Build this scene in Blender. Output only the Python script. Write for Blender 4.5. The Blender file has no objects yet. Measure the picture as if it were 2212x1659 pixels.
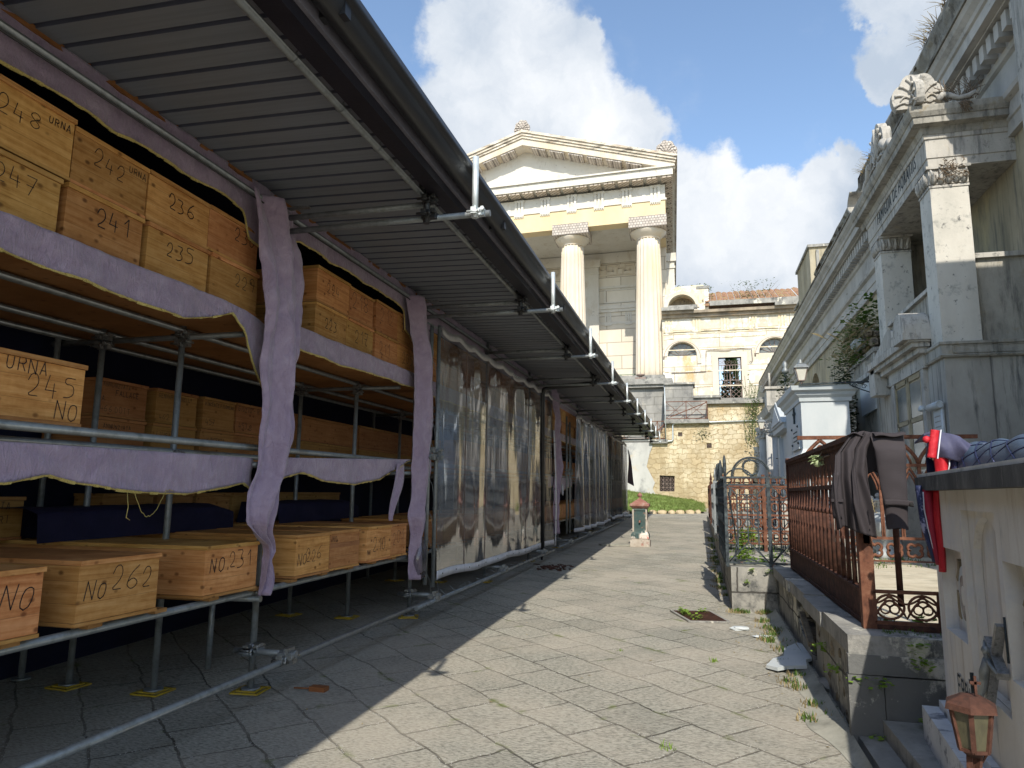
import bpy, bmesh, math, random
from mathutils import Vector, Matrix, noise
from mathutils.geometry import tessellate_polygon
random.seed(7)
SC = bpy.context.scene
COL = SC.collection
R = math.radians
# ---------------------------------------------------------------- camera
PITCH, ROLL, YAW, HC = R(8.788), R(0.604), R(14.601), 1.5
fw = Vector((-math.sin(YAW)*math.cos(PITCH), math.cos(YAW)*math.cos(PITCH), math.sin(PITCH)))
rt0 = Vector((math.cos(YAW), math.sin(YAW), 0)); up0 = rt0.cross(fw)
rt = rt0*math.cos(ROLL)+up0*math.sin(ROLL); up = -rt0*math.sin(ROLL)+up0*math.cos(ROLL)
cam = bpy.data.cameras.new("camera"); cam.sensor_width = 36; cam.lens = 36*1534/2212
cam.clip_start = .05; cam.clip_end = 3000
co = bpy.data.objects.new("camera", cam); COL.objects.link(co)
co.matrix_world = Matrix(((rt.x, up.x, -fw.x, 0), (rt.y, up.y, -fw.y, 0), (rt.z, up.z, -fw.z, HC), (0, 0, 0, 1)))
SC.camera = co
# ---------------------------------------------------------------- sky, sun, exposure
SUNV = Vector((.583, -4.02, 3.624)).normalized()
SUN_EL = math.asin(SUNV.z); SUN_AZ = math.atan2(SUNV.x, SUNV.y)
W = bpy.data.worlds.new("World"); SC.world = W; W.use_nodes = True
wn = W.node_tree; wn.nodes.clear()
def WN(t): return wn.nodes.new(t)
def lk(a, b): wn.links.new(a, b)
wo = WN('ShaderNodeOutputWorld'); bg = WN('ShaderNodeBackground'); lk(bg.outputs[0], wo.inputs[0])
bg.inputs[1].default_value = .165
sky = WN('ShaderNodeTexSky'); sky.sky_type = 'NISHITA'; sky.sun_disc = False
sky.sun_elevation = SUN_EL; sky.sun_rotation = SUN_AZ; sky.air_density = 1.0; sky.dust_density = .6; sky.ozone_density = 1.5
tc = WN('ShaderNodeTexCoord')
def wnoise(scale, detail, vec, rough=.6):
    n = WN('ShaderNodeTexNoise'); n.inputs['Scale'].default_value = scale; n.inputs['Detail'].default_value = detail
    n.inputs['Roughness'].default_value = rough; lk(vec, n.inputs['Vector']); return n
def wmath(op, a, b=None, clamp=False):
    n = WN('ShaderNodeMath'); n.operation = op; n.use_clamp = clamp
    for i, x in enumerate((a, b)):
        if x is None: continue
        if isinstance(x, (int, float)): n.inputs[i].default_value = x
        else: lk(x, n.inputs[i])
    return n.outputs[0]
n1 = wnoise(5.5, 8, tc.outputs['Generated'], .62)
sub = WN('ShaderNodeVectorMath'); sub.operation = 'SUBTRACT'; lk(n1.outputs['Color'], sub.inputs[0]); sub.inputs[1].default_value = (.5, .5, .5)
sc_ = WN('ShaderNodeVectorMath'); sc_.operation = 'SCALE'; lk(sub.outputs[0], sc_.inputs[0]); sc_.inputs['Scale'].default_value = .17
ad = WN('ShaderNodeVectorMath'); ad.operation = 'ADD'; lk(tc.outputs['Generated'], ad.inputs[0]); lk(sc_.outputs[0], ad.inputs[1])
BLOBS = [(-0.263, 0.769, 0.582, 0.062), (-0.2, 0.808, 0.554, 0.081), (-0.265, 0.818, 0.511, 0.067), (-0.178, 0.846, 0.502, 0.085), (-0.091, 0.878, 0.469, 0.054), (-0.244, 0.861, 0.446, 0.089), (-0.065, 0.91, 0.409, 0.044), (-0.12, 0.903, 0.412, 0.072), (-0.026, 0.944, 0.328, 0.051), (0.021, 0.96, 0.278, 0.048), (-0.312, 0.829, 0.464, 0.045), (0.098, 0.929, 0.356, 0.038), (0.158, 0.921, 0.357, 0.039), (0.063, 0.952, 0.298, 0.052), (0.131, 0.944, 0.303, 0.06), (0.189, 0.909, 0.371, 0.03), (0.211, 0.815, 0.54, 0.026), (0.245, 0.829, 0.503, 0.045), (0.307, 0.801, 0.514, 0.062), (0.229, 0.851, 0.473, 0.02), (0.27, 0.844, 0.463, 0.021), (-0.136, 0.816, 0.561, 0.037), (-0.075, 0.943, 0.325, 0.074), (0.226, 0.936, 0.269, 0.076), (0.316, 0.889, 0.332, 0.066), (0.02, 0.925, 0.378, 0.055), (0.03, 0.94, 0.34, 0.055), (-0.045, 0.915, 0.40, 0.05), (0.24, 0.79, 0.563, 0.05), (0.20, 0.93, 0.31, 0.06), (0.12, 0.96, 0.26, 0.07), (0.05, 0.965, 0.25, 0.07)]
cur = None
for (x, y, z, r) in BLOBS:
    dn = WN('ShaderNodeVectorMath'); dn.operation = 'DISTANCE'; lk(ad.outputs[0], dn.inputs[0]); dn.inputs[1].default_value = (x, y, z)
    v = wmath('SUBTRACT', 1.0, wmath('DIVIDE', dn.outputs['Value'], r*1.36))
    cur = v if cur is None else wmath('MAXIMUM', cur, v)
n2 = wnoise(2.2, 6, tc.outputs['Generated'], .6)
far = wmath('MULTIPLY', wmath('SUBTRACT', n2.outputs['Fac'], .60), 2.0)
sx = WN('ShaderNodeSeparateXYZ'); lk(tc.outputs['Generated'], sx.inputs[0])
behind = wmath('LESS_THAN', sx.outputs[1], .35)      # the rest of the sky dome: broken cloud
cur = wmath('MAXIMUM', cur, wmath('MULTIPLY', far, behind))
dens = wmath('MULTIPLY', cur, 3.0, True)
n3 = wnoise(9, 9, tc.outputs['Generated'], .65)
edge = wmath('ADD', dens, wmath('MULTIPLY', wmath('SUBTRACT', n3.outputs['Fac'], .5), .9))
rampd = WN('ShaderNodeMapRange'); rampd.interpolation_type = 'SMOOTHSTEP'; lk(edge, rampd.inputs[0])
rampd.inputs[1].default_value = .02; rampd.inputs[2].default_value = .85
n4 = wnoise(3.2, 7, ad.outputs[0], .55)
cr = WN('ShaderNodeValToRGB'); lk(n4.outputs['Fac'], cr.inputs[0])
cr.color_ramp.elements[0].position = .40; cr.color_ramp.elements[0].color = (.50, .58, .69, 1)
cr.color_ramp.elements[1].position = .68; cr.color_ramp.elements[1].color = (1.02, 1.03, 1.04, 1)
csc = WN('ShaderNodeVectorMath'); csc.operation = 'SCALE'; lk(cr.outputs[0], csc.inputs[0]); csc.inputs['Scale'].default_value = 4.7
tint = WN('ShaderNodeMixRGB'); tint.blend_type = 'MULTIPLY'; tint.inputs[0].default_value = 1
lk(sky.outputs[0], tint.inputs[1]); tint.inputs[2].default_value = (1.08, 1.08, 1.05, 1)
mx = WN('ShaderNodeMixRGB'); lk(rampd.outputs[0], mx.inputs[0]); lk(tint.outputs[0], mx.inputs[1]); lk(csc.outputs[0], mx.inputs[2])
lk(mx.outputs[0], bg.inputs[0])
sl = bpy.data.lights.new("sun", 'SUN'); sl.energy = 4.0; sl.angle = R(.53); sl.color = (1, .945, .84)
so = bpy.data.objects.new("sun", sl); COL.objects.link(so)
so.rotation_mode = 'QUATERNION'; so.rotation_quaternion = SUNV.to_track_quat('Z', 'Y'); so.location = SUNV*60
vs = SC.view_settings; vs.view_transform = 'Standard'; vs.look = 'None'; vs.exposure = 0.5; vs.gamma = 1; vs.use_curve_mapping = False
SC.cycles.max_bounces = 8; SC.cycles.transparent_max_bounces = 24; SC.cycles.diffuse_bounces = 4
# ---------------------------------------------------------------- ground height
def G(y): return .018*min(max(y-4, 0), 46)
def sh(y): return .009*(y-5)
# ---------------------------------------------------------------- mesh builder
BASE = {}
class MB:
    def __init__(s, xf=None): s.v = []; s.f = []; s.m = []; s.s = []; s.mi = 0; s.smooth = False; s.xf = xf
    def add(s, vs_, fs):
        n = len(s.v)
        s.v += [Vector(s.xf(*v)) if s.xf else Vector(v) for v in vs_]
        for f in fs: s.f.append([n+i for i in f]); s.m.append(s.mi); s.s.append(s.smooth)
        return s
    def box(s, x0, x1, y0, y1, z0, z1):
        return s.add([(x0, y0, z0), (x1, y0, z0), (x1, y1, z0), (x0, y1, z0), (x0, y0, z1), (x1, y0, z1), (x1, y1, z1), (x0, y1, z1)],
                     [(3, 2, 1, 0), (4, 5, 6, 7), (0, 1, 5, 4), (1, 2, 6, 5), (2, 3, 7, 6), (3, 0, 4, 7)])
    def obox(s, c, a, b, d):
        c, a, b, d = map(Vector, (c, a, b, d)); v = []
        for k in (-1, 1):
            for (i, j) in ((-1, -1), (1, -1), (1, 1), (-1, 1)): v.append(c+a*i+b*j+d*k)
        return s.add(v, [(3, 2, 1, 0), (4, 5, 6, 7), (0, 1, 5, 4), (1, 2, 6, 5), (2, 3, 7, 6), (3, 0, 4, 7)])
    def bar(s, p0, p1, w, h=None, up_=(0, 0, 1)):
        p0, p1 = Vector(p0), Vector(p1); h = h or w; t = p1-p0; L = t.length
        if L < 1e-6: return s
        t /= L; u = Vector(up_); sd = t.cross(u)
        if sd.length < 1e-3: sd = t.cross(Vector((1, 0, 0)))
        sd.normalize(); uu = sd.cross(t)
        return s.obox((p0+p1)/2, t*L/2, sd*w/2, uu*h/2)
    def tube(s, p0, p1, r, n=10, r2=None, cap=True):
        p0, p1 = Vector(p0), Vector(p1); t = (p1-p0).normalized(); r2 = r if r2 is None else r2
        a = t.cross(Vector((0, 0, 1)));
        if a.length < 1e-3: a = Vector((1, 0, 0))
        a.normalize(); b = t.cross(a); v = []
        for p, rr in ((p0, r), (p1, r2)):
            for i in range(n):
                an = 2*math.pi*i/n; v.append(p+a*math.cos(an)*rr+b*math.sin(an)*rr)
        sm = s.smooth; s.smooth = True
        s.add(v, [(i, (i+1) % n, n+(i+1) % n, n+i) for i in range(n)]); s.smooth = sm
        if cap: s.add(v, [list(range(n))[::-1], list(range(n, 2*n))])
        return s
    def path(s, pts, r, n=8, closed=False):
        pts = [Vector(p) for p in pts]; m = len(pts); v = []; prev = None
        for i, p in enumerate(pts):
            if closed: t = (pts[(i+1) % m]-pts[i-1])
            else: t = pts[min(i+1, m-1)]-pts[max(i-1, 0)]
            t.normalize(); a = prev-t*prev.dot(t) if prev else t.cross(Vector((0, 0, 1)))
            if a.length < 1e-3: a = t.cross(Vector((1, 0, 0)))
            a.normalize(); prev = a; b = t.cross(a); rr = r[i] if isinstance(r, (list, tuple)) else r
            for k in range(n):
                an = 2*math.pi*k/n; v.append(p+a*math.cos(an)*rr+b*math.sin(an)*rr)
        fs = []
        for i in range(m if closed else m-1):
            j = (i+1) % m
            for k in range(n): fs.append((i*n+k, i*n+(k+1) % n, j*n+(k+1) % n, j*n+k))
        sm = s.smooth; s.smooth = True; s.add(v, fs); s.smooth = sm
        if not closed: s.add(v, [list(range(n))[::-1], list(range((m-1)*n, m*n))])
        return s
    def lathe(s, c, prof, n=20, rad=None, square=False):
        v = []; m = len(prof)
        for (r, z) in prof:
            for i in range(n):
                an = 2*math.pi*(i+(.5 if square else 0))/n; q = r*(rad(an, z) if rad else 1)
                if square: q *= 1/math.cos(math.pi/n)
                v.append((c[0]+math.cos(an)*q, c[1]+math.sin(an)*q, c[2]+z))
        sm = s.smooth; s.smooth = not square
        s.add(v, [(j*n+i, j*n+(i+1) % n, (j+1)*n+(i+1) % n, (j+1)*n+i) for j in range(m-1) for i in range(n)]); s.smooth = sm
        s.add(v, [list(range(n))[::-1], list(range((m-1)*n, m*n))])
        return s
    def poly(s, outer, mp, t0, t1, holes=()):
        loops = [list(outer)]+[list(h) for h in holes]
        tris = tessellate_polygon([[Vector((a, b, 0)) for a, b in l] for l in loops])
        flat = [p for l in loops for p in l]; n = len(flat)
        v = [mp(a, b, t0) for a, b in flat]+[mp(a, b, t1) for a, b in flat]
        fs = [tuple(t) for t in tris]+[tuple(i+n for i in reversed(t)) for t in tris]; k = 0
        for l in loops:
            m = len(l)
            for i in range(m): fs.append((k+i, k+(i+1) % m, n+k+(i+1) % m, n+k+i))
            k += m
        return s.add(v, fs)
    def molding(s, pts, prof, side=1, closed=False):
        """sweep a profile [(out, z)] along a plan polyline with mitred corners; out is to the right of travel when side=1"""
        P = [Vector((p[0], p[1])) for p in pts]; m = len(P); k = len(prof); v = []
        for i in range(m):
            def nr(a, b):
                t = (b-a).normalized(); return Vector((t.y, -t.x))*side
            if closed: n0, n1_ = nr(P[i-1], P[i]), nr(P[i], P[(i+1) % m])
            else:
                n0 = nr(P[max(i-1, 0)], P[max(i-1, 0)+1]); n1_ = nr(P[min(i, m-2)], P[min(i, m-2)+1])
            mt = (n0+n1_)/(1+n0.dot(n1_))
            for (o, z) in prof: v.append((P[i].x+mt.x*o, P[i].y+mt.y*o, z))
        fs = []
        for i in range(m if closed else m-1):
            j = (i+1) % m
            for a in range(k): b = (a+1) % k; fs.append((i*k+a, i*k+b, j*k+b, j*k+a))
        if not closed: fs += [tuple(range(k)), tuple(range((m-1)*k, m*k))[::-1]]
        return s.add(v, fs)
    def grid(s, fn, nu, nv, thick=None):
        v = [fn(i/nu, j/nv) for j in range(nv+1) for i in range(nu+1)]
        fs = [(j*(nu+1)+i, j*(nu+1)+i+1, (j+1)*(nu+1)+i+1, (j+1)*(nu+1)+i) for j in range(nv) for i in range(nu)]
        sm = s.smooth; s.smooth = True; s.add(v, fs)
        if thick:
            t = Vector(thick); s.add([Vector(p)+t for p in v], [f[::-1] for f in fs]); s.smooth = False
            bd = [i for i in range(nu)]+[j*(nu+1)+nu for j in range(nv)]+[nv*(nu+1)+i for i in range(nu, 0, -1)]+[j*(nu+1) for j in range(nv, 0, -1)]
            q = len(v); m = len(bd)
            s.add(list(v)+[Vector(p)+t for p in v], [(bd[(i+1) % m], bd[i], q+bd[i], q+bd[(i+1) % m]) for i in range(m)])
        s.smooth = sm; return s
    def ball(s, c, r, n=10, sq=(1, 1, 1)):
        c = Vector(c); v = []; m = max(4, n//2)
        for j in range(m+1):
            th = math.pi*j/m
            for i in range(n):
                an = 2*math.pi*i/n; v.append((c.x+r*sq[0]*math.sin(th)*math.cos(an), c.y+r*sq[1]*math.sin(th)*math.sin(an), c.z+r*sq[2]*math.cos(th)))
        sm = s.smooth; s.smooth = True
        s.add(v, [(j*n+i, (j+1)*n+i, (j+1)*n+(i+1) % n, j*n+(i+1) % n) for j in range(m) for i in range(n)]); s.smooth = sm; return s
    def rock(s, c, sx_, sy_, sz_, seed=0, n=7):
        c = Vector(c); rnd = random.Random(seed); ang = rnd.random()*6; v = []
        m = 4
        for j in range(m+1):
            th = math.pi*j/m
            for i in range(n):
                an = 2*math.pi*i/n+ang; q = 1+.25*(rnd.random()-.5) if 0 < j < m else .8
                v.append((c.x+sx_*q*math.sin(th)**.6*math.cos(an), c.y+sy_*q*math.sin(th)**.6*math.sin(an), c.z+sz_*math.cos(th)*(1+.2*(rnd.random()-.5) if 0 < j < m else 1)))
        return s.add(v, [(j*n+i, (j+1)*n+i, (j+1)*n+(i+1) % n, j*n+(i+1) % n) for j in range(m) for i in range(n)])
def tag(o, label=None, cat=None, group=None, kind=None):
    if label: o['label'] = label
    if cat: o['category'] = cat
    if group: o['group'] = group
    if kind: o['kind'] = kind
    return o
def build(mb, name, mats, parent=None, base=None, label=None, cat=None, group=None, kind=None):
    if not isinstance(mats, (list, tuple)): mats = [mats]
    if parent is not None: base = BASE[parent.name]
    elif base is None:
        xs = [v.x for v in mb.v]; ys = [v.y for v in mb.v]; zs = [v.z for v in mb.v]
        base = Vector(((min(xs)+max(xs))/2, (min(ys)+max(ys))/2, min(zs)))
    base = Vector(base)
    me = bpy.data.meshes.new(name); me.from_pydata([v-base for v in mb.v], [], mb.f)
    for m in mats: me.materials.append(m)
    me.polygons.foreach_set('material_index', mb.m); me.polygons.foreach_set('use_smooth', mb.s)
    bm = bmesh.new(); bm.from_mesh(me); bmesh.ops.remove_doubles(bm, verts=bm.verts, dist=1e-5)
    bmesh.ops.recalc_face_normals(bm, faces=bm.faces); bm.to_mesh(me); bm.free(); me.update()
    o = bpy.data.objects.new(name, me); COL.objects.link(o)
    if parent is None: o.location = base
    else: o.parent = parent
    BASE[o.name] = base
    return tag(o, label, cat, group, kind)
def thing(name, loc, label, cat, group=None):
    o = bpy.data.objects.new(name, None); COL.objects.link(o); o.location = loc; o.empty_display_size = .2
    BASE[o.name] = Vector(loc); return tag(o, label, cat, group)
# ---------------------------------------------------------------- writing strokes
ST = {'0': "20 01 05 26 45 41 20", '1': "14 36 30", '2': "04 16 36 44 32 00 40", '3': "06 46 23 33 42 41 20 00", '4': "16 02 42/34 30", '5': "46 06 04 34 43 41 20 00",
 '6': "46 14 02 01 20 41 42 23 02", '7': "06 46 10/03 33", '8': "23 04 05 26 45 44 23 02 01 20 41 42 23", '9': "43 13 04 05 26 45 30", 'A': "00 26 40/12 32",
 'B': "00 06 36 45 44 33 03/33 42 41 30 00", 'C': "45 26 05 01 20 41", 'D': "00 06 26 44 42 20 00", 'E': "46 06 00 40/03 33", 'F': "46 06 00/03 33", 'G': "45 26 05 01 20 41 43 23",
 'H': "06 00/46 40/03 43", 'I': "26 20", 'L': "06 00 40", 'M': "00 06 23 46 40", 'N': "00 06 40 46", 'O': "20 01 05 26 45 41 20", 'P': "00 06 36 44 33 03", 'R': "00 06 36 44 33 03/23 40",
 'S': "45 26 05 04 42 41 20 01", 'T': "06 46/26 20", 'U': "06 01 20 41 46", 'V': "06 20 46", 'Z': "06 46 00 40", '.': "10 11", '-': "03 43", '\'': "26 24"}
def write(mb, text, o, right, upv, nrm, h, w=.006, gap=.35, wid=.55, rnd=None, sl=0):
    o, right, upv, nrm = map(Vector, (o, right, upv, nrm)); rnd = rnd or random.Random(hash(text) % 999); x = 0
    for ch in text:
        if ch == ' ': x += h*.5; continue
        jx, jy, js = rnd.uniform(-.05, .05)*h, rnd.uniform(-.08, .08)*h, rnd.uniform(.88, 1.12)
        for st in ST.get(ch, "").split('/'):
            p = [(int(a[0])/4*wid*h*js+x+jx, int(a[1])/6*h*js+jy) for a in st.split()]
            if ch in '02356789OSCGBDU' and len(p) > 3:
                q = [p[0]]
                for a, b in zip(p, p[1:]): q += [(a[0]*.75+b[0]*.25, a[1]*.75+b[1]*.25), (a[0]*.25+b[0]*.75, a[1]*.25+b[1]*.75)]
                p = q+[p[-1]]
            for a, b in zip(p, p[1:]):
                A = o+right*(a[0]+a[1]*sl)+upv*a[1]+nrm*.0016; B = o+right*(b[0]+b[1]*sl)+upv*b[1]+nrm*.0016; t = (B-A)
                if t.length < 1e-5: continue
                t.normalize(); sd = t.cross(nrm)*w/2; A = A-t*w*.3; B = B+t*w*.3
                mb.add([A-sd, A+sd, B+sd, B-sd], [(0, 1, 2, 3)])
        x += h*wid*js+h*gap*(.5 if ch in "I1.'" else 1)
    return mb
# ---------------------------------------------------------------- materials
class NT:
    def __init__(s, name):
        s.m = bpy.data.materials.new(name); s.m.use_nodes = True; s.t = s.m.node_tree; s.b = s.t.nodes['Principled BSDF']
        s.tc = s.n('ShaderNodeTexCoord'); s.obj = s.tc.outputs['Object']
    def n(s, t, **k):
        nd = s.t.nodes.new(t)
        for a, b in k.items(): setattr(nd, a, b)
        return nd
    def set(s, sock, v):
        if hasattr(v, 'links') or isinstance(v, bpy.types.NodeSocket): s.t.links.new(v, sock)
        else: sock.default_value = v
    def map(s, vec, scale=(1, 1, 1), rot=(0, 0, 0), loc=(0, 0, 0)):
        m = s.n('ShaderNodeMapping'); s.set(m.inputs[0], vec); m.inputs['Scale'].default_value = scale; m.inputs['Rotation'].default_value = rot; m.inputs['Location'].default_value = loc; return m.outputs[0]
    def noise(s, vec, scale, detail=6, rough=.6, dist=0, out='Fac'):
        m = s.n('ShaderNodeTexNoise'); s.set(m.inputs['Vector'], vec)
        m.inputs['Scale'].default_value = scale; m.inputs['Detail'].default_value = detail; m.inputs['Roughness'].default_value = rough; m.inputs['Distortion'].default_value = dist; return m.outputs[out]
    def vor(s, vec, scale, feature='F1', out='Distance', rnd=1):
        m = s.n('ShaderNodeTexVoronoi', feature=feature); s.set(m.inputs['Vector'], vec); m.inputs['Scale'].default_value = scale; m.inputs['Randomness'].default_value = rnd; return m.outputs[out]
    def ramp(s, v, stops):
        m = s.n('ShaderNodeValToRGB'); s.set(m.inputs[0], v); e = m.color_ramp.elements
        while len(e) < len(stops): e.new(.5)
        for el, (p, c) in zip(e, stops): el.position = p; el.color = (c, c, c, 1) if isinstance(c, (int, float)) else (*c, 1)
        return m.outputs[0]
    def mix(s, f, a, b, mode='MIX'):
        m = s.n('ShaderNodeMixRGB', blend_type=mode); s.set(m.inputs[0], f)
        for i, x in ((1, a), (2, b)): s.set(m.inputs[i], (*x, 1) if isinstance(x, tuple) and len(x) == 3 else x)
        return m.outputs[0]
    def math(s, op, a, b=0., clamp=False):
        m = s.n('ShaderNodeMath', operation=op, use_clamp=clamp); s.set(m.inputs[0], a); s.set(m.inputs[1], b); return m.outputs[0]
    def sep(s, v):
        m = s.n('ShaderNodeSeparateXYZ'); s.set(m.inputs[0], v); return m.outputs
    def comb(s, x=0., y=0., z=0.):
        m = s.n('ShaderNodeCombineXYZ'); s.set(m.inputs[0], x); s.set(m.inputs[1], y); s.set(m.inputs[2], z); return m.outputs[0]
    def brick(s, vec, w, h, mort, c1, c2, cm, off=.5, smooth=.1):
        m = s.n('ShaderNodeTexBrick'); m.offset = off; s.set(m.inputs['Vector'], vec); m.inputs['Scale'].default_value = 1
        m.inputs['Brick Width'].default_value = w; m.inputs['Row Height'].default_value = h; m.inputs['Mortar Size'].default_value = mort; m.inputs['Mortar Smooth'].default_value = smooth
        for k, c in (('Color1', c1), ('Color2', c2), ('Mortar', cm)): m.inputs[k].default_value = (*c, 1)
        return m.outputs
    def bump(s, h, st=.3, dist=.02, nrm=None):
        m = s.n('ShaderNodeBump'); s.set(m.inputs['Height'], h); m.inputs['Strength'].default_value = st; m.inputs['Distance'].default_value = dist
        if nrm: s.set(m.inputs['Normal'], nrm)
        return m.outputs[0]
    def fin(s, col=None, rough=.8, metal=0., nrm=None, spec=.4, **kw):
        if col is not None: s.set(s.b.inputs['Base Color'], (*col, 1) if isinstance(col, tuple) and len(col) == 3 else col)
        s.set(s.b.inputs['Roughness'], rough); s.b.inputs['Metallic'].default_value = metal; s.b.inputs['Specular IOR Level'].default_value = spec
        if nrm: s.set(s.b.inputs['Normal'], nrm)
        return s.m
def noisy(name, cols, scale=3, rough=.85, metal=0, bump=.25, bs=None, stretch=(1, 1, 1), dirt=None, spec=.3, bd=.01, rnd=0, lo=.32, hi=.68):
    t = NT(name); v = t.map(t.obj, stretch); f = t.noise(v, scale, 8, .62)
    k = len(cols); c = t.ramp(f, [(lo+(hi-lo)*i/max(k-1, 1), cols[i]) for i in range(k)])
    for dd in (dirt or ()):
        dc, ds, dst, a, b = dd
        g = t.noise(t.map(t.obj, dst), ds, 7, .68); c = t.mix(t.ramp(g, [(a, 0.), (b, 1.)]), c, dc)
    if rnd:
        oi = t.n('ShaderNodeObjectInfo'); hs = t.n('ShaderNodeHueSaturation'); t.set(hs.inputs['Color'], c)
        t.set(hs.inputs['Value'], t.math('ADD', t.math('MULTIPLY', oi.outputs['Random'], rnd), 1-rnd/2)); c = hs.outputs[0]
    h = t.noise(t.map(t.obj, stretch), bs or scale*6, 8, .65)
    return t.fin(c, rough, metal, t.bump(h, bump, bd), spec)
# ---------------------------------------------------------------- material library
def wood_mat(name, c0, c1, c2, planks=True, rnd=.46):
    t = NT(name); oi = t.n('ShaderNodeObjectInfo'); off = t.comb(t.math('MULTIPLY', oi.outputs['Random'], 37.), t.math('MULTIPLY', oi.outputs['Random'], 11.), t.math('MULTIPLY', oi.outputs['Random'], 23.))
    ad_ = t.n('ShaderNodeVectorMath', operation='ADD'); t.set(ad_.inputs[0], t.obj); t.set(ad_.inputs[1], off); v = ad_.outputs[0]
    g = t.noise(t.map(v, (1.6, 1.6, 26)), 1.5, 8, .65, .6); g2 = t.noise(t.map(v, (2.5, 18, 18)), 1.2, 5, .6, .3)
    col = t.ramp(t.math('ADD', t.math('MULTIPLY', g, .75), t.math('MULTIPLY', g2, .25)), [(.33, c0), (.5, c1), (.68, c2)])
    kn = t.vor(t.map(v, (8.5, 8.5, 12)), 1.0); kd = t.ramp(kn, [(.08, 1.), (.20, 0.)]); col = t.mix(t.math('MULTIPLY', kd, .85), col, (.12, .045, .012))
    big = t.noise(v, 3.2, 4, .6); col = t.mix(t.ramp(big, [(.35, .35), (.65, 0.)]), col, (c0[0]*.7, c0[1]*.62, c0[2]*.5))
    z = t.sep(t.map(t.obj, (1, 1, 1)))[2]
    if planks:
        fr = t.math('FRACT', t.math('MULTIPLY', z, 1/.118)); ln = t.math('LESS_THAN', fr, .02); col = t.mix(t.math('MULTIPLY', ln, .55), col, (.10, .045, .015))
    hs = t.n('ShaderNodeHueSaturation'); t.set(hs.inputs['Color'], col); t.set(hs.inputs['Value'], t.math('ADD', t.math('MULTIPLY', oi.outputs['Random'], rnd), 1-rnd/2))
    t.set(hs.inputs['Hue'], t.math('ADD', t.math('MULTIPLY', t.math('FRACT', t.math('MULTIPLY', oi.outputs['Random'], 7.3)), .028), .484))
    return t.fin(hs.outputs[0], .62, 0, t.bump(g, .12, .004), .25)
M = {}
M['wood'] = wood_mat('pine_wood', (.36, .145, .036), (.55, .27, .085), (.68, .375, .145))
M['wood2'] = wood_mat('shelf_wood', (.26, .12, .035), (.36, .18, .06), (.43, .235, .09), rnd=.1)
M['wood_d'] = wood_mat('brown_board', (.17, .055, .02), (.24, .09, .035), (.30, .12, .05), False)
M['ink'] = NT('black_ink').fin((.012, .010, .012), .6)
M['galv'] = noisy('galvanised_steel', [(.15, .16, .16), (.25, .265, .265), (.19, .20, .20)], 9, .48, .45, .12, 60, dirt=[((.16, .15, .13), 4, (1, 1, 1), .56, .72)], spec=.5)
M['galv_w'] = noisy('bright_steel', [(.55, .60, .60), (.72, .76, .76)], 12, .4, .5, .1, 50, spec=.5)
M['blackm'] = noisy('black_oxide_clamp', [(.03, .03, .03), (.07, .07, .07)], 20, .45, .6, .3, spec=.5)
M['clampm'] = noisy('clamp_metal', [(.12, .12, .12), (.35, .35, .34), (.2, .2, .19)], 30, .38, .8, .4, spec=.5)
t = NT('soffit_sheet'); z = t.noise(t.map(t.obj, (.6, 26, 1)), 1.6, 6, .6); f = t.noise(t.obj, 1.7, 6, .6)
M['soffit'] = t.fin(t.mix(t.ramp(f, [(.35, 0.), (.7, .6)]), t.ramp(z, [(.35, (.165, .18, .20)), (.65, (.20, .215, .235))]), (.18, .185, .20)), .55, .15, t.bump(z, .25, .004), .4)
M['groove'] = noisy('soffit_groove', [(.09, .095, .125), (.105, .11, .145)], 8, .6)
M['fascia'] = noisy('dark_fascia', [(.010, .009, .013), (.018, .015, .020)], 5, .45, .1, .15)
M['fascia_l'] = noisy('fascia_flange', [(.13, .125, .15), (.19, .18, .21)], 7, .5, .1, .2)
M['gutter'] = noisy('black_gutter', [(.012, .012, .014), (.026, .026, .028)], 4, .42, 0, .1, stretch=(4, .5, 4), spec=.5)
M['pvc'] = noisy('black_pvc', [(.012, .012, .012), (.03, .028, .028)], 6, .38, 0, .1, spec=.5)
t = NT('purple_satin'); w = t.noise(t.obj, 5, 8, .65, 1.2); w2 = t.vor(t.obj, 9, out='Distance'); fine = t.noise(t.map(t.obj, (1, 1, 1)), 140, 2, .5)
pc = t.mix(t.ramp(w, [(.35, 0.), (.7, 1.)]), (.28, .20, .275), (.40, .305, .385))
pc = t.mix(t.ramp(w2, [(.0, .28), (.25, 0.)]), pc, (.52, .42, .53))
M['purple'] = t.fin(pc, .5, 0, t.bump(t.math('ADD', t.math('ADD', t.math('MULTIPLY', w, 1.), t.math('MULTIPLY', fine, .25)), t.math('MULTIPLY', t.noise(t.map(t.obj, (2, 3, 1)), 7, 5, .6, 2.), 1.4)), .7, .016), .35); t.b.inputs['Sheen Weight'].default_value = .3
M['gold'] = noisy('gold_braid', [(.28, .19, .03), (.75, .60, .20), (.42, .30, .06)], 90, .4, .5, 1.0, 130, spec=.6)
M['navy'] = noisy('navy_cloth', [(.006, .006, .024), (.013, .012, .042)], 3, .8, 0, .4, 9, bd=.03)
M['tarp'] = noisy('navy_tarpaulin', [(.002, .004, .016), (.004, .007, .03)], 2, .7, 0, .3, 5)
M['yellow'] = noisy('yellow_plastic', [(.30, .20, .015), (.42, .29, .03)], 8, .55, dirt=[((.25, .18, .06), 12, (1, 1, 1), .5, .7)])
M['white_pvc'] = noisy('white_pvc_hem', [(.50, .50, .54), (.66, .66, .70)], 6, .45, 0, .35, 14)
t = NT('clear_pvc_sheet'); nt = t.t; out = nt.nodes['Material Output']
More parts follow.
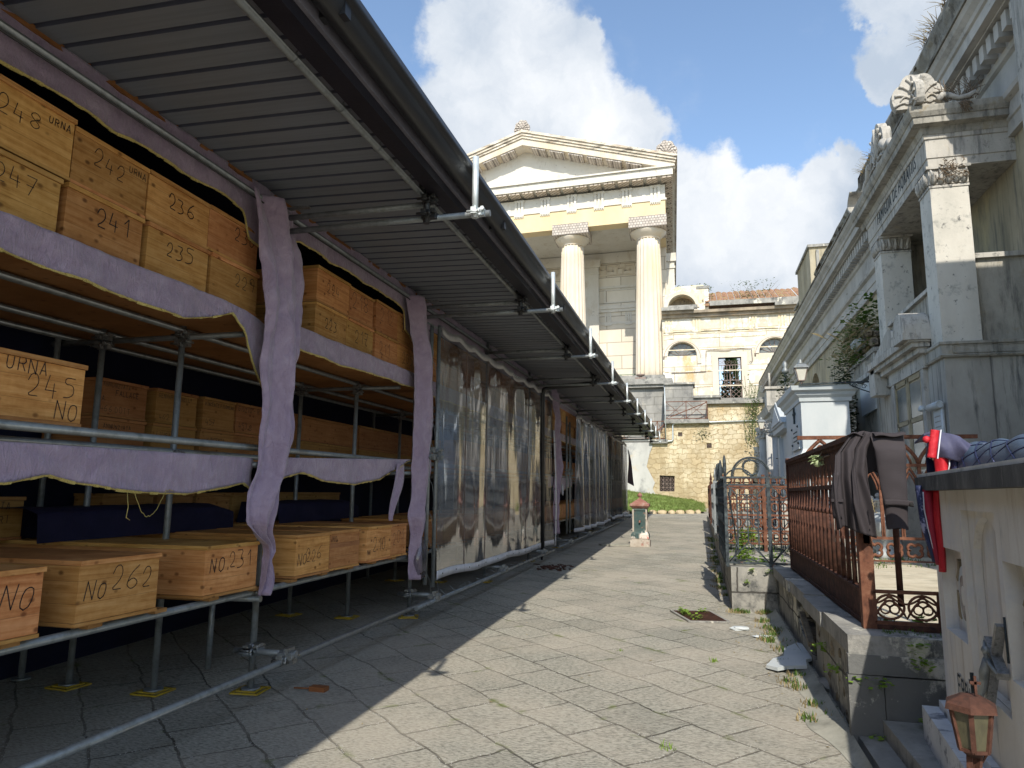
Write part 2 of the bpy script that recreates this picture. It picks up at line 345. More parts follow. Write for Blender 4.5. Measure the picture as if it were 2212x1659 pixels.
wv = t.noise(t.map(t.obj, (1, 2.6, .5)), 1.1, 3, .5, .5); bp = t.bump(wv, .16, .06)
gl = t.n('ShaderNodeBsdfGlossy'); gl.inputs['Roughness'].default_value = .07; gl.inputs['Color'].default_value = (.80, .82, .86, 1); t.set(gl.inputs['Normal'], bp)
tr = t.n('ShaderNodeBsdfTransparent'); tr.inputs[0].default_value = (.68, .67, .68, 1)
df = t.n('ShaderNodeBsdfDiffuse'); df.inputs[0].default_value = (.36, .36, .38, 1); t.set(df.inputs['Normal'], bp); tl = t.n('ShaderNodeBsdfTranslucent'); tl.inputs[0].default_value = (.34, .34, .36, 1)
m1 = t.n('ShaderNodeMixShader'); m1.inputs[0].default_value = .5; t.set(m1.inputs[1], df.outputs[0]); t.set(m1.inputs[2], tl.outputs[0])
m2 = t.n('ShaderNodeMixShader'); t.set(m2.inputs[0], t.math('ADD', t.math('MULTIPLY', t.ramp(wv, [(.35, 0.), (.8, 1.)]), .10), .15)); t.set(m2.inputs[1], tr.outputs[0]); t.set(m2.inputs[2], m1.outputs[0])
lw = t.n('ShaderNodeLayerWeight'); lw.inputs[0].default_value = .28; t.set(lw.inputs['Normal'], bp)
m3 = t.n('ShaderNodeMixShader'); t.set(m3.inputs[0], t.math('ADD', t.math('MULTIPLY', lw.outputs['Fresnel'], .42), .03, True)); t.set(m3.inputs[1], m2.outputs[0]); t.set(m3.inputs[2], gl.outputs[0])
nt.links.new(m3.outputs[0], out.inputs[0]); M['clear'] = t.m
# paving of old lava slabs laid on the diagonal
t = NT('lava_paving'); dn = t.noise(t.obj, 1.3, 4, .6, out='Color'); dsc = t.n('ShaderNodeVectorMath', operation='SCALE'); t.set(dsc.inputs[0], dn); dsc.inputs['Scale'].default_value = .17
av = t.n('ShaderNodeVectorMath', operation='ADD'); t.set(av.inputs[0], t.obj); t.set(av.inputs[1], dsc.outputs[0])
pv = t.map(av.outputs[0], (1, 1, 0), (0, 0, R(43)))
b = t.brick(pv, .54, .42, .009, (.285, .275, .23), (.385, .37, .31), (.05, .046, .038), .5, .35); fac = b['Fac']
med = t.noise(t.obj, 1.1, 7, .65); col = t.mix(t.ramp(med, [(.33, 0.), (.66, 1.)]), b['Color'], t.mix(.5, b['Color'], (.43, .385, .31)))
chis = t.noise(t.map(t.obj, (1, 2.4, 1), (0, 0, .3)), 30, 7, .72); col = t.mix(t.ramp(chis, [(.36, .85), (.55, 0.)]), col, (.075, .07, .055)); col = t.mix(t.ramp(chis, [(.55, 0.), (.72, .5)]), col, (.42, .40, .33))
bl = t.noise(t.obj, .55, 5, .6); col = t.mix(t.ramp(bl, [(.45, 0.), (.62, .5)]), col, (.43, .385, .315))
grit = t.vor(t.obj, 46, out='Distance'); near = t.brick(pv, .54, .42, .06, (0, 0, 0), (0, 0, 0), (1, 1, 1), .5, 1.)['Fac']
gm = t.math('MULTIPLY', t.math('LESS_THAN', grit, .20), t.math('MULTIPLY', near, t.ramp(t.noise(t.obj, 6, 3), [(.42, 0.), (.52, 1.)])))
col = t.mix(gm, col, (.62, .60, .55))
moss = t.math('MULTIPLY', near, t.ramp(t.noise(t.obj, 2.6, 5, .7), [(.58, 0.), (.68, .85)])); col = t.mix(moss, col, (.14, .17, .045))
lit = t.vor(t.obj, 9); col = t.mix(t.ramp(lit, [(.02, .6), (.05, 0.)]), col, (.55, .53, .48))
hgt = t.math('SUBTRACT', t.math('ADD', t.math('MULTIPLY', chis, .45), t.math('MULTIPLY', med, .5)), t.math('MULTIPLY', fac, .8))
M['paving'] = t.fin(col, .88, 0, t.bump(hgt, .9, .026), .25)
# stones
def stone(name, a, b_, c, dirt, scale=2.5, bump=.35, joints=None, mort=(.1, .09, .08), wob=.0, mapax='xz', ms=.008, rough=.85):
    t = NT(name); f = t.noise(t.map(t.obj, (1, 1, .5)), scale, 9, .66); col = t.ramp(f, [(.3, a), (.5, b_), (.7, c)]); h = t.noise(t.obj, scale*9, 8, .7); hh = h
    st_ = t.noise(t.map(t.obj, (5, 5, .45)), 1.4, 7, .7)
    for (dc, sc2, st2, lo, hi) in dirt:
        g = t.noise(t.map(t.obj, st2), sc2, 8, .72); col = t.mix(t.ramp(g, [(lo, 0.), (hi, 1.)]), col, dc)
    if joints:
        v = t.obj
        if wob:
            dn = t.noise(t.obj, 2.2, 4, .6, out='Color'); ds = t.n('ShaderNodeVectorMath', operation='SCALE'); t.set(ds.inputs[0], dn); ds.inputs['Scale'].default_value = wob
            a2 = t.n('ShaderNodeVectorMath', operation='ADD'); t.set(a2.inputs[0], t.obj); t.set(a2.inputs[1], ds.outputs[0]); v = a2.outputs[0]
        s3 = t.sep(v); vv = t.comb(t.math('ADD', s3[0], s3[1]), s3[2]) if mapax == 'both' else t.comb(s3[0], s3[2])
        bb = t.brick(vv, joints[0], joints[1], ms, (1, 1, 1), (.82, .82, .82), (0, 0, 0), .5, .2)
        col = t.mix(1., col, t.mix(bb['Fac'], bb['Color'], (1, 1, 1)), 'MULTIPLY'); col = t.mix(t.math('MULTIPLY', bb['Fac'], .85), col, mort)
        hh = t.math('SUBTRACT', t.math('MULTIPLY', h, .6), bb['Fac'])
    return t.fin(col, rough, 0, t.bump(hh, bump, .015), .3)
S1 = (1, 1, 1)
M['marble'] = stone('weathered_marble', (.31, .29, .25), (.42, .395, .35), (.51, .48, .43), [((.13, .13, .125), 1.6, (4, 4, .5), .50, .68), ((.17, .165, .15), 5, S1, .56, .66), ((.43, .36, .26), 1.2, (2, 2, .6), .58, .75)], 1.6)
M['marble_d'] = stone('dark_stained_marble', (.22, .205, .175), (.33, .31, .265), (.43, .40, .345), [((.10, .098, .09), 1.8, (4, 4, .6), .50, .70), ((.30, .25, .17), 2.4, S1, .58, .7)], 2.4, .6)
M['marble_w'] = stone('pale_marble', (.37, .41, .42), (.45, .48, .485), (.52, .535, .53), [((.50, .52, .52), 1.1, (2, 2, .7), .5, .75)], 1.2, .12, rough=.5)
M['marble_t'] = stone('tomb_marble', (.58, .53, .46), (.69, .65, .58), (.76, .73, .67), [((.36, .27, .18), 1.1, (7, 7, .5), .55, .74), ((.28, .28, .26), 2.6, (5, 5, .8), .60, .74), ((.48, .50, .55), .8, S1, .5, .7)], 1.6, .3)
M['slab_d'] = stone('blackened_slab', (.03, .03, .03), (.075, .075, .072), (.16, .155, .145), [((.38, .36, .32), 3, (9, 9, 1.2), .60, .72)], 4, .5)
M['slab_l'] = stone('slab_top', (.50, .48, .42), (.62, .60, .54), (.70, .68, .62), [((.25, .24, .2), 6, S1, .55, .7)], 4, .3)
M['stucco'] = stone('cream_stucco', (.54, .50, .43), (.61, .58, .51), (.66, .63, .57), [((.46, .39, .29), 1.4, (1, 1, .5), .54, .75), ((.30, .27, .22), 3, (1, 1, .6), .62, .68)], .6, .12)
M['ashlar'] = stone('cream_ashlar', (.64, .57, .46), (.70, .64, .53), (.76, .70, .60), [], .6, .3, (2.5, 1.15), (.30, .25, .19), ms=.035)
M['coltop'] = stone('column_stucco', (.52, .45, .35), (.61, .54, .44), (.66, .61, .52), [((.62, .48, .28), .5, (1, 1, .2), .5, .75), ((.45, .40, .32), 2.4, S1, .62, .7)], .35, .15)
M['ochre'] = stone('yellow_stucco', (.60, .47, .27), (.66, .53, .32), (.69, .57, .37), [], .5, .1)
M['mesh_st'] = stone('capital_netting', (.42, .37, .31), (.54, .48, .42), (.60, .55, .49), [], 3, .6, (.22, .2), (.13, .11, .10), ms=.02)
M['cornice'] = stone('stained_cornice', (.44, .38, .30), (.62, .55, .44), (.74, .68, .58), [((.22, .19, .15), 1.0, (.6, .6, 3), .50, .62), ((.55, .35, .22), 1.3, (.6, .6, 2), .56, .68), ((.12, .10, .08), 2.4, (.6, .6, 2.5), .60, .67)], .8, .5)
M['peel'] = stone('peeling_stucco', (.48, .42, .30), (.60, .55, .44), (.69, .65, .56), [((.60, .42, .20), .5, (1, 1, .5), .52, .66), ((.78, .75, .68), .8, S1, .50, .58), ((.33, .28, .20), 1.5, (1, 1, .35), .58, .72), ((.42, .40, .30), 3.5, S1, .60, .66)], .45, .5, (3.2, 1.35), (.36, .30, .2), ms=.03)
M['peel2'] = stone('bare_peeling_plaster', (.46, .38, .24), (.62, .54, .38), (.72, .66, .52), [((.55, .34, .15), .7, (1, 1, .5), .54, .66), ((.74, .70, .62), 1.1, S1, .50, .57), ((.24, .21, .15), 1.9, (1, 1, .4), .55, .70), ((.15, .13, .1), 5, S1, .60, .66)], .7, .7)
M['band_d'] = stone('mouldy_cornice', (.13, .11, .08), (.24, .20, .15), (.42, .34, .24), [((.50, .33, .18), .8, (.4, .4, 2), .56, .66)], 1.2, .6)
M['tuff'] = stone('yellow_tuff', (.38, .29, .16), (.49, .39, .24), (.56, .47, .32), [((.74, .66, .48), .28, (1, 1, .8), .48, .62), ((.40, .31, .18), 1.4, S1, .55, .68), ((.62, .38, .14), .4, (1, 1, .5), .57, .7), ((.2, .16, .1), 7, S1, .63, .68)], 1.1, 1., (.55, .30), (.34, .25, .13), .62, ms=.016)
M['plaster_g'] = stone('grey_white_plaster', (.34, .33, .31), (.45, .44, .41), (.52, .50, .47), [((.24, .24, .23), .8, (1, 1, .8), .52, .66), ((.5, .42, .3), .9, S1, .56, .7)], .7, .6)
M['piperno'] = stone('grey_piperno', (.21, .205, .19), (.31, .30, .275), (.40, .385, .35), [((.13, .13, .13), .9, S1, .50, .66), ((.46, .42, .34), 1.1, (1, 1, .5), .56, .7)], 1.1, .7, (1.15, .55), (.13, .12, .1), .03, 'both', ms=.012)
M['piperno_p'] = stone('plain_piperno', (.17, .165, .15), (.27, .26, .235), (.37, .355, .32), [((.10, .10, .095), 1.6, S1, .50, .64), ((.56, .53, .44), 1.7, (1, 1, .8), .58, .64)], 2.2, .7)
M['plinth'] = stone('plinth_stone', (.17, .165, .15), (.30, .285, .25), (.42, .395, .34), [((.09, .09, .085), 1.4, S1, .50, .60), ((.62, .58, .46), 1.1, S1, .55, .60), ((.10, .13, .04), 2, S1, .66, .72)], 2, .9, (.62, .36), (.04, .035, .03), .06, 'both', ms=.010)
M['rough'] = stone('rough_masonry', (.15, .12, .09), (.27, .22, .15), (.40, .34, .24), [((.07, .06, .05), 4, S1, .5, .62)], 5, 1.6)
M['wallgrey'] = stone('grey_brown_render', (.25, .22, .15), (.36, .315, .22), (.45, .40, .30), [((.15, .14, .11), 1.4, (4, 4, .35), .50, .66), ((.46, .38, .22), .8, (1, 1, .5), .56, .7)], .9, .4)
M['bldg'] = stone('weathered_cornice_marble', (.29, .28, .255), (.39, .375, .345), (.47, .45, .415), [((.20, .20, .19), 1.1, (3, 1.2, .8), .54, .72), ((.13, .12, .10), 2.6, (2, .6, 2), .62, .72)], 1., .35)
M['crumble'] = stone('crumbling_parapet', (.12, .11, .09), (.22, .205, .17), (.33, .31, .26), [((.08, .07, .055), 2.2, S1, .48, .6), ((.36, .33, .27), 3, S1, .58, .66)], 2, 1.5)
M['tile'] = noisy('terracotta_tile', [(.20, .11, .07), (.30, .165, .10), (.36, .24, .16)], 4, .85, bump=.5, dirt=[((.26, .22, .10), 2, S1, .5, .66)])
M['tile_side'] = stone('mutule_stucco', (.50, .42, .33), (.60, .51, .41), (.66, .58, .48), [], 2, .5, (.35, .35), (.16, .12, .09), .0, 'both', ms=.05)
M['cement'] = stone('cement_fillet', (.24, .23, .19), (.31, .30, .25), (.37, .35, .29), [((.15, .145, .12), 2, S1, .5, .7)], 3, .5)
def rust(name, cols, d): return noisy(name, cols, 16, .85, .15, .6, 70, dirt=d, spec=.3, bd=.004)
M['rust'] = rust('rusty_iron', [(.036, .017, .012), (.075, .032, .021), (.12, .052, .033)], [((.04, .025, .02), 9, S1, .56, .7)])
M['rust_b'] = rust('bright_rust', [(.08, .034, .022), (.155, .064, .037), (.21, .10, .06)], [((.09, .045, .03), 9, S1, .54, .68)])
M['iron'] = rust('black_iron', [(.018, .022, .026), (.045, .055, .06), (.09, .11, .115)], [((.30, .12, .06), 11, S1, .62, .7)])
M['greenrail'] = noisy('green_rail', [(.18, .23, .16), (.26, .31, .23)], 6, .7)
M['gateiron'] = noisy('grey_gate_iron', [(.16, .11, .09), (.28, .22, .19)], 6, .7)
M['glassd'] = noisy('dusty_glass', [(.10, .11, .10), (.19, .20, .19)], 1.5, .18, spec=.6, bump=.05)
M['glass_lamp'] = noisy('milky_lamp_glass', [(.52, .50, .42), (.62, .60, .52)], 8, .35, spec=.5)
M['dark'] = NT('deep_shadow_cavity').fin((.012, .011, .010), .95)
M['brass'] = noisy('weathered_brass_frame', [(.22, .18, .11), (.34, .29, .19)], 10, .55, .3, .2)
def leafm(name, a, b_, tr=.35):
    t = NT(name); oi = t.noise(t.obj, 9, 3); c = t.ramp(oi, [(.3, a), (.7, b_)]); t.fin(c, .6, 0, None, .3)
    tl = t.n('ShaderNodeBsdfTranslucent'); t.set(tl.inputs[0], c); mm = t.n('ShaderNodeMixShader'); mm.inputs[0].default_value = tr
    t.set(mm.inputs[1], t.b.outputs[0]); t.set(mm.inputs[2], tl.outputs[0]); t.t.links.new(mm.outputs[0], t.t.nodes['Material Output'].inputs[0]); return t.m
M['leaf'] = leafm('green_leaf', (.05, .10, .015), (.13, .22, .035)); M['leafb'] = leafm('bright_leaf', (.16, .28, .03), (.30, .44, .07), .45)
M['leafd'] = leafm('dark_ivy_leaf', (.02, .045, .012), (.05, .09, .025), .2); M['dry'] = leafm('dry_straw', (.24, .18, .08), (.42, .34, .19), .3)
M['grassm'] = leafm('lawn_blade', (.12, .17, .04), (.25, .30, .09), .4)
M['turf'] = noisy('turf', [(.09, .15, .03), (.17, .25, .055), (.22, .27, .08)], 3, .95, bump=.6, dirt=[((.25, .2, .1), 2, S1, .6, .7)])
M['twig'] = noisy('twig', [(.10, .07, .045), (.2, .15, .1)], 10, .9)
# ---------------------------------------------------------------- scaffold shed
XF = -3.28
def SX(x, y, z): return (x, y, z+sh(y))
YK = [4.93+3.03*k for k in range(-2, 10)]
Y0, Y1 = -9.2, 32.6
shed = thing('scaffold_shed', (XF, 15, 0), 'long galvanised scaffold shed with dark metal roof along the left of the lane', 'shed')
def frange(a, b, s):
    while a < b: yield a; a += s
# roof: ribbed sandwich panels
m = MB(SX); m.mi = 0; P = .18; zr = lambda x: 3.93-.025*(x+3.3)
ys = [Y0+i*P for i in range(int((Y1-Y0)/P)+1)]
for i, y in enumerate(ys[:-1]):
    for (a, b_, dz, mi) in ((0, .145, 0, 0), (.15, P-.005, .022, 1)):
        m.mi = mi; m.add([(-5.6, y+a, zr(-5.6)+dz), (-1.93, y+a, zr(-1.93)+dz), (-1.93, y+b_, zr(-1.93)+dz), (-5.6, y+b_, zr(-5.6)+dz)], [(0, 1, 2, 3)])
    m.mi = 1
    for (a, b_, d0, d1) in ((.145, .15, 0, .022), (P-.005, P, .022, 0)):
        m.add([(-5.6, y+a, zr(-5.6)+d0), (-1.93, y+a, zr(-1.93)+d0), (-1.93, y+b_, zr(-1.93)+d1), (-5.6, y+b_, zr(-5.6)+d1)], [(0, 1, 2, 3)])
m.mi = 2; m.box(-5.62, -1.9, Y0, Y1, 4.09, 4.12); m.box(-5.66, -5.6, Y0, Y1, 3.9, 4.12)
build(m, 'roof', [M['soffit'], M['groove'], M['gutter']], shed)
m = MB(SX); m.box(-1.93, -1.80, Y0, Y1, 3.765, 4.06); roofE = build(m, 'fascia', M['fascia'], shed)
m = MB(SX); m.box(-1.80, -1.776, Y0, Y1, 3.835, 4.0); build(m, 'flange', M['fascia_l'], shed)
m = MB(SX); pr = [(-1.775+.0*i, 0) for i in range(0)]
arc = [(-1.705-.072*math.cos(math.pi*i/10), 3.955-.10*math.sin(math.pi*i/10)) for i in range(11)]
prof = arc+[(-1.61, 3.955), (-1.61, 4.02), (-1.625, 4.02), (-1.64, 3.975)]+[(-1.705-.062*math.cos(math.pi*i/10), 3.965-.09*math.sin(math.pi*i/10)) for i in range(10, -1, -1)]
n0 = len(prof)
m.smooth = True
segs = list(frange(Y0, Y1, 3.03))+[Y1]
for a, b_ in zip(segs, segs[1:]): m.add([(x, a, z) for x, z in prof]+[(x, b_, z) for x, z in prof], [(i, (i+1) % n0, n0+(i+1) % n0, n0+i) for i in range(n0)])
m.smooth = False
for a in segs[1:-1]: m.box(-1.78, -1.63, a-.03, a+.03, 3.87, 3.94)
build(m, 'gutter', M['gutter'], shed)
m = MB(SX); m.tube((-2.02, Y0, 3.80), (-2.02, Y1, 3.80), .025, 12)
for y in frange(Y0+.3, Y1, .52): m.path([(-2.02+.03*math.cos(a), y, 3.80+.03*math.sin(a)) for a in [math.pi*k/6 for k in range(-8, 3)]]+[(-1.96, y+.03, 3.9)], .0035, 5)
build(m, 'purlin_pipe', M['galv'], shed)
def clamp(m, x, y, z, s=1., seed=0):
    rnd = random.Random(seed*31+7)
    m.tube((x, y, z-.028*s), (x, y, z+.028*s), .036*s, 10)
    m.obox((x+.04*s, y, z), (.026*s, 0, 0), (0, .022*s, 0), (0, 0, .028*s)); m.obox((x, y-.042*s, z), (.02*s, 0, 0), (0, .022*s, 0), (0, 0, .024*s))
    m.tube((x+.062*s, y-.05*s, z+.012*s), (x+.062*s, y+.045*s, z+.012*s), .009*s, 6); m.tube((x-.05*s, y-.06*s, z-.01*s), (x+.05*s, y-.06*s, z-.01*s), .009*s, 6)
    m.tube((x+.062*s, y-.055*s, z+.012*s), (x+.062*s, y-.035*s, z+.012*s), .016*s, 6); m.tube((x+.03*s, y-.06*s, z-.01*s), (x+.05*s, y-.06*s, z-.01*s), .016*s, 6)
# tubes that carry the roof at every bay
for k, y in enumerate(YK):
    if y > Y1: break
    m = MB(SX); m.tube((-3.42, y, 3.61), (-1.47, y, 3.61), .0245, 14); m.tube((-3.42, y+.02, 3.735), (-1.98, y+.02, 3.735), .0245, 14); build(m, 'roof_beam', M['galv'], shed)
    m = MB(SX); m.tube((-1.965, y-.055, 3.55), (-1.965, y-.055, 3.86), .026, 12); clamp(m, -1.965, y-.05, 3.62, 1.15, k); clamp(m, -1.965, y-.05, 3.74, 1.1, k+40); clamp(m, -1.99, y-.05, 3.83, 1., k+50); build(m, 'hanger', M['blackm'], shed)
    m = MB(SX); m.tube((-1.575, y-.052, 3.56), (-1.575, y-.052, 4.05), .0245, 14); clamp(m, -1.575, y-.03, 3.61, 1.05, k); build(m, 'gutter_stop', M['galv_w'], shed)
    if k >= 1:
        m = MB(SX); m.box(-3.30, -3.02, y-.01, y+.03, 3.80, 3.815); clamp(m, XF, y+.03, 3.76, 1.1, k+9); clamp(m, XF, y+.03, 3.60, 1.1, k+19); build(m, 'clamp', M['clampm'], shed)
m = MB(SX); m.tube((XF+.02, Y0, 3.78), (XF+.02, Y1, 3.78), .0245, 12); build(m, 'rail', M['galv'], shed)
m = MB(SX); m.tube((XF+.045, Y0, 3.738), (XF+.045, Y1, 3.738), .007, 6); build(m, 'cable', M['pvc'], shed)
m = MB(SX); m.box(-3.36, -3.325, Y0, 9.2, 3.905, 3.945); build(m, 'edge_board', M['wood_d'], shed)
# shelf decks and the tubes under them
m = MB(SX); m.box(-5.35, -3.30, Y0, Y1, 2.80, 2.845); build(m, 'shelf_board', M['wood2'], shed)
m = MB(SX); m.box(-5.35, -4.38, Y0, Y1, 1.775, 1.80); build(m, 'shelf_board', M['wood2'], shed)
m = MB(SX)
for y in frange(Y0, Y1, .5): m.box(-5.3, -3.22, y, y+.1, .765, .788)
build(m, 'shelf_batten', M['wood2'], shed)
for (x, z) in ((-3.95, 2.765), (-4.67, 2.765), (-5.12, 2.765), (XF, 1.83), (-3.95, 1.80), (-4.67, 1.755), (XF, .745), (-4.3, .735), (-5.1, .735)):
    m = MB(SX); m.tube((x, Y0, z), (x, Y1, z), .0245, 12); build(m, 'rail', M['galv'], shed)
for k, y in enumerate(YK):
    if y > Y1: break
    for x, dy in ((XF, 0), (-3.95, -.22), (-4.67, -.27), (-5.15, -.25)):
        top = 3.9 if x == XF else 3.85
        if x in (-3.95, -4.67): top = 2.80
        yy = y+dy; m = MB(); zt = top+sh(yy); m.tube((x, yy, G(yy)+.03), (x, yy, zt), .0245, 12); m.tube((x, yy, G(yy)+.02), (x, yy, G(yy)+.034), .07, 10)
        build(m, 'pole', M['galv'], shed)
    for z in (2.715, 1.70, .70):
        m = MB(SX); m.tube((-5.25, y-.2, z), (XF+.08 if z < 2 else -3.4, y-.2+(.14 if z < 1 else 0), z), .0235, 10); build(m, 'cross_tube', M['galv'], shed)
    if 0 < k < 5:
        for x, dy, z in ((-3.95, -.22, 2.73), (-3.95, -.22, 2.66), (-4.67, -.27, 2.73), (-4.67, -.27, 2.66), (-3.95, -.22, 1.78), (XF, 0, .755)): m = MB(SX); clamp(m, x, y+dy, z, 1.05, k); build(m, 'clamp', M['clampm'], shed)
m = MB(); m.tube((-3.95, 5.32, .05), (-3.95, 5.32, .74), .0245, 12); build(m, 'pole', M['galv'], shed)
# square yellow foot pads
for k, y in enumerate(YK[1:9]):
    for x, dy in ((XF, 0), (-3.95, -.22), (-4.67, -.27)):
        a = random.Random(k*5+int(x*10)).uniform(-.35, .35); yy = y+dy; m = MB(); ca, sa = math.cos(a), math.sin(a)
        for q, zz in ((.105, .012), (.072, .02)):
            cs = [(q, q), (-q, q), (-q, -q), (q, -q)]; w = [(x+cx*ca-cy*sa, yy+cx*sa+cy*ca, G(yy)+zz) for cx, cy in cs]
            for i in range(4): m.bar(w[i], w[(i+1) % 4], .011, .012)
            for p in w: m.tube((p[0], p[1], p[2]-.006), (p[0], p[1], p[2]+.006), .0055, 8)
        build(m, 'foot_pad', M['yellow'], shed)
# low kerb bar in front, its stubs and clamps
XB = -2.975
zb = lambda y: .268+.0085*(y-5)
for (a, b_, dx) in ((1.6, 7.9, 0), (7.3, 14.9, .05), (15.7, 21.6, 0), (21.3, 27.5, .05), (27.2, 32.8, 0)):
    m = MB(); m.tube((XB+dx, a, zb(a)), (XB+dx, b_, zb(b_)), .0245, 14)
    for y in frange(a+.9 if a > 5 else 8.3, b_, .35):
        rr = random.Random(int(y*37)); m.path([(XB+dx+.028*math.cos(t_), y+.012*t_/6, zb(y)+.028*math.sin(t_)) for t_ in [k*.6 for k in range(22)]]+[(XB+dx+.03, y-.06, zb(y)+rr.uniform(.02, .09)), (XB+dx-.02, y-.13, zb(y)+rr.uniform(.0, .1))], .0032, 5)
    build(m, 'kerb_bar', M['galv'], shed)
for k, y in enumerate(YK[1:]):
    if y > Y1: break
    m = MB(); z = zb(y)+.052; m.tube((XF-.12, y-.05, z), (XB+.09, y-.05, z), .024, 12); clamp(m, XF, y-.02, z, 1.2, k); clamp(m, XB, y-.045, z-.01, 1.2, k+3); build(m, 'stub', M['galv'], shed)
    m = MB(); m.obox((XB+.03, y-.05, z), (.02, 0, 0), (0, .045, 0), (0, 0, .045)); clamp(m, XB, y-.05, z-.03, 1.25, k+3); clamp(m, XF, y-.02, z+.02, 1.2, k); build(m, 'clamp', M['clampm'], shed)
# pairs of loose poles that hold the curtains
for (y, z0, z1) in ((7.98, .42, 3.5), (8.24, .36, 3.56), (17.3, .45, 3.3), (17.75, .45, 3.2), (26.1, .55, 3.45), (26.6, .55, 3.4)):
    m = MB(SX); m.tube((-3.10, y, z0), (-3.10, y, z1), .0245, 12); rr = random.Random(int(y*10))
    for zz in frange(z0+.15, z1-.1, .36):
        zz += rr.uniform(-.1, .1); m.path([(-3.10+.028*math.cos(t_), y+.028*math.sin(t_), zz+.006*t_) for t_ in [q*.6 for q in range(20)]]+[(-3.06, y+.05, zz-.03), (-3.05, y+.06, zz-.12), (-3.055, y+.085, zz-.18)], .0028, 5)
    clamp(m, -3.10, y, 1.9, 1.25, 3); clamp(m, -3.10, y, 1.98, 1.1, 4) ; build(m, 'curtain_pole', M['galv'], shed)
m = MB(SX); m.tube((-3.12, 7.9, 3.52), (-3.12, 32.5, 3.62), .011, 8); build(m, 'curtain_rail', M['galv'], shed)
m = MB(SX); m.path([(-1.9, 14.4, 3.85), (-1.93, 14.4, 3.74), (-1.99, 14.4, 3.685), (-2.1, 14.4, 3.67), (-2.95, 14.4, 3.62), (-3.05, 14.4, 3.58), (-3.09, 14.4, 3.48), (-3.09, 14.4, .34)], .052, 14)
m.tube((-3.09, 14.4, .42), (-3.09, 14.4, .05), .022, 10); build(m, 'downpipe', M['pvc'], shed)
m = MB(SX); m.box(-5.36, -5.34, Y0, Y1, -.02, 3.93); m.box(-5.34, -3.45, Y0, Y1, 3.90, 3.912); m.box(-5.34, -3.35, Y1-.01, Y1+.01, .5, 3.9); m.box(-5.34, -3.35, Y0-.02, Y0, .3, 3.9)
build(m, 'tarpaulin', M["tarp"], label='dark navy tarpaulin lining the back and top of the scaffold shed', cat='tarpaulin')
# ---------------------------------------------------------------- wooden boxes
RW = random.Random(5)
def crate(name, label, group, xf, y0, y1, z0, z1, depth, marks=(), lid=True, mat='wood', lift=0):
    sz = sh((y0+y1)/2); z0 += sz; z1 += sz
    r = thing(name, (xf-depth/2, (y0+y1)/2, z0), label, 'wooden box', group)
    m = MB(); th = .026
    m.box(xf-depth, xf, y0, y1, z0+.022, z1-th-.002)
    build(m, 'body', M[mat], r)
    m = MB(); m.box(xf-depth-.01, xf+.012, y0-.004, y1+.006, z1-th, z1); build(m, 'lid', M[mat], r)
    m = MB(); m.box(xf-depth-.01, xf+.008, y0-.003, y1+.003, z0, z0+.02); build(m, 'base_board', M[mat], r)
    if marks:
        m = MB(); H = z1-z0
        for (tx, u, v, h, sl) in marks: write(m, tx, (xf, y0+(y1-y0)*u, z0+H*v), (0, 1, 0), (0, 0, 1), (1, 0, 0), h, (.0052 if h > .07 else .0038)*RW.uniform(.75, 1.35), sl=sl+RW.uniform(-.06, .12), rnd=RW); build(m, 'handwriting', M['ink'], r); m = MB()
    return r
GU, GL, GF, GB = 'boxes of the top layer on the high shelf', 'boxes of the lower layer on the high shelf', 'boxes in the front row on the low shelf', 'stacked boxes in the back row of the middle shelf'
up1 = [(1.78, 2.36, '254', '', ''), (2.40, 2.985, '248', 'URNA', ''), (3.005, 3.56, '242', 'URNA', ''), (3.575, 4.16, '236', '', ''), (4.165, 4.75, '230', '', '')]
for (a, b_, n_, u_, _) in up1:
    d = 0 if n_ != '248' else -.03
    crate('wooden_box', f'pine box marked {n_}{" "+u_ if u_ else ""}, top layer of the high shelf', GU, -3.35-d*.5, a, b_, 3.21, 3.545+(.03 if n_ == '248' else 0), 1.1,
          ([(n_, .24, .5, .10, 0), (u_, .73, .74, .042, .1)] if u_ else [(n_, .32 if n_ == '236' else .5, .48 if n_ == '236' else .55, .10, 0)]))
for (a, b_, n_, u) in [(1.8, 2.33, '253', .3), (2.38, 2.94, '247', .34), (2.985, 3.54, '241', .38), (3.59, 4.165, '235', .3), (4.20, 4.76, '229', .5)]:
    crate('wooden_box', f'pine box marked {n_}, lower layer of the high shelf', GL, -3.335, a, b_, 2.86, 3.20, 1.1, [(n_, u, .52, .10, 0)])
for (a, b_, n_, h, u) in [(5.68, 6.31, '224', .09, .3), (6.32, 6.86, '218', .16, .1), (6.93, 7.51, '212', .15, .2), (7.52, 8.1, '206', .1, .2)]:
    crate('wooden_box', f'pine box marked {n_}, top layer of the high shelf', GU, -3.35, a, b_, 3.225, 3.57-(.02 if n_ == '218' else 0), 1.25, [(n_, u, .4, h, 0)])
for (a, b_, n_, h, u) in [(5.66, 6.26, '223', .09, .3), (6.265, 6.86, '217', .14, .3), (6.92, 7.51, '211', .13, .2), (7.52, 8.1, '205', .13, .25)]:
    crate('wooden_box', f'pine box marked {n_}, lower layer of the high shelf', GL, -3.34, a, b_, 2.87, 3.215, 1.25, [(n_, u, .4, h, 0)])
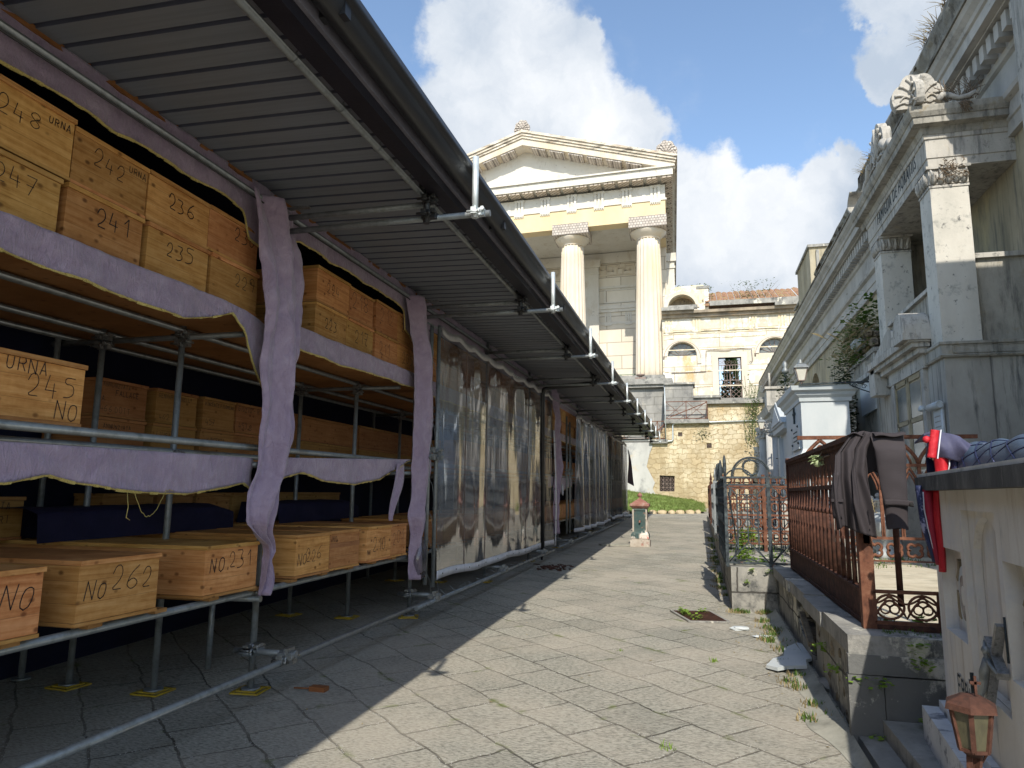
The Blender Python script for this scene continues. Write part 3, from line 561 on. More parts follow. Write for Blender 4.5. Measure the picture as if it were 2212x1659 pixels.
for (a, b_, n_, mk) in [(1.72, 2.33, '255', [('NO', .5, .4, .09, .1)]), (2.36, 2.972, '3', [('3', .42, .42, .12, 0), ('NO', .62, .45, .12, .15)]), (3.19, 3.775, '262', [('NO', .08, .38, .09, .15), ('262', .38, .46, .12, 0)]),
                        (4.20, 4.79, '231', [('NO.', .1, .48, .10, .1), ('231', .44, .52, .11, 0)])]:
    crate('wooden_box', f'long pine box marked NO {n_}, standing out on the low shelf' if n_ not in ('231',) else 'long pine box marked NO 231 behind the big purple drape foot', GF, -3.20, a, b_, .79, 1.135, 1.95, mk)
for (a, b_, n_, mk, l) in [(5.32, 5.875, '226', [('NO', .06, .3, .09, .1), ('226', .3, .36, .10, 0)], 'long pine box marked 226 on the low shelf beyond the purple drape'),
                        (5.885, 6.455, 'NO', [('NO', .08, .72, .05, 0)], 'long pine box marked only NO, with a pale tape strip across'),
                        (6.62, 7.20, '210', [('NO', .05, .2, .05, 0), ('210', .25, .3, .13, 0)], 'long pine box marked 210 on the low shelf'), (7.205, 7.62, '201', [('201', .1, .4, .13, 0)], 'pine box marked 201, last before the narrow purple drape')]:
    r = crate('wooden_box', l, GF, -3.20, a, b_, .79, 1.14, 1.95, mk)
    if n_ == 'NO':
        m = MB(); m.box(-3.199, -3.1975, a, b_, .99+sh(a), 1.03+sh(a)); build(m, 'tape_strip', M['wood2'], r)
crate('wooden_box', 'pine box marked URNA 245 NO alone on the middle rail', None, -3.36, 2.71, 3.25, 1.86, 2.215, .6, [('URNA', .12, .72, .07, 0), ('245', .36, .42, .12, 0), ('NO', .68, .1, .09, .1)])
bk = [(4.78, 5.33, [('ANNUNZIATA', .1, .8, .035, 0), ('FALLACE', .36, .6, .042, 0), ('A', .1, .42, .05, 0), ('466 DOTT', .08, .14, .05, 0)], [('ANNUNZIATA', .2, .7, .035, 0), ('FALLACE', .3, .45, .04, 0)], 'A 466', 'annunziata'),
      (5.45, 6.0, [('GENNARO PINELLI', .06, .75, .036, 0), ('462', .1, .12, .05, 0)], [('LUIGI', .1, .6, .045, 0)], '462', 'luigi'),
      (6.10, 6.60, [('VINCENTE FILOMENA', .05, .75, .032, 0), ('457', .1, .14, .055, 0)], [('VINCENZA', .2, .6, .04, 0)], '457', 'vincenza'),
      (6.63, 7.18, [('GIUZIO - R', .06, .74, .05, 0), ('453 B', .1, .14, .06, 0)], [('GIUZIO R', .1, .55, .05, 0)], '453 B', 'giuzio')]
for (a, b_, t1, t2, n_, n2) in bk:
    crate('wooden_box', f'pine box inked {n_}, upper box of the back row', GB, -4.80, a, b_, 2.105, 2.425, .5, t1, mat='wood2')
    crate('wooden_box', f'pine box under the one inked {n_} in the back row', GB, -4.79, a-.03, b_, 1.80, 2.10, .5, t2, mat='wood2')
for i, (a, b_) in enumerate([(7.3, 9.5), (9.55, 11.8)]):
    for j, (z0, z1) in enumerate([(1.80, 2.10), (2.105, 2.42)]):
        crate('wooden_box', f'long plain box lying lengthwise behind the second opening, {"upper" if j else "lower"} one, {"nearer" if i == 0 else "farther"} end', GB, -4.80, a, b_, z0, z1, .5, mat='wood2')
crate('wooden_box', 'pine box inked IMMACOLATA at the far left behind the long boxes', None, -4.85, 3.72, 4.27, 1.14, 1.45, .4, [('IMMACOLATA', .1, .72, .045, 0), ('ZICENERI', .2, .4, .05, 0)], mat='wood2')
for i, (a, b_, tx) in enumerate([(5.15, 5.75, 'GERMANO-THOFTA'), (5.8, 6.3, 'VINCENZA'), (6.35, 6.9, ''), (6.95, 7.5, ''), (7.6, 9.4, '')]):
    crate('wooden_box', ['pine box inked GERMANO behind the navy cloth', 'pine box inked VINCENZA behind the navy cloth', 'plain pine box behind the end of the navy cloth', 'plain pine box just right of the big drape, low back row', 'long pine box behind the second navy cloth'][i], 'boxes at the back of the low shelf', -5.0, a, b_, 1.14, 1.46, .3, [(tx, .08, .5, .045, 0)] if tx else (), mat='wood2')
for (a, b_, l) in ((3.98, 6.12, 'dark navy cloth covering a coffin behind the front boxes marked 262 and 231'), (6.9, 8.75, 'dark navy cloth covering a coffin behind the boxes marked 210 and 201')):
    m = MB(SX)
    def fn(u, v, a=a, b_=b_):
        y = a+(b_-a)*u; q = v*4; n_ = noise.noise(Vector((y*2.2, v*3, 1)))*.035
        pr_ = [(-4.38, 1.138), (-4.40, 1.34), (-4.5, 1.375), (-4.85, 1.375), (-4.9, 1.138)]; i = min(int(q), 3); f = q-i
        x = pr_[i][0]*(1-f)+pr_[i+1][0]*f; z = pr_[i][1]*(1-f)+pr_[i+1][1]*f; e = max(0, (u-.9)/.1)
        return (x+n_*(1 if v < .4 else 0), y+e*.03, z-abs(n_)*(0 if v in (0, 1) else .6)-e*.05*(v not in (0, 1)))
    m.grid(fn, 50, 16); build(m, 'navy_cloth', M['navy'], label=l, cat='cloth')
# plain boxes seen through or beyond the clear curtains
k = 0; names = {0: 'high shelf, top layer', 1: 'high shelf, lower layer', 2: 'low shelf'}
for i, y in enumerate(frange(8.62, 32.0, .62)):
    for j, (z0, z1) in enumerate([(3.225, 3.56), (2.87, 3.215), (.79, 1.13)]):
        if random.Random(i*3+j).random() < .1: continue
        bay = 'the first clear curtain' if y < 14.3 else 'the gap between curtains' if y < 18.6 else 'the gathered curtains'
        crate('wooden_box', f'plain pine box behind {bay}, {names[j]}' if y >= 14.3 and y < 18.6 or y < 14.3 else f'plain pine box behind {bay}, {names[j]}', f'boxes behind {bay}, {names[j]}', -3.34, y, y+.59, z0, z1, 1.2, lid=True)
for i, y in enumerate(frange(8.6, 26.0, 2.1)):
    for j, (z0, z1) in enumerate([(1.80, 2.10), (2.105, 2.42)]):
        if y > 12: crate('wooden_box', f'long plain box far back on the middle shelf, {"upper" if j else "lower"} layer', f'long boxes far back, {"upper" if j else "lower"} layer', -4.3, y, y+2.0, z0, z1, .9, mat='wood')
# ---------------------------------------------------------------- drapes
def interp(tab, z):
    tab = sorted(tab)
    if z <= tab[0][0]: return tab[0][1:]
    for a, b in zip(tab, tab[1:]):
        if a[0] <= z <= b[0]:
            f = (z-a[0])/(b[0]-a[0]+1e-9); return tuple(p*(1-f)+q*f for p, q in zip(a[1:], b[1:]))
    return tab[-1][1:]
def drape(name, L, Rr, xc, folds, label, amp=.03, seed=0):
    zs = [p[0] for p in L]; z0, z1 = min(zs), max(zs); m = MB(SX)
    def fn(u, v):
        z = z0+(z1-z0)*v; a = interp(L, z)[0]; b = interp(Rr, z)[0]; y = a+(b-a)*u; w = b-a
        f = math.sin(u*folds*math.pi*2+seed+.7*math.sin(z*1.7))*amp+noise.noise(Vector((u*3, z*2.3, seed)))*amp*1.4+noise.noise(Vector((u*11+z*2, z*5.5, seed)))*amp*.45+noise.noise(Vector((u*5-z*3, z*14, seed)))*amp*.25
        bul = math.sin(math.pi*u)*min(.09, w*.25)
        return (xc+f+bul-max(0, z-3.2)*.13, y+noise.noise(Vector((z*4, seed, u)))*.008, z)
    m.grid(fn, 60, 110, thick=(-.003, 0, 0)); return build(m, name, M['purple'], label=label, cat='drape')
Lt = [(3.80, 4.46), (3.25, 4.55), (2.76, 4.61), (2.23, 4.65), (1.84, 4.65), (1.6, 4.61), (1.44, 4.54), (1.28, 4.53), (1.18, 4.66), (1.1, 4.80), (1.02, 4.82), (.89, 4.82), (.80, 4.80), (.74, 4.76)]
Rt = [(3.80, 5.02), (3.43, 5.09), (2.87, 5.1), (2.4, 5.08), (1.98, 5.04), (1.69, 5.02), (1.54, 4.94), (1.36, 4.88), (1.2, 4.87), (1.12, 4.93), (1.05, 4.97), (.98, 4.90), (.88, 4.93), (.74, 4.88)]
drape('purple_drape', Lt, Rt, -3.17, 2.2, 'wide lilac satin drape hanging full height over the nearest post', .035, 1)
Lt = [(3.80, 7.52), (3.1, 7.62), (2.38, 7.7), (1.5, 7.71), (1.2, 7.64), (1.08, 7.70), (.97, 7.73), (.79, 7.72), (.50, 7.73)]
Rt = [(3.80, 8.02), (3.2, 8.13), (2.4, 8.20), (1.8, 8.17), (1.42, 8.12), (1.14, 8.03), (.96, 7.94), (.82, 7.98), (.5, 8.0)]
d2 = drape('purple_drape', Lt, Rt, -3.17, 1.6, 'narrow lilac drape beside the clear curtain, its foot wrapped in a plastic bag', .03, 4)
m = MB(SX); prof = [(.04, 0), (.085, .06), (.10, .2), (.085, .36), (.045, .44), (.05, .47)]
m.lathe((-3.14, 7.86, .50), prof, 22, rad=lambda an, z: 1+.12*math.sin(an*5+z*14)); build(m, 'plastic_bag', M['clear'], d2)
m = MB(SX)
for i in range(40):
    r_ = random.Random(i); m.rock((-3.14+r_.uniform(-.06, .06), 7.86+r_.uniform(-.06, .06), .52+r_.uniform(0, .06)), .014, .014, .01, i, 5)
build(m, 'dead_petals', M['rust'], d2)
drape('purple_drape', [(3.95, 16.0), (3, 16.15), (2, 16.25), (1.2, 16.2), (.5, 16.3)], [(3.95, 16.6), (3.1, 16.75), (2, 16.72), (1.2, 16.5), (.5, 16.5)], -3.2, 1.6, 'lilac drape hanging in the gap between the two curtains', .04, 9)
def band(name, y0, y1, top, bot, xc, label, gold=True, nse=.006, seed=0, mat='purple', sag=0):
    m = MB(SX); N = max(12, int((y1-y0)*28))
    def fn(u, v):
        y = y0+(y1-y0)*u; b = interp(bot, y)[0]; t_ = interp(top, y)[0]; z = b+(t_-b)*v
        return (xc+noise.noise(Vector((y*3.5, z*2.5, seed)))*.022+noise.noise(Vector((y*13, z*9, seed)))*.008+noise.noise(Vector((y*5+z*20, z*4, seed)))*.008+(1-v)*.012*math.sin(y*9+seed), y, z+noise.noise(Vector((y*6, seed, v)))*nse*(1-v))
    m.grid(fn, N, 12, thick=(-.002, 0, 0)); o = build(m, name, M[mat], label=label, cat='valance')
    if gold:
        g = MB(SX); pts = [Vector(fn(i/N/1., 0))+Vector((.006, 0, 0)) for i in range(N+1)]
        for i, (a, b) in enumerate(zip(pts, pts[1:])):
            r_ = random.Random(i+seed); h = .008+r_.uniform(-.004, .003)
            g.add([a+Vector((.004, 0, -h)), b+Vector((.004, 0, -h)), b+Vector((.009, 0, h*.6)), a+Vector((.009, 0, h*.6))], [(0, 1, 2, 3)])
            g.add([a+Vector((-.004, 0, -h)), b+Vector((-.004, 0, -h)), b+Vector((.004, 0, -h)), a+Vector((.004, 0, -h))], [(0, 1, 2, 3)])
        build(g, 'gold_trim', M['gold'], o)
    return o
band('purple_valance', Y0, 4.93, [(Y0, 3.93)], [(Y0, 3.64), (2, 3.64), (3.2, 3.645), (4.3, 3.655), (4.52, 3.63), (4.60, 3.45), (4.93, 3.4)], -3.325, 'lilac valance under the roof edge nearest bay', seed=1)
band('purple_valance', 4.96, 7.95, [(4.9, 3.93)], [(4.9, 3.45), (5.12, 3.60), (5.3, 3.66), (7.4, 3.66), (7.6, 3.6), (7.66, 3.4), (7.95, 3.3)], -3.325, 'lilac valance under the roof edge second bay between the two drapes', seed=2)
band('purple_valance', 8.0, 15.6, [(8, 3.93)], [(8, 3.58), (15.6, 3.55)], -3.33, 'lilac valance above the first clear curtain', False, seed=3)
band('purple_valance', 15.65, 32.5, [(15, 3.93)], [(15, 3.52), (19, 3.56), (32.5, 3.6)], -3.33, 'lilac valance running on above the farther curtains', False, seed=4)
band('purple_valance', Y0, 4.86, [(Y0, 2.875), (4.3, 2.875), (4.55, 2.86), (4.86, 2.8)], [(Y0, 2.67), (2.6, 2.675), (3.3, 2.655), (3.9, 2.64), (4.2, 2.72), (4.4, 2.80), (4.55, 2.70), (4.7, 2.45), (4.86, 2.3)], -3.285, 'lilac band with gold braid along the high shelf, nearest bay', seed=5)
band('purple_valance', 5.0, 7.95, [(5, 2.905)], [(5.0, 2.62), (5.22, 2.71), (6, 2.69), (7, 2.72), (7.95, 2.72)], -3.285, 'lilac band with gold braid along the high shelf, second bay', seed=6)
band('purple_valance', 8, 32.5, [(8, 2.9)], [(8, 2.70), (32, 2.72)], -3.29, 'lilac band along the high shelf behind the clear curtains', seed=7)
band('purple_valance', Y0, 4.72, [(Y0, 1.72), (4.72, 1.75)], [(Y0, 1.55), (2.73, 1.545), (2.95, 1.59), (3.15, 1.55), (3.55, 1.50), (4.0, 1.485), (4.4, 1.53), (4.62, 1.56), (4.72, 1.5)], -3.24, 'lilac valance with gold braid below the middle rail, nearest bay', seed=8)
band('purple_valance', 5.0, 7.8, [(5, 1.765), (7.8, 1.86)], [(5.0, 1.55), (5.15, 1.61), (5.38, 1.655), (5.83, 1.585), (6.4, 1.56), (6.9, 1.62), (7.34, 1.72), (7.62, 1.83), (7.8, 1.85)], -3.24, 'lilac valance with gold braid sagging below the middle rail, second bay', seed=9)
band('purple_valance', 15.7, 18.8, [(15, 1.8)], [(15, 1.5), (16.5, 1.6), (17.2, 1.45), (18.8, 1.6)], -3.24, 'lilac valance below the middle rail in the gap between curtains', seed=10)
m = MB(SX)
def fn(u, v):
    z = 1.8-v*.62; w = .13*(1-v)**.6*(1+.6*math.sin(v*3)); return (-3.22+.02*math.sin(u*6+v*5), 7.33+.1*v*(-1)+.12*(1-v)+(u-.5)*w*1.6, z)
m.grid(fn, 8, 20, thick=(-.004, 0, 0)); build(m, 'cloth_scrap', M['purple'], label='torn lilac rag dangling from the right end of the sagging valance', cat='rag')
m = MB(); r_ = random.Random(3); p = Vector((-3.23, 3.55, 1.50)); pts = [p]
for i in range(26): pts.append(Vector((-3.23, 3.55+.35*(i/26), 1.50-.16*math.sin(math.pi*min(1, i/20))+r_.uniform(-.006, .006))))
m.path(pts, .0022, 4); m.path([(-3.23, 3.5, 1.5), (-3.225, 3.515, 1.40), (-3.22, 3.50, 1.34), (-3.22, 3.53, 1.325)], .0025, 4); build(m, 'loose_thread', M['gold'], label='loose gold thread hanging below the nearest middle valance', cat='thread')
# clear curtains
def curtain(y0, y1, zt, zb0, zb1, label, fold, amp, seed=0, x0=-3.10):
    m = MB(SX); N = int((y1-y0)*(14+fold*6))
    def X(y, v): return x0+amp*(.35+.65*v)*math.sin(y*fold*2.2+seed+1.3*math.sin(y*1.1))+noise.noise(Vector((y*1.4, v*1.5, seed)))*.05
    def fn(u, v):
        y = y0+(y1-y0)*u; zb_ = zb0+(zb1-zb0)*u+.02*math.sin(y*2.3); zz = zt-.05*abs(math.sin(y*4.2)) ; z = zb_+(zz-zb_)*v
        return (X(y, 1-v*.8), y, z)
    m.grid(fn, N, 26); o = build(m, 'clear_curtain', M['clear'], label=label, cat='curtain')
    for nm, va, vb in (('bottom_hem', 0, .032), ('top_hem', .968, 1.0)):
        h = MB(SX); h.grid(lambda u, v: Vector(fn(u, va+(vb-va)*v))+Vector((.004, 0, 0)), N, 1, thick=(.003, 0, 0)); build(h, nm, M['white_pvc'] if nm[0] == 'b' else M['clear_hem'], o)
    h = MB(SX)
    for y in frange(y0+.2, y1, .5):
        p = Vector(fn((y-y0)/(y1-y0), .016)); h.tube((p.x, p.y, p.z), (p.x+.012, p.y, p.z), .011, 8)
    build(h, 'eyelets', M['blackm'], o)
    if y1-y0 > 5 and fold < 2:
        h = MB(SX)
        for u in (.17, .36, .56, .80): h.path([Vector(fn(u, q/14))+Vector((.004, 0, 0)) for q in range(15)], .0045, 4)
        build(h, 'weld_seams', M['gateiron'], o)
    return o
t = NT('clear_hem'); t.fin((.40, .38, .37), .35, 0, t.bump(t.noise(t.map(t.obj, (1, 6, 6)), 3, 5), .8, .03), .5); M['clear_hem'] = t.m
curtain(8.32, 14.25, 3.60, .43, .33, 'large clear plastic curtain with a white bottom hem, nearest one, reflecting the tombs opposite', 1.0, .022, 1)
curtain(14.42, 15.42, 3.62, .33, .35, 'short end of clear curtain right of the black downpipe', 1.5, .05, 2)
m = MB(SX); m.grid(lambda u, v: (-3.05+.03*math.sin(v*3), 15.35+.14*u+.28*math.sin((1-v)*2.2)*(1-v)*.8, .30+2.5*v), 2, 24, thick=(.004, 0, 0)); o = build(m, 'curtain_strip', M['white_pvc'], label='white eyelet strip hanging edgeways at the end of the nearest curtain', cat='strip')
m = MB(SX)
for i in range(7): z = .5+.34*i; m.tube((-3.06, 15.42+.28*math.sin((1-(z-.3)/2.5)*2.2)*(1-(z-.3)/2.5)*.8, z), (-3.02, 15.42+.28*math.sin((1-(z-.3)/2.5)*2.2)*(1-(z-.3)/2.5)*.8, z), .013, 8)
build(m, 'eyelets', M['blackm'], o)
curtain(18.9, 25.9, 3.55, .40, .36, 'milky clear curtain gathered in folds, second along the shed', 2.6, .09, 3)
curtain(26.8, 32.6, 3.55, .42, .42, 'tightly pleated clear curtain at the far end of the shed', 4.2, .075, 5)
m = MB(SX)
for i in range(26):
    a = i*2.4; q = .012*math.sqrt(i)*2; m.path([(-3.17+.02*math.cos(b), 17.05+q*math.cos(a)*.8+.03*math.cos(b+a), 1.5+q*math.sin(a)*.9+.03*math.sin(b+a)) for b in (0, .8, 1.6, 2.4)], .012, 5)
build(m, 'cloth_rosette', M['white_pvc'], label='crumpled whitish rosette knotted on the middle rail between the curtains', cat='rosette')
m = MB(SX)
m.grid(lambda u, v: (-3.02+.26*v*u+.03*math.sin(v*5), 32.75+.25*(u-.5), 3.3-1.5*v-.15*u*v), 10, 20, thick=(-.01, 0, 0)); build(m, 'hanging_cloth', noisy('dusty_mauve_cloth', [(.07, .05, .06), (.10, .07, .085)], 5, .9), label='lilac grey cloth blown out at the far corner of the shed', cat='cloth')
# ---------------------------------------------------------------- ground
m = MB(); xs = [-900, -60, -20, -8, -3, 0, .27, .6, 1, 2, 5, 12, 60, 900]; yy = [-900, -40, -8, 0, 4, 8, 12, 16, 20, 25, 30, 35, 40, 50, 60, 120, 900]
m.add([(x, y, G(y)) for y in yy for x in xs], [(j*len(xs)+i, j*len(xs)+i+1, (j+1)*len(xs)+i+1, (j+1)*len(xs)+i) for j in range(len(yy)-1) for i in range(len(xs)-1)])
build(m, 'lane_paving', M['paving'], base=(0, 0, 0), kind='structure')
def blades(name, spots, mat, hh, rad, n, kind='stuff', label=None, seed=0, wd=.006, **kw):
    m = MB(); rnd = random.Random(seed)
    for sp in spots:
        x, y = sp[0], sp[1]; z = sp[2] if len(sp) > 2 else G(y); sc = sp[3] if len(sp) > 3 else 1
        for i in range(int(n*sc)):
            a = rnd.uniform(0, 6.28); r = rad*sc*math.sqrt(rnd.random()); h = hh*sc*rnd.uniform(.4, 1.1); b = rnd.uniform(0, 6.28); l = rnd.uniform(.2, .8)*h
            p = Vector((x+r*math.cos(a), y+r*math.sin(a), z)); s_ = Vector((math.cos(b+1.57), math.sin(b+1.57), 0))*wd*sc*rnd.uniform(.6, 1.3); d_ = Vector((math.cos(b), math.sin(b), 0))
            q = p+d_*l*.4+Vector((0, 0, h*.6)); t_ = p+d_*l+Vector((0, 0, h))
            m.add([p-s_, p+s_, q+s_*.8, q-s_*.8, t_], [(0, 1, 2, 3), (3, 2, 4)])
    return build(m, name, M[mat], kind=kind, label=label, **kw)
rnd = random.Random(11); sp = []
ca, sa = math.cos(R(43)), math.sin(R(43))
for i in range(230):                      # tufts sit in the joints of the diagonal slabs
    u = rnd.uniform(-6, 24); v = round(rnd.uniform(-20, 20)/.46)*.46+rnd.uniform(-.015, .015); x, y = u*ca+v*sa, -u*sa+v*ca
    if -2.9 < x < 1.2 and 2.2 < y < 20: sp.append((x, y, G(y), rnd.uniform(.35, 1.25)))
blades('grass_tufts', sp, 'leafb', .045, .055, 26, seed=2, wd=.0035)
sp = [(.86-rnd.random()*.22, 5.1+rnd.random()*4.2) for i in range(26)]+[(.35-rnd.random()*.12, 9.4+rnd.random()*12) for i in range(34)]+[(rnd.uniform(.4, .85), 9.38) for i in range(10)]
blades('wall_foot_weeds', sp, 'leaf', .06, .06, 24, seed=5, wd=.005)
blades('dry_wall_foot_litter', [(x-.03, y) for x, y in sp], 'dry', .05, .09, 22, seed=6, wd=.005)
# leaf plants
def plant(m, c, n, r, size, rnd, up_=.6, droop=.3):
    c = Vector(c)
    for i in range(n):
        d_ = Vector((rnd.gauss(0, 1), rnd.gauss(0, 1), rnd.gauss(up_, .7))).normalized()*r*rnd.random()**.5; p = c+d_; a = rnd.uniform(0, 6.28); L = size*rnd.uniform(.6, 1.3)
        t_ = Vector((math.cos(a), math.sin(a), rnd.uniform(-droop, .5))).normalized(); s_ = t_.cross(Vector((rnd.uniform(-.4, .4), rnd.uniform(-.4, .4), 1))).normalized()*L*.34
        m.add([p, p+t_*L*.5+s_, p+t_*L, p+t_*L*.5-s_], [(0, 1, 2, 3)])
# grass mound with kerb stones at the end of the lane
def edge(a): return (-3.4+1.9*(a), 0)
m = MB(); NA = 40
def front(x): # front edge of the lawn in plan, curving back to the right
    t_ = (x+9)/(9.25); return 35.6+2.6*max(0, t_)**3
def fn(u, v):
    x = -9+9.3*u; yf = front(x); yb = 45.9; y = yf+(yb-yf)*v; k_ = 1-((x+9)/9.3)**3*.85
    return (x, y, G(y)+.10+v**.8*1.0*k_+noise.noise(Vector((x*.8, y*.8, 0)))*.08)
m.grid(fn, 60, 30); build(m, 'lawn_slope', M['turf'], kind='structure')
spots = []; rr = random.Random(8)
for i in range(2600):
    p = fn(rr.uniform(.25, 1), rr.random()); spots.append((p[0], p[1], p[2]-.01, rr.uniform(.6, 1.2)))
blades('lawn_grass', spots, 'grassm', .12, .16, 7, seed=9, wd=.014)
i = 0; x = -7.0
while x < .1:
    w = rr.uniform(.28, .5); yf = front(x)-.05; m = MB(); m.rock((x+w/2, yf, G(yf)+.07), w*.52, .12, .13, i); i += 1
    build(m, 'kerb_stone', M['tuff'], label='pale rough tuff stone edging the lawn at the end of the lane', cat='kerb stone', group='kerb stones round the lawn'); x += w+.02
# ---------------------------------------------------------------- hydrant pillar fountain
H = thing('water_fountain', (-1.40, 18.1, G(18.1)), 'weathered cast iron street fountain with peeling red and green paint in the lane', 'fountain')
M['paint'] = noisy('peeling_green_red_paint', [(.03, .075, .075), (.045, .075, .07), (.07, .09, .08)], 5, .6, .1, .4, 30, dirt=[((.62, .55, .48), 2.6, (1, 1, .6), .50, .56), ((.50, .10, .07), 2.2, S1, .56, .60), ((.28, .15, .1), 7, S1, .6, .66)])
M['paintp'] = noisy('flaking_pink_paint', [(.30, .25, .20), (.40, .35, .29), (.46, .42, .36)], 6, .75, 0, .5, 30, dirt=[((.28, .12, .09), 3, S1, .58, .66), ((.2, .17, .14), 5, S1, .58, .66)])
M['paintr'] = noisy('faded_red_paint', [(.20, .08, .06), (.28, .13, .10), (.34, .20, .16)], 7, .6, .1, .4, dirt=[((.5, .42, .36), 8, S1, .58, .64)])
g0 = G(18.1); c = (-1.40, 18.1, g0)
m = MB(); m.lathe(c, [(.235, 0), (.235, .16), (.20, .17), (.20, .20)], 4, square=True); build(m, 'base', M['paintp'], H)
m = MB(); m.poly([(-1.05, .12), (-.95, -.05), (-.6, -.12), (-.2, -.18), (-.15, .25), (-.5, .28)], lambda a, b, t_: (c[0]+a, c[1]+b, g0+.003+t_), 0, .03); build(m, 'worn_sill', M['cement'], H)
m = MB(); m.lathe(c, [(.215, .20), (.215, .30), (.19, .33), (.175, .36), (.165, .44), (.160, .86)], 4, square=True)
m.lathe(c, [(.165, .86), (.175, .88), (.168, .92)], 4, square=True); build(m, 'shaft', M['paint'], H)
m = MB()
for sx_ in (-1, 1):
    for sy_ in (-1, 1): m.box(c[0]+sx_*.16-.018, c[0]+sx_*.16+.018, c[1]+sy_*.16-.018, c[1]+sy_*.16+.018, g0+.36, g0+.90)
build(m, 'corner_ribs', M['paintp'], H)
m = MB(); m.lathe(c, [(.17, .92), (.205, .95), (.235, .985), (.235, 1.03), (.215, 1.045)], 4, square=True); build(m, 'cornice', M['paintr'], H)
m = MB(); m.lathe(c, [(.20, 1.045), (.13, 1.10), (.05, 1.15), (.03, 1.165)], 4, square=True); m.lathe(c, [(.03, 1.16), (.035, 1.175), (.02, 1.19), (.055, 1.215), (.065, 1.245), (.05, 1.275), (.015, 1.30), (.006, 1.32)], 14, rad=lambda an, z: 1+.06*math.sin(an*8)); build(m, 'finial', M['paintr'], H)
m = MB(); m.tube((c[0], c[1]-.16, g0+.62), (c[0], c[1]-.235, g0+.60), .022, 10); m.lathe((c[0], c[1]-.165, g0+.62), [(.001, -.001), (.04, 0)], 12); build(m, 'spout', M['paintr'], H)
# drain grate, marble fragment, litter
DG = thing('drain_grate', (-.04, 9.0, G(9)), 'rusty slotted drain grate with weeds growing through, right side of the lane', 'drain grate')
pts = [(-.36, 9.22), (.10, 9.30), (.30, 8.66), (-.13, 8.58)]
m = MB(); fr = [Vector((x, y, G(y)+.012)) for x, y in pts]
for a, b_ in zip(fr, fr[1:]+fr[:1]): m.bar(a, b_, .03, .02)
build(m, 'stone_frame', M['piperno_p'], DG)
m = MB()
for i in range(1, 24):
    f = i/24; a = fr[0].lerp(fr[1], f); b_ = fr[3].lerp(fr[2], f); m.bar(a, b_, .0095, .016)
for a, b_ in ((fr[0].lerp(fr[3], .5), fr[1].lerp(fr[2], .5)),): m.bar(a, b_, .02, .01)
build(m, 'bars', M['rust'], DG)
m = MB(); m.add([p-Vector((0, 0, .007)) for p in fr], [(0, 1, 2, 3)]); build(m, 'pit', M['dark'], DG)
m = MB(); rr = random.Random(4)
for q in ((-.24, 9.15), (-.18, 9.0), (-.05, 8.72), (-.2, 8.9), (.02, 9.2)): plant(m, (q[0], q[1], G(9)+.02), 26, .07, .045, rr)
build(m, 'drain_weeds', M['leafb'], label='small bright weeds growing out of the drain grate', cat='weeds')
m = MB(); out = [(.52, 6.66), (.60, 6.92), (.70, 7.02), (.74, 7.36), (.88, 7.60), (.99, 7.50), (.96, 7.30), (.93, 7.12), (.96, 6.96), (.86, 6.86), (.84, 6.64), (.68, 6.62), (.60, 6.56)]
m.poly(out, lambda a, b, t_: (a, b, G(7)+.012+.028*t_+(a-.6)*.07), 0, 1); build(m, 'broken_slab', M['marble_w'], label='broken white marble slab lying against the foot of the low wall', cat='slab')
m = MB(); m.rock((.40, 8.30, G(8.3)+.02), .11, .06, .025, 3); build(m, 'plaster_lump', M['marble_w'], label='small white rubble lump beside the drain grate, nearer the drain', cat='rubble')
m = MB(); m.rock((.62, 7.95, G(8)+.015), .12, .05, .018, 5); build(m, 'plaster_lump', M['marble_w'], label='flat white rubble lump between the drain and the broken slab', cat='rubble')
m = MB(); m.rock((.93, 6.2, G(6)+.03), .09, .12, .05, 9); build(m, 'stone', M['piperno_p'], label='grey stone lying at the foot of the low wall near the broken slab', cat='stone')
m = MB(); m.box(-2.87, -2.74, 5.06, 5.13, G(5), G(5)+.035); m.tube((-2.87, 5.09, G(5)+.015), (-3.0, 5.07, G(5)+.015), .006, 6); build(m, 'wood_chip', M['wood_d'], label='small brown wooden block lying under the kerb bar', cat='block')
m = MB(); rr = random.Random(21)
for i in range(70): m.rock((rr.gauss(-2.6, .18), rr.gauss(13.2, .25), G(13.2)+.01), rr.uniform(.01, .05), rr.uniform(.01, .03), .012, i, 5)
build(m, 'debris', M['rust'], kind='stuff')
m = MB()
for i in range(420):
    x, y = rr.uniform(-2.9, .9), rr.uniform(2.5, 18); 
    if rr.random() < .75: x = .85-abs(rr.gauss(0, .25)); y = rr.gauss(8.2, 1.2)
    a = rr.uniform(0, 6.28); s_ = rr.uniform(.006, .02); p = Vector((x, y, G(y)+.006)); u = Vector((math.cos(a), math.sin(a), .15))*s_; v = Vector((-math.sin(a), math.cos(a), .1))*s_*.5
    m.add([p-u, p+v, p+u, p-v], [(0, 1, 2, 3)])
build(m, 'dry_leaf_litter', M['dry'], kind='stuff')
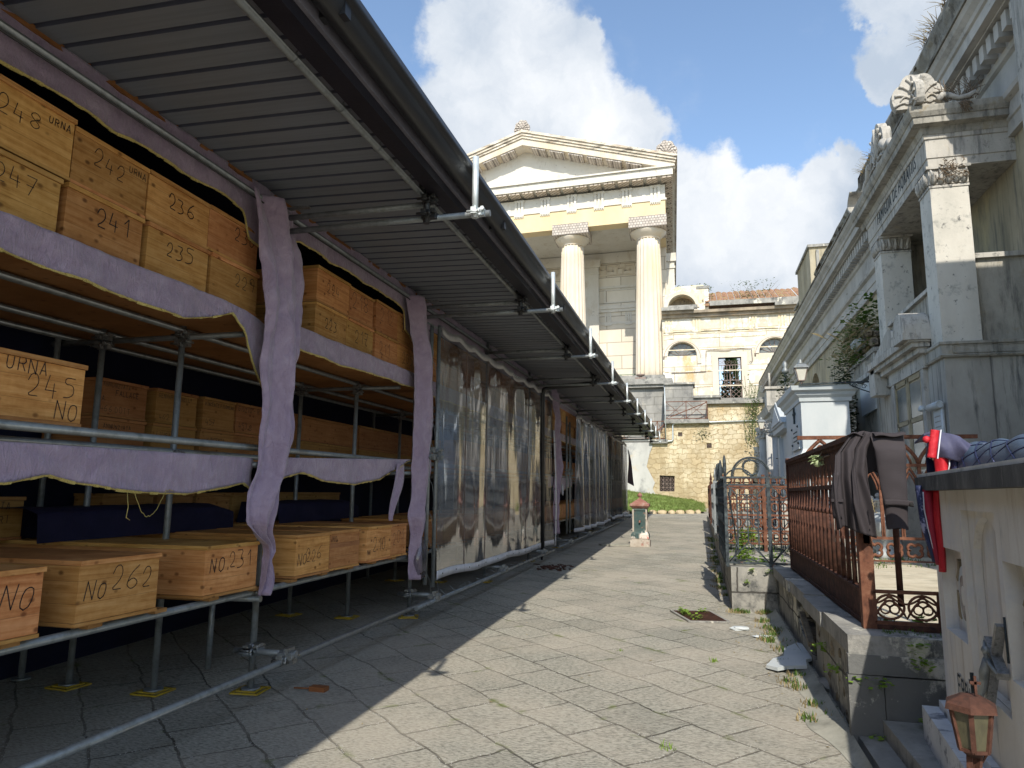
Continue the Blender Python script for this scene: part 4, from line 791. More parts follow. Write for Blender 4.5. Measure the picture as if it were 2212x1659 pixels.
# ---------------------------------------------------------------- temple
TA, TB = R(2.6), R(-1.8); TX, TY = -3.15, 53.25
def T(u, v, z): # u to the left along the front, v back along the flank
    return (TX-u*math.cos(TA)+v*math.sin(TB), TY+u*math.sin(TA)+v*math.cos(TB), z)
TE = thing('temple_church', (TX-9, 56, 9.7), 'tall cream Doric temple church with pediment above the end of the lane', 'church')
ZB, ZC, ZAR, ZTR, ZCO = 9.8, 20.85, 22.0, 23.5, 24.75
US = [0, 5.95, 13.45, 19.4]
def column(u, name='column'):
    cx_, cy_, _ = T(u, 0, 0); m = MB(); NF = 20
    prof = [(1.15-.27*(f**1.25), ZB+(ZC-ZB)*f) for f in [i/14 for i in range(15)]]
    m.lathe((cx_, cy_, 0), prof, 160, rad=lambda an, z: 1-.085*abs(math.sin(an*NF/2))**.7); build(m, name, M['coltop'], TE)
    m = MB(); m.lathe((cx_, cy_, 0), [(.88, ZC), (.90, ZC+.05), (.86, ZC+.08), (.92, ZC+.12), (1.15, ZC+.32), (1.34, ZC+.52), (1.36, ZC+.6), (1.3, ZC+.64)], 40); build(m, 'echinus', M['coltop'], TE)
    m = MB(T); m.mi = 1; m.box(u-1.42, u+1.42, -1.42, 1.42, ZC+.63, ZAR+.35); build(m, 'abacus', [M['coltop'], M['mesh_st']], TE)
for u in US: column(u)
UL = 21.3
m = MB(T); m.box(-1.35, UL, -1.25, -.2, ZAR, ZTR); m.box(-1.352, -.4, -.2, 30, ZAR, ZTR); build(m, 'architrave', M['ochre'], TE)
m = MB(T); m.box(-1.35, UL, -1.2, .3, ZTR+.12, ZCO); m.box(-1.35, 0, .3, 30, ZTR+.12, ZCO); m.box(-1.45, UL+.05, -1.33, .3, ZTR, ZTR+.14); build(m, 'frieze', M['stucco'], TE)
m = MB(T); u = -.35; trig = []
u = -.62
while u < UL: trig.append(u); u += 2.15
for u in trig:
    m = MB(T)
    for k_ in (-.27, 0, .27): m.box(u+k_-.09, u+k_+.09, -1.30, -1.2, ZTR+.14, ZCO-.18)
    m.box(u-.41, u+.41, -1.305, -1.2, ZCO-.2, ZCO-.0); m.box(u-.4, u+.4, -1.355, -1.24, ZTR-.15, ZTR-.01)
    for k_ in range(6): m.box(u-.37+k_*.135, u-.30+k_*.135, -1.345, -1.25, ZTR-.27, ZTR-.14)
    build(m, 'triglyph', M['stucco'], TE)
m = MB(T)
m.box(-1.95, UL+1, -2.25, .2, ZCO+.28, ZCO+.85); m.box(-2.1, UL+1, -2.4, .2, ZCO+.855, ZCO+.97); m.box(-1.95, 0, .2, 31, ZCO+.28, ZCO+.85); m.box(-2.1, -.2, .2, 31, ZCO+.853, ZCO+1.0)
build(m, 'cornice', M['cornice_l'] if 'cornice_l' in M else M['stucco'], TE)
m = MB(T)
for u in frange(-1.9, UL, 1.075): m.box(u, u+.82, -2.15, -1.25, ZCO+.13, ZCO+.28)
for v in frange(-1.0, 30, 1.0): m.box(-1.9, -1.36, v, v+.75, ZCO+.13, ZCO+.28)
build(m, 'mutules', M['tile_side'], TE)
# pediment
ZP0, ZP1, UA = ZCO+.97, 29.95, 9.7
HW = UA+2.1; slope = (ZP1-.65-ZP0)/HW
m = MB(T); m.poly([(-1.4, ZP0), (2*UA+1.4, ZP0), (UA, ZP1-.6)], lambda a, b, t_: (a, t_, b), -.9, -.5); build(m, 'tympanum', M['stucco_p'] if 'stucco_p' in M else M['stucco'], TE)
for sg in (-1, 1):
    def mpx(a, b, t_, sg=sg): return (UA+sg*a, t_, b)
    m = MB(T); m.poly([(0, ZP1-.95), (HW, ZP0-.28), (HW, ZP0+.2), (0, ZP1-.4)], mpx, -2.2, .5); build(m, 'raking_cornice', M['coltop'], TE)
    m = MB(T); m.poly([(0, ZP1-.4), (HW+.05, ZP0+.2), (HW+.05, ZP0+.36), (0, ZP1-.2)], mpx, -2.3, .5); m.poly([(0, ZP1-.2), (HW+.12, ZP0+.36), (HW+.12, ZP0+.54), (0, ZP1+.0)], mpx, -2.4, .5); m.poly([(0, ZP1), (HW+.2, ZP0+.54), (HW+.2, ZP0+.72), (0, ZP1+.2)], mpx, -2.5, 31); build(m, 'roof_edge', M['cornice'], TE)
    m = MB(T)
    for a in frange(.7, HW-2.2, 1.5):
        z = ZP1-.95-slope*a; m.poly([(a, z-.13), (a+1.15, z-.13-slope*1.15), (a+1.15, z-slope*1.15+.02), (a, z+.02)], mpx, -2.12, -.9)
    build(m, 'mutules', M['mesh_st'], TE)
def palmette(m, c, uu, zz, nn, s=1., n=9, back=.12, half=None):
    """fan of curled petals on a shaped slab; uu, zz, nn = width, height, thickness directions"""
    c, uu, zz, nn = map(Vector, (c, uu, zz, nn)); out = []
    for i in range(25):
        a = math.pi*i/24; r_ = s*(.52+.06*abs(math.sin(a*n/2))); out.append((-math.cos(a)*r_*.92, math.sin(a)*r_*1.25+.08*s))
    out += [(.42*s, 0), (-.42*s, 0)]
    m.poly(out, lambda a, b, t_: tuple(c+uu*a+zz*b+nn*t_), 0, back*s)
    for i in range(n):
        a = math.pi*(i+.5)/n; pts = []
        for k_ in range(6):
            f = k_/5; r_ = s*(.1+.42*f); aa = a+(.0 if i == n//2 else (.25*f*f*(1 if a > math.pi/2 else -1))); pts.append(c+uu*(-math.cos(aa)*r_*.92)+zz*(math.sin(aa)*r_*1.25+.08*s)-nn*.02*s)
        m.path(pts, [s*(.012+.018*k_/5) for k_ in range(6)], 6)
    for sg in (-1, 1):
        m.path([c+uu*(sg*(.22*s+.13*s*math.cos(t_)*(1-t_/9)))+zz*(.16*s+.13*s*math.sin(t_)*(1-t_/9))-nn*.02*s for t_ in [k_*.5 for k_ in range(12)]], s*.018, 6)
    return m
m = MB(); palmette(m, T(UA, -2.4, ZP1+.1), (-1, 0, 0), (0, 0, 1), (0, 1, 0), 1.25); build(m, 'apex_palmette', M['mesh_st'], TE)
m = MB(); palmette(m, T(-1.5, -2.3, ZP0+.75), (-1, .0, 0), (0, 0, 1), (0, 1, 0), 1.6); build(m, 'corner_palmette', M['mesh_st'], TE)
# porch ceiling, inner wall, flank
m = MB(T); m.box(-.4, UL, -.2, 6.2, ZAR+.25, ZAR+.4); build(m, 'porch_ceiling', M['stucco'], TE)
m = MB(T); m.box(-.9, UL, 6.0, 6.6, ZB, ZAR+.3); m.box(-1.3, -.4, 5.0, 30, ZB, ZAR); build(m, 'cella_wall', M['ashlar'], TE)
m = MB(T)
m.box(-.4, UL, 5.82, 6.0, 21.3, 22.2); m.box(-.4, UL, 5.9, 6.0, 19.05, 19.25); m.box(-.4, UL, 5.78, 6.0, 17.2, 17.5); m.box(-.4, UL, 5.86, 6.0, 16.95, 17.2)
m.box(-.4, UL, 5.95, 6.0, 15.9, 16.1)
for u in frange(.2, UL, 1.75):
    for k_ in (-.2, 0, .2): m.box(u+k_-.07, u+k_+.07, 5.93, 6.0, 16.1, 16.95)
    m.box(u-.3, u+.3, 5.92, 6.0, 15.78, 15.9)
for u in (5.1, -1.3): # antae behind the columns
    m.box(u-.65, u+.65, 5.6, 6.0, ZB, 20.9); m.box(u-.8, u+.8, 5.45, 6.0, 20.9, 21.6); m.box(u-.72, u+.72, 5.52, 6.0, 20.3, 20.5)
for (a, b_) in ((1.2, 4.0), (6.8, 9.6), (10.3, 13)): 
    for (x0, x1, z0, z1) in ((a, b_, 18.85, 18.95), (a, b_, 17.75, 17.85), (a, a+.1, 17.75, 18.95), (b_-.1, b_, 17.75, 18.95)): m.box(x0, x1, 5.93, 6.0, z0, z1)
build(m, 'wall_trim', M['stucco'], TE)
# meander band
m = MB(T)
for u in frange(-.2, 14, 1.5):
    Z = 20.75
    for (x0, x1, z0, z1) in ((0, .9, .68, .8), (.0, .12, 0, .8), (.78, .9, .25, .8), (.38, .9, .25, .37), (.38, .5, .25, .55), (.0, .0, 0, 0), (1.0, 1.12, 0, .55), (0, 1.5, -.12, 0), (1.0, 1.5, .45, .57), (1.38, 1.5, .45, .8)):
        if x1 > x0: m.box(u+x0, u+x1, 5.9, 6.0, Z-.45+z0, Z-.45+z1)
build(m, 'meander_band', M['coltop'], TE)
m = MB(T)
for u0, u1 in ((-1, 5.2), (6.7, 12)):
    for v in (2.8,):
        m.bar((u0, v, ZB+1.15), (u1, v, ZB+1.15), .06); m.bar((u0, v, ZB+.08), (u1, v, ZB+.08), .06)
        w = 1.15
        for x in frange(u0, u1-.1, w):
            m.bar((x, v, ZB), (x, v, ZB+1.2), .06); m.bar((x, v, ZB+.08), (x+w, v, ZB+1.15), .03); m.bar((x+w, v, ZB+.08), (x, v, ZB+1.15), .03); m.bar((x+w/2, v, ZB+.08), (x+w/2, v, ZB+1.15), .03); m.bar((x, v, ZB+.62), (x+w, v, ZB+.62), .03)
build(m, 'railing', M['greenrail'], TE)
# podium
m = MB(); m.box(-30, -1.95, 48.2, 62, .3, 8.68); build(m, 'podium', M['piperno'], TE)
m = MB(); m.box(-30, -1.62, 47.9, 62, 8.66, 8.85); m.box(-30, -1.45, 47.75, 62, 8.85, 9.22); m.box(-30, -2.0, 49.5, 62, 9.22, 9.76); build(m, 'podium_slab', M['piperno_p'], TE)
m = MB(); m.box(-3.9, -3.2, 48.1, 48.4, 9.22, 9.4); m.lathe((-3.55, 48.25, 9.4), [(.1, 0), (.1, .05), (.28, .12), (.3, .2)], 8); build(m, 'floodlight', M['gateiron'], label='small floodlight standing on the temple podium slab', cat='floodlight')
# ---------------------------------------------------------------- old building right of the temple
BB = thing('monastery_wing', (5, 52, 8), 'peeling cream building with tiled roof and lunette windows right of the temple', 'building')
YB = 52.0
def arc_pts(cx_, z0, r_, rz=None, n=16): return [(cx_-math.cos(math.pi*i/n)*r_, z0+math.sin(math.pi*i/n)*(rz or r_)) for i in range(n+1)]
mp = lambda a, b, t_: (a, YB+t_, b)
m = MB(); h1 = arc_pts(-.83, 11.5, 1.02); h2 = arc_pts(5.55, 11.5, 1.08)
m.poly([(-2.2, 7.9), (16, 7.9), (16, 14.45), (-2.2, 14.45)], mp, 0, .5, [h1, [(1.66, 8.25), (3.24, 8.25), (3.24, 11.27), (1.66, 11.27)], h2]); build(m, 'wall', M['peel'], BB)
for h in (h1, h2): m = MB(); m.poly([(x, z) for x, z in h], mp, .42, .46); build(m, 'window', M['glassd'], BB)
m = MB()
for cx_, r_ in ((-.83, 1.02), (5.55, 1.08)):
    for i in range(1, 8):
        a = math.pi*i/8; m.bar((cx_, YB+.38, 11.5), (cx_-math.cos(a)*r_, YB+.38, 11.5+math.sin(a)*r_), .03)
    m.bar((cx_-r_, YB+.38, 11.55), (cx_+r_, YB+.38, 11.55), .06)
    m.path([(cx_-math.cos(math.pi*i/20)*(r_+.28), YB-.03, 11.3+math.sin(math.pi*i/20)*(r_+.28)) for i in range(21)], .05, 6)
build(m, 'window_bars', M['gateiron'], BB)
m = MB()
for cx_, r_ in ((-.83, 1.05), (5.55, 1.1)):
    o_ = arc_pts(cx_, 11.5, r_+.3)+[(cx_+r_+.3, 10.9)]+[(cx_+r_+.02, 10.9)]+arc_pts(cx_, 11.5, r_)[::-1]+[(cx_-r_, 11.5), (cx_-r_-.3, 11.5)][:0]
    m.poly(o_, mp, -.07, .02)
for (x0, x1, z0, z1) in ((1.25, 1.66, 8.2, 11.27), (3.24, 3.65, 8.2, 11.27), (1.25, 3.65, 11.27, 11.65)): m.box(x0, x1, YB-.05, YB+.5, z0, z1)
build(m, 'window_surround', M['coltop'], BB)
m = MB()
for z in (11.9, 12.75, 13.1, 10.3, 9.2): m.box(-2.1, 12, YB-.035, YB, z, z+.07)
for x in frange(-1.7, 12, 1.95):
    for k_ in (-.2, 0, .2): m.box(x+k_-.07, x+k_+.07, YB-.06, YB, 13.35, 14.2)
    m.box(x-.3, x+.3, YB-.07, YB, 13.2, 13.3)
m.box(-2.1, 12, YB-.09, YB, 13.27, 13.35); build(m, 'string_courses', M['peel2'], BB)
m = MB(); m.box(-2.2, 16, YB-.25, YB+.3, 14.3, 14.55); m.box(-2.2, 16, YB-.5, YB+.3, 14.55, 14.75); build(m, 'cornice', M['band_d'], BB)
m = MB(); m.box(-2.2, .1, YB-.75, YB+.3, 14.75, 15.0); m.box(5.6, 16, YB-.75, YB+.3, 14.75, 15.0); m.box(1.2, 16, YB-.72, YB-.6, 14.95, 15.3); build(m, 'eaves_gutter', M['piperno_p'], BB)
m = MB()
for i, x in enumerate(frange(.9, 14, .42)):
    q = random.Random(i).uniform(-.04, .04); m.add([(x, YB-.62, 15.2+q), (x+.2, YB-.62, 15.28+q), (x+.4, YB-.62, 15.2+q), (x, YB+3.2, 16.95+q), (x+.2, YB+3.2, 17.03+q), (x+.4, YB+3.2, 16.95+q)], [(0, 1, 4, 3), (1, 2, 5, 4)])
    for v in frange(0, 3.7, .5): m.box(x+.02, x+.36, YB-.64+v, YB-.58+v, 15.22+v*.455+q, 15.29+v*.455+q)
m.box(.9, 14, YB-.55, YB+3.2, 15.0, 15.19); build(m, 'tile_roof', M['tile'], BB)
m = MB(); ha = arc_pts(-.75, 15.0, .98)
m.poly([(-1.95, 14.75), (1.15, 14.75), (1.15, 16.35), (.75, 16.65), (-1.0, 16.6), (-1.95, 16.45)], mp, -.3, .9, [[(-1.72, 14.97), *ha[1:-1], (.22, 14.97)]]); build(m, 'attic_wall', M['peel2'], BB)
m = MB(); o_ = arc_pts(-.75, 15.0, 1.25)+arc_pts(-.75, 15.0, 1.0)[::-1]; m.poly(o_, mp, -.38, -.28); build(m, 'arch_moulding', M['coltop'], BB)
m = MB(); m.box(-1.75, .3, YB+.62, YB+.7, 14.75, 16.1); build(m, 'arch_back_wall', M['rough'], BB)
m = MB(); m.box(-1.75, .35, YB-.42, YB-.34, 14.95, 15.18); m.box(.3, 1.2, YB-.35, YB+.6, 16.35, 16.55) ; build(m, 'lead_flashing', M['piperno_p'], BB)
m = MB()
for x in (1.7, 2.45, 3.2): m.bar((x, YB+.2, 8.28), (x, YB+.2, 11.2 if x != 2.45 else 10.75), .05)
for z in (8.3, 9.35, 9.65, 10.75): m.bar((1.68, YB+.2, z), (3.22, YB+.2, z), .045)
for i in range(4):
    for j in range(3):
        x0, z0 = 1.7+i*.375, 8.3+j*.35; m.bar((x0, YB+.2, z0), (x0+.375, YB+.2, z0+.35), .025); m.bar((x0+.375, YB+.2, z0), (x0, YB+.2, z0+.35), .025)
for x in (1.9, 2.07, 2.25, 2.65, 2.83, 3.0): m.bar((x, YB+.2, 9.65), (x, YB+.2, 10.75), .028)
for x in (1.95, 2.75): 
    for r_ in (.12, .07): m.path([(x+.2+r_*math.cos(a), YB+.2, 9.5+r_*math.sin(a)) for a in [k_*math.pi/6 for k_ in range(12)]], .012, 5, True)
for i in range(6): m.path([(1.8+i*.25+.08*math.cos(a), YB+.2, 10.95+.1*math.sin(a)) for a in [k_*math.pi/5 for k_ in range(10)]], .012, 5, True)
build(m, 'gate_grille', M['gateiron'], BB)
m = MB(); m.path([(-1.6, YB-.06, 10.25), (.8, YB-.06, 10.3), (.85, YB-.07, 11.8), (1.2, YB-.08, 11.85), (2.2, YB-.08, 11.75), (3.2, YB-.08, 11.9), (3.95, YB-.08, 11.85), (4.0, YB-.08, 11.0), (3.9, YB-.12, 10.85), (3.8, YB-.12, 10.95)], .025, 5); build(m, 'cable', M['gateiron'], BB)
# cypress beyond the gate
def tree(name, c, h, r_, mat, label, n=900, sz=.3, trunk=.15, seed=1, cone=True):
    th = thing(name, c, label, 'tree'); rr = random.Random(seed); m = MB(); m.tube(c, (c[0], c[1], c[2]+h*.9), trunk, 8, trunk*.2)
    for i in range(8): a = rr.uniform(0, 6.28); z = c[2]+h*rr.uniform(.2, .8); m.tube((c[0], c[1], z), (c[0]+math.cos(a)*r_*.6, c[1]+math.sin(a)*r_*.6, z+h*.12), trunk*.25, 5, trunk*.05)
    build(m, 'trunk', M['twig'], th); m = MB()
    for i in range(n):
        f = rr.random(); q = r_*((1-f)**.6 if cone else math.sin(math.pi*min(.98, f+.08))**.6)*rr.uniform(.4, 1.08); a = rr.uniform(0, 6.28); p = Vector((c[0]+math.cos(a)*q, c[1]+math.sin(a)*q, c[2]+h*(.08+.92*f)))
        d_ = Vector((math.cos(a)*.5, math.sin(a)*.5, rr.uniform(.2, 1))).normalized()*sz*rr.uniform(.6, 1.2); s_ = d_.cross(Vector((rr.random(), rr.random(), .3))).normalized()*sz*.3; m.add([p-s_, p+s_, p+d_+s_*.2, p+d_-s_*.2], [(0, 1, 2, 3)])
    build(m, 'crown', M[mat], th); return th
tree('cypress_tree', (3.0, 62, 6), 8.5, 1.0, 'leafd', 'dark cypress seen through the barred gateway of the peeling building', 2600, .28)
tree('broadleaf_tree', (4.4, 66, 5), 6.5, 2.3, 'leaf', 'green bushy tree seen low through the barred gateway', 2600, .3, cone=False, seed=5)
tree('broadleaf_tree', (1.9, 70, 5), 5.0, 1.6, 'leaf', 'small green tree seen at the bottom left of the barred gateway', 1500, .3, cone=False, seed=8)
m = MB(); rr = random.Random(31)
for i in range(26):
    a = rr.uniform(-.9, .9); L = rr.uniform(.7, 1.7); b0 = Vector((3.6+rr.uniform(-.5, 1.6), YB+.3, 15.35)); pts = [b0+Vector((math.sin(a)*L*f, .1*f, L*f-.15*f*f)) for f in (0, .3, .6, .85, 1)]; m.path(pts, [.014, .012, .009, .006, .004], 4)
o = build(m, 'stems', M['twig'], T_ := thing('roof_shrub', (4, YB, 15.3), 'sparse leggy shrub growing out of the tiled roof', 'shrub'))
m = MB()
for i in range(220):
    a = rr.uniform(-.9, .9); L = rr.uniform(.4, 1.8); plant(m, (3.6+rr.uniform(-.5, 1.6)+math.sin(a)*L, YB+.3, 15.35+L*.9), 1, .08, .13, rr)
build(m, 'leaves', M['leaf'], T_)
m = MB()
for k_ in range(5): plant(m, (-1.0+k_*.5, YB, 16.65), 16, .18, .12, rr)
plant(m, (1.2, YB-.1, 16.3), 60, .3, .13, rr); plant(m, (1.2, YB-.2, 15.7), 50, .25, .13, rr); build(m, 'wall_weeds', M['leaf'], label='weeds growing on the broken top of the small arched attic', cat='weeds')
m = MB()
for k_ in range(14): plant(m, (-.5+1.2+k_*.9, YB-.5+rr.uniform(0, .5), 15.35+rr.uniform(0, .1)), 14, .25, .10, rr)
build(m, 'roof_moss_plants', M['dry'], kind='stuff')
# ---------------------------------------------------------------- yellow tuff retaining wall, stair and pipes
TW = thing('tuff_wall', (0, 46, .5), 'high wall of yellow tuff blocks closing the end of the lane', 'wall')
yw = 46.0; mp = lambda a, b, t_: (a, yw+t_, b); sqh = lambda x, z, s_: [(x-s_, z-s_), (x+s_, z-s_), (x+s_, z+s_), (x-s_, z+s_)]
out_ = [(-14, 0), (8, 0), (8, 7.3), (.75, 7.2), (.75, 6.15), (-1.6, 6.1), (-2.2, 5.55), (-2.6, 5.1), (-3.2, 4.8), (-14, 4.8)]
m = MB(); m.poly(out_, mp, 0, .6, [[(-2.33, 1.75), (-1.42, 1.75), (-1.38, 2.72), (-2.3, 2.75)], sqh(-2.05, 4.98, .13), sqh(-.98, 5.32, .13), sqh(.76, 4.6, .15), sqh(-3.55, 3.95, .13)]); build(m, 'wall', M['tuff'], TW)
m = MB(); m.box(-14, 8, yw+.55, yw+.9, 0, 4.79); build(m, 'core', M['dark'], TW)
m = MB(); m.poly([(-14, .3), (-2.5, .3), (-2.45, 1.3), (-2.75, 1.9), (-2.6, 2.3), (-2.9, 2.9), (-3.1, 3.3), (-2.9, 4.1), (-2.7, 4.6), (-3.0, 5.4), (-14, 5.5)], mp, -.06, -.002); build(m, 'plaster_patch', M['plaster_g'], TW)
m = MB()
for i in range(5): f = i/4; m.bar((-2.33+.9*f, yw+.12, 1.72), (-2.31+.9*f, yw+.12, 2.7), .022); m.bar((-2.35, yw+.12, 1.75+.95*f), (-1.4, yw+.12, 1.75+.95*f), .022)
for i in range(4):
    for j in range(4):
        x0, z0 = -2.33+i*.225, 1.75+j*.237; m.bar((x0, yw+.12, z0), (x0+.225, yw+.12, z0+.237), .014); m.bar((x0+.225, yw+.12, z0), (x0, yw+.12, z0+.237), .014)
build(m, 'window_grille', M['gateiron'], TW)
m = MB(); 
for (x, z, s_) in ((-2.05, 4.98, .13), (-.98, 5.32, .13), (.76, 4.6, .15), (-3.55, 3.95, .13)):
    for k_ in (-1, 0, 1): m.bar((x+k_*s_*.5, yw+.06, z-s_), (x+k_*s_*.5, yw+.06, z+s_), .016); m.bar((x-s_, yw+.06, z+k_*s_*.5), (x+s_, yw+.06, z+k_*s_*.5), .016)
build(m, 'vent_bars', M['gateiron'], TW)
m = MB(); m.box(.72, 8.1, yw-.25, yw+1.5, 7.2, 7.42); build(m, 'coping', M['piperno_p'], TW)
ST_ = thing('stone_stair', (-1, 47.5, 5), 'grey stone stair walls with iron railings climbing between podium and tuff wall', 'stair')
m = MB(); m.box(-1.95, -.1, 46.7, 48.6, 4, 8.62); m.box(-.1, 1.5, 46.7, 48.6, 4, 7.72); m.box(1.5, 6, 47, 52, 4, 7.7); m.box(-1.95, 1.3, 50, 52, 4, 8.3); build(m, 'stair_wall', M['piperno'], ST_)
m = MB(); m.box(-1.95, .82, 45.7, 47, 6.0, 6.22); m.box(-2.9, -1.75, 45.75, 46.9, 4.75, 5.0); m.box(-1.95, 0, 46.55, 48.6, 8.6, 8.72); m.box(-.1, 1.6, 46.55, 48.6, 7.7, 7.85); build(m, 'stair_slab', M['piperno_p'], ST_)
m = MB()
def rail(m, x0, z0, x1, z1, y, h):
    m.bar((x0, y, z0+h), (x1, y, z1+h), .045); m.bar((x0, y, z0), (x1, y, z1), .045)
    for f in (0, .5, 1): m.bar((x0+(x1-x0)*f, y, z0+(z1-z0)*f), (x0+(x1-x0)*f, y, z0+(z1-z0)*f+h), .045)
    for f in (0, .5):
        a = (x0+(x1-x0)*f, y, z0+(z1-z0)*f); b_ = (x0+(x1-x0)*(f+.5), y, z0+(z1-z0)*(f+.5)); m.bar(a, (b_[0], y, b_[2]+h), .025); m.bar(b_, (a[0], y, a[2]+h), .025); m.bar((a[0], y, a[2]+h/2), (b_[0], y, b_[2]+h/2), .025)
rail(m, -1.85, 6.3, .70, 6.3, 45.85, 1.08); rail(m, -2.85, 5.05, -1.9, 5.05, 45.85, 1.1); rail(m, -6, 5.05, -2.95, 5.05, 45.85, 1.1); m.bar((-1.6, 45.85, 6.4), (.7, 45.85, 7.3), .05); m.bar((-2.85, 45.85, 5.1), (-1.9, 45.85, 6.0), .05)
build(m, 'railing', M['rust_b'], ST_)
m = MB(); m.path([(-2.6, yw-.1, 4.85), (-2.0, yw-.1, 4.86), (-1.5, yw-.1, 4.9), (-1.42, yw-.1, 5.0), (-1.42, yw-.1, 5.9), (-1.3, yw-.1, 6.0), (.5, yw-.1, 6.05), (3.9, yw-.1, 6.12)], .045, 8); m.path([(-1.85, 45.6, 5.0), (-1.86, 45.6, 8.2), (-2.0, 47.7, 8.7)], .03, 6); build(m, 'water_pipe', M['galv_w'], label='pale pipe running across the yellow tuff wall', cat='pipe')
m = MB(); rr = random.Random(77)
for (x, z, n_) in ((3.5, 7.6, 60), (3.5, 6.6, 60), (3.4, 5.2, 35), (3.6, 7.0, 70), (3.3, 6.0, 30), (3.4, 4.6, 30), (3.2, 8.1, 25)):
    for i in range(n_): plant(m, (x+rr.gauss(0, .22), yw-.15-rr.random()*.2, z+rr.gauss(0, .4)), 1, .1, .14, rr, -.2)
for i in range(60): a = rr.uniform(-.4, .4); x0, z0 = 3.3+rr.uniform(-.4, .4), rr.uniform(4.5, 8); m.bar((x0, yw-.2, z0), (x0+a, yw-.25, z0+rr.uniform(.3, 1.3)), .015)
build(m, 'wall_creeper', M['leaf'], label='straggling creeper hanging over the right end of the tuff wall', cat='creeper')
m = MB(); 
for i in range(70): plant(m, (.35+rr.gauss(0, .25), yw-.05, 5.3+rr.gauss(0, .22)), 1, .05, .12, rr, -.2)
build(m, 'wall_creeper', M['leaf'], label='small weed clump growing from the middle of the tuff wall', cat='creeper')
# ================================================================ RIGHT SIDE
M['endst'] = stone('pale_end_blocks', (.40, .38, .33), (.52, .49, .43), (.60, .57, .50), [((.13, .13, .125), 1.5, S1, .50, .56), ((.60, .57, .48), 2.3, S1, .58, .64)], 2.2, .6)
# near plot: low wall, floor
LW = thing('low_wall', (1.0, 7.2, 0), 'broken grey stone retaining wall under the rusty fence, with a hole in its side', 'wall')
m = MB()
def mpy(x0): return lambda a, b, t_: (x0+t_, a, b)
hole = [(6.62, .16), (6.80, .12), (7.05, .20), (7.45, .22), (7.72, .32), (7.74, .50), (7.1, .50), (6.9, .52), (6.6, .50)]
m.poly([(5.02, 0), (9.5, 0), (9.5, .55), (5.02, .55)], mpy(.92), 0, .14, [hole]); m.box(1.06, 3.6, 5.02, 5.2, 0, .55); build(m, 'wall', M['plinth'], LW)
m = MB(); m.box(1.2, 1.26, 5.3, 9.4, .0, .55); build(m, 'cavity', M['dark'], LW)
m = MB()
for i, (a, b_) in enumerate([(4.97, 5.9), (5.91, 6.85), (6.86, 7.9), (7.91, 9.45)]):
    q = random.Random(i).uniform(-.012, .012); m.box(.865+q, 1.30, a, b_, .545, .655+q*.5)
for i, (a, b_) in enumerate([(1.302, 1.72), (1.724, 2.4), (2.404, 3.6)]): m.box(a, b_, 4.975+.004*i, 5.5, .547, .652+.004*i)
build(m, 'coping', M['piperno_p'], LW)
m = MB(); rr = random.Random(6)
for i in range(26): m.rock((1.06+rr.uniform(-.02, .1), 6.6+rr.random()*1.15, .10+rr.random()*.10), .05, .08, .045, i)
for i in range(26): m.rock((.955+rr.uniform(-.01, .01), 5.3+rr.random()*1.2, .04+rr.random()*.42), .045, .05, .04, i+50)
m.bar((.93, 7.5, .40), (.90, 6.75, .26), .05, .04); build(m, 'rubble', M['rough'], LW)
m = MB(); m.box(.862, 1.06, 4.965, 5.02, 0, .425); m.box(.867, 1.40, 4.962, 5.02, .43, .545); m.box(1.065, 1.40, 4.968, 5.02, 0, .42); m.box(1.41, 2.4, 4.966, 5.02, 0, .415); m.box(1.42, 2.4, 4.963, 5.02, .425, .545); build(m, 'end_blocks', M['endst'], LW)
m = MB(); m.grid(lambda u, v: (.87-(.17+.08*noise.noise(Vector((u*9, 0, 4))))*min(1, u*7)**.5*(1-v), 4.45+5.0*u, G(4.45+5.0*u)+.004+.05*v*v+abs(noise.noise(Vector((u*14, v*2, 0))))*.010*v), 90, 6); build(m, 'wall_foot_kerb', M['cement'], kind='structure')
m = MB(); m.box(1.3, 5.2, 5.4, 9.6, .3, .64); m.box(1.31, 5.2, 9.6, 17, .3, .636); build(m, 'plot_floor', stone('plot_floor_stone', (.42, .36, .26), (.52, .46, .34), (.60, .54, .42), [((.28, .25, .18), 3, (1, 3, 1), .52, .68)], 3, .5), kind='structure')
# far plots along the lane edge
m = MB(); m.box(.37, .90, 9.46, 12.6, 0, .63); m.box(.90, 1.3, 9.5, 12.6, .1, .625); m.box(.37, .62, 12.6, 34, .1, .66); m.box(.62, 3.3, 12.6, 44, 0, .60); build(m, 'plot_wall', M['plinth'], label='stone plinth under the black iron fence, cracked front face with moss', cat='wall')
m = MB(); rr = random.Random(12)
for (x, y, z, n_, r_) in ((.55, 9.9, .70, 90, .13), (.62, 10.1, .95, 120, .16), (.52, 10.0, .85, 60, .12), (.95, 10.2, .7, 20, .06), (.8, 10.0, .66, 30, .1)): plant(m, (x, y, z), n_*2, r_, .055, rr)
build(m, 'bramble', M['leafb'], label='bright green bramble growing inside the black iron fence', cat='bramble')
m = MB()
for (x, y, z, n_, r_) in ((.93, 5.0, .38, 34, .06), (1.05, 4.95, .37, 22, .06), (1.28, 4.95, .50, 40, .06), (1.26, 4.95, .60, 30, .05), (1.0, 4.93, .05, 30, .07), (1.25, 4.85, .2, 26, .06), (.88, 6.1, .35, 40, .07), (.55, 9.42, .45, 16, .04), (.62, 9.42, .6, 14, .04), (.82, 9.42, .58, 20, .04), (1.4, 5.3, .68, 50, .08), (.90, 5.6, .30, 30, .06)): plant(m, (x, y, z), n_, r_, .04, rr)
build(m, 'wall_weeds', M['leafb'], label='small green weeds rooted in the cracks of the low stone wall', cat='weeds')
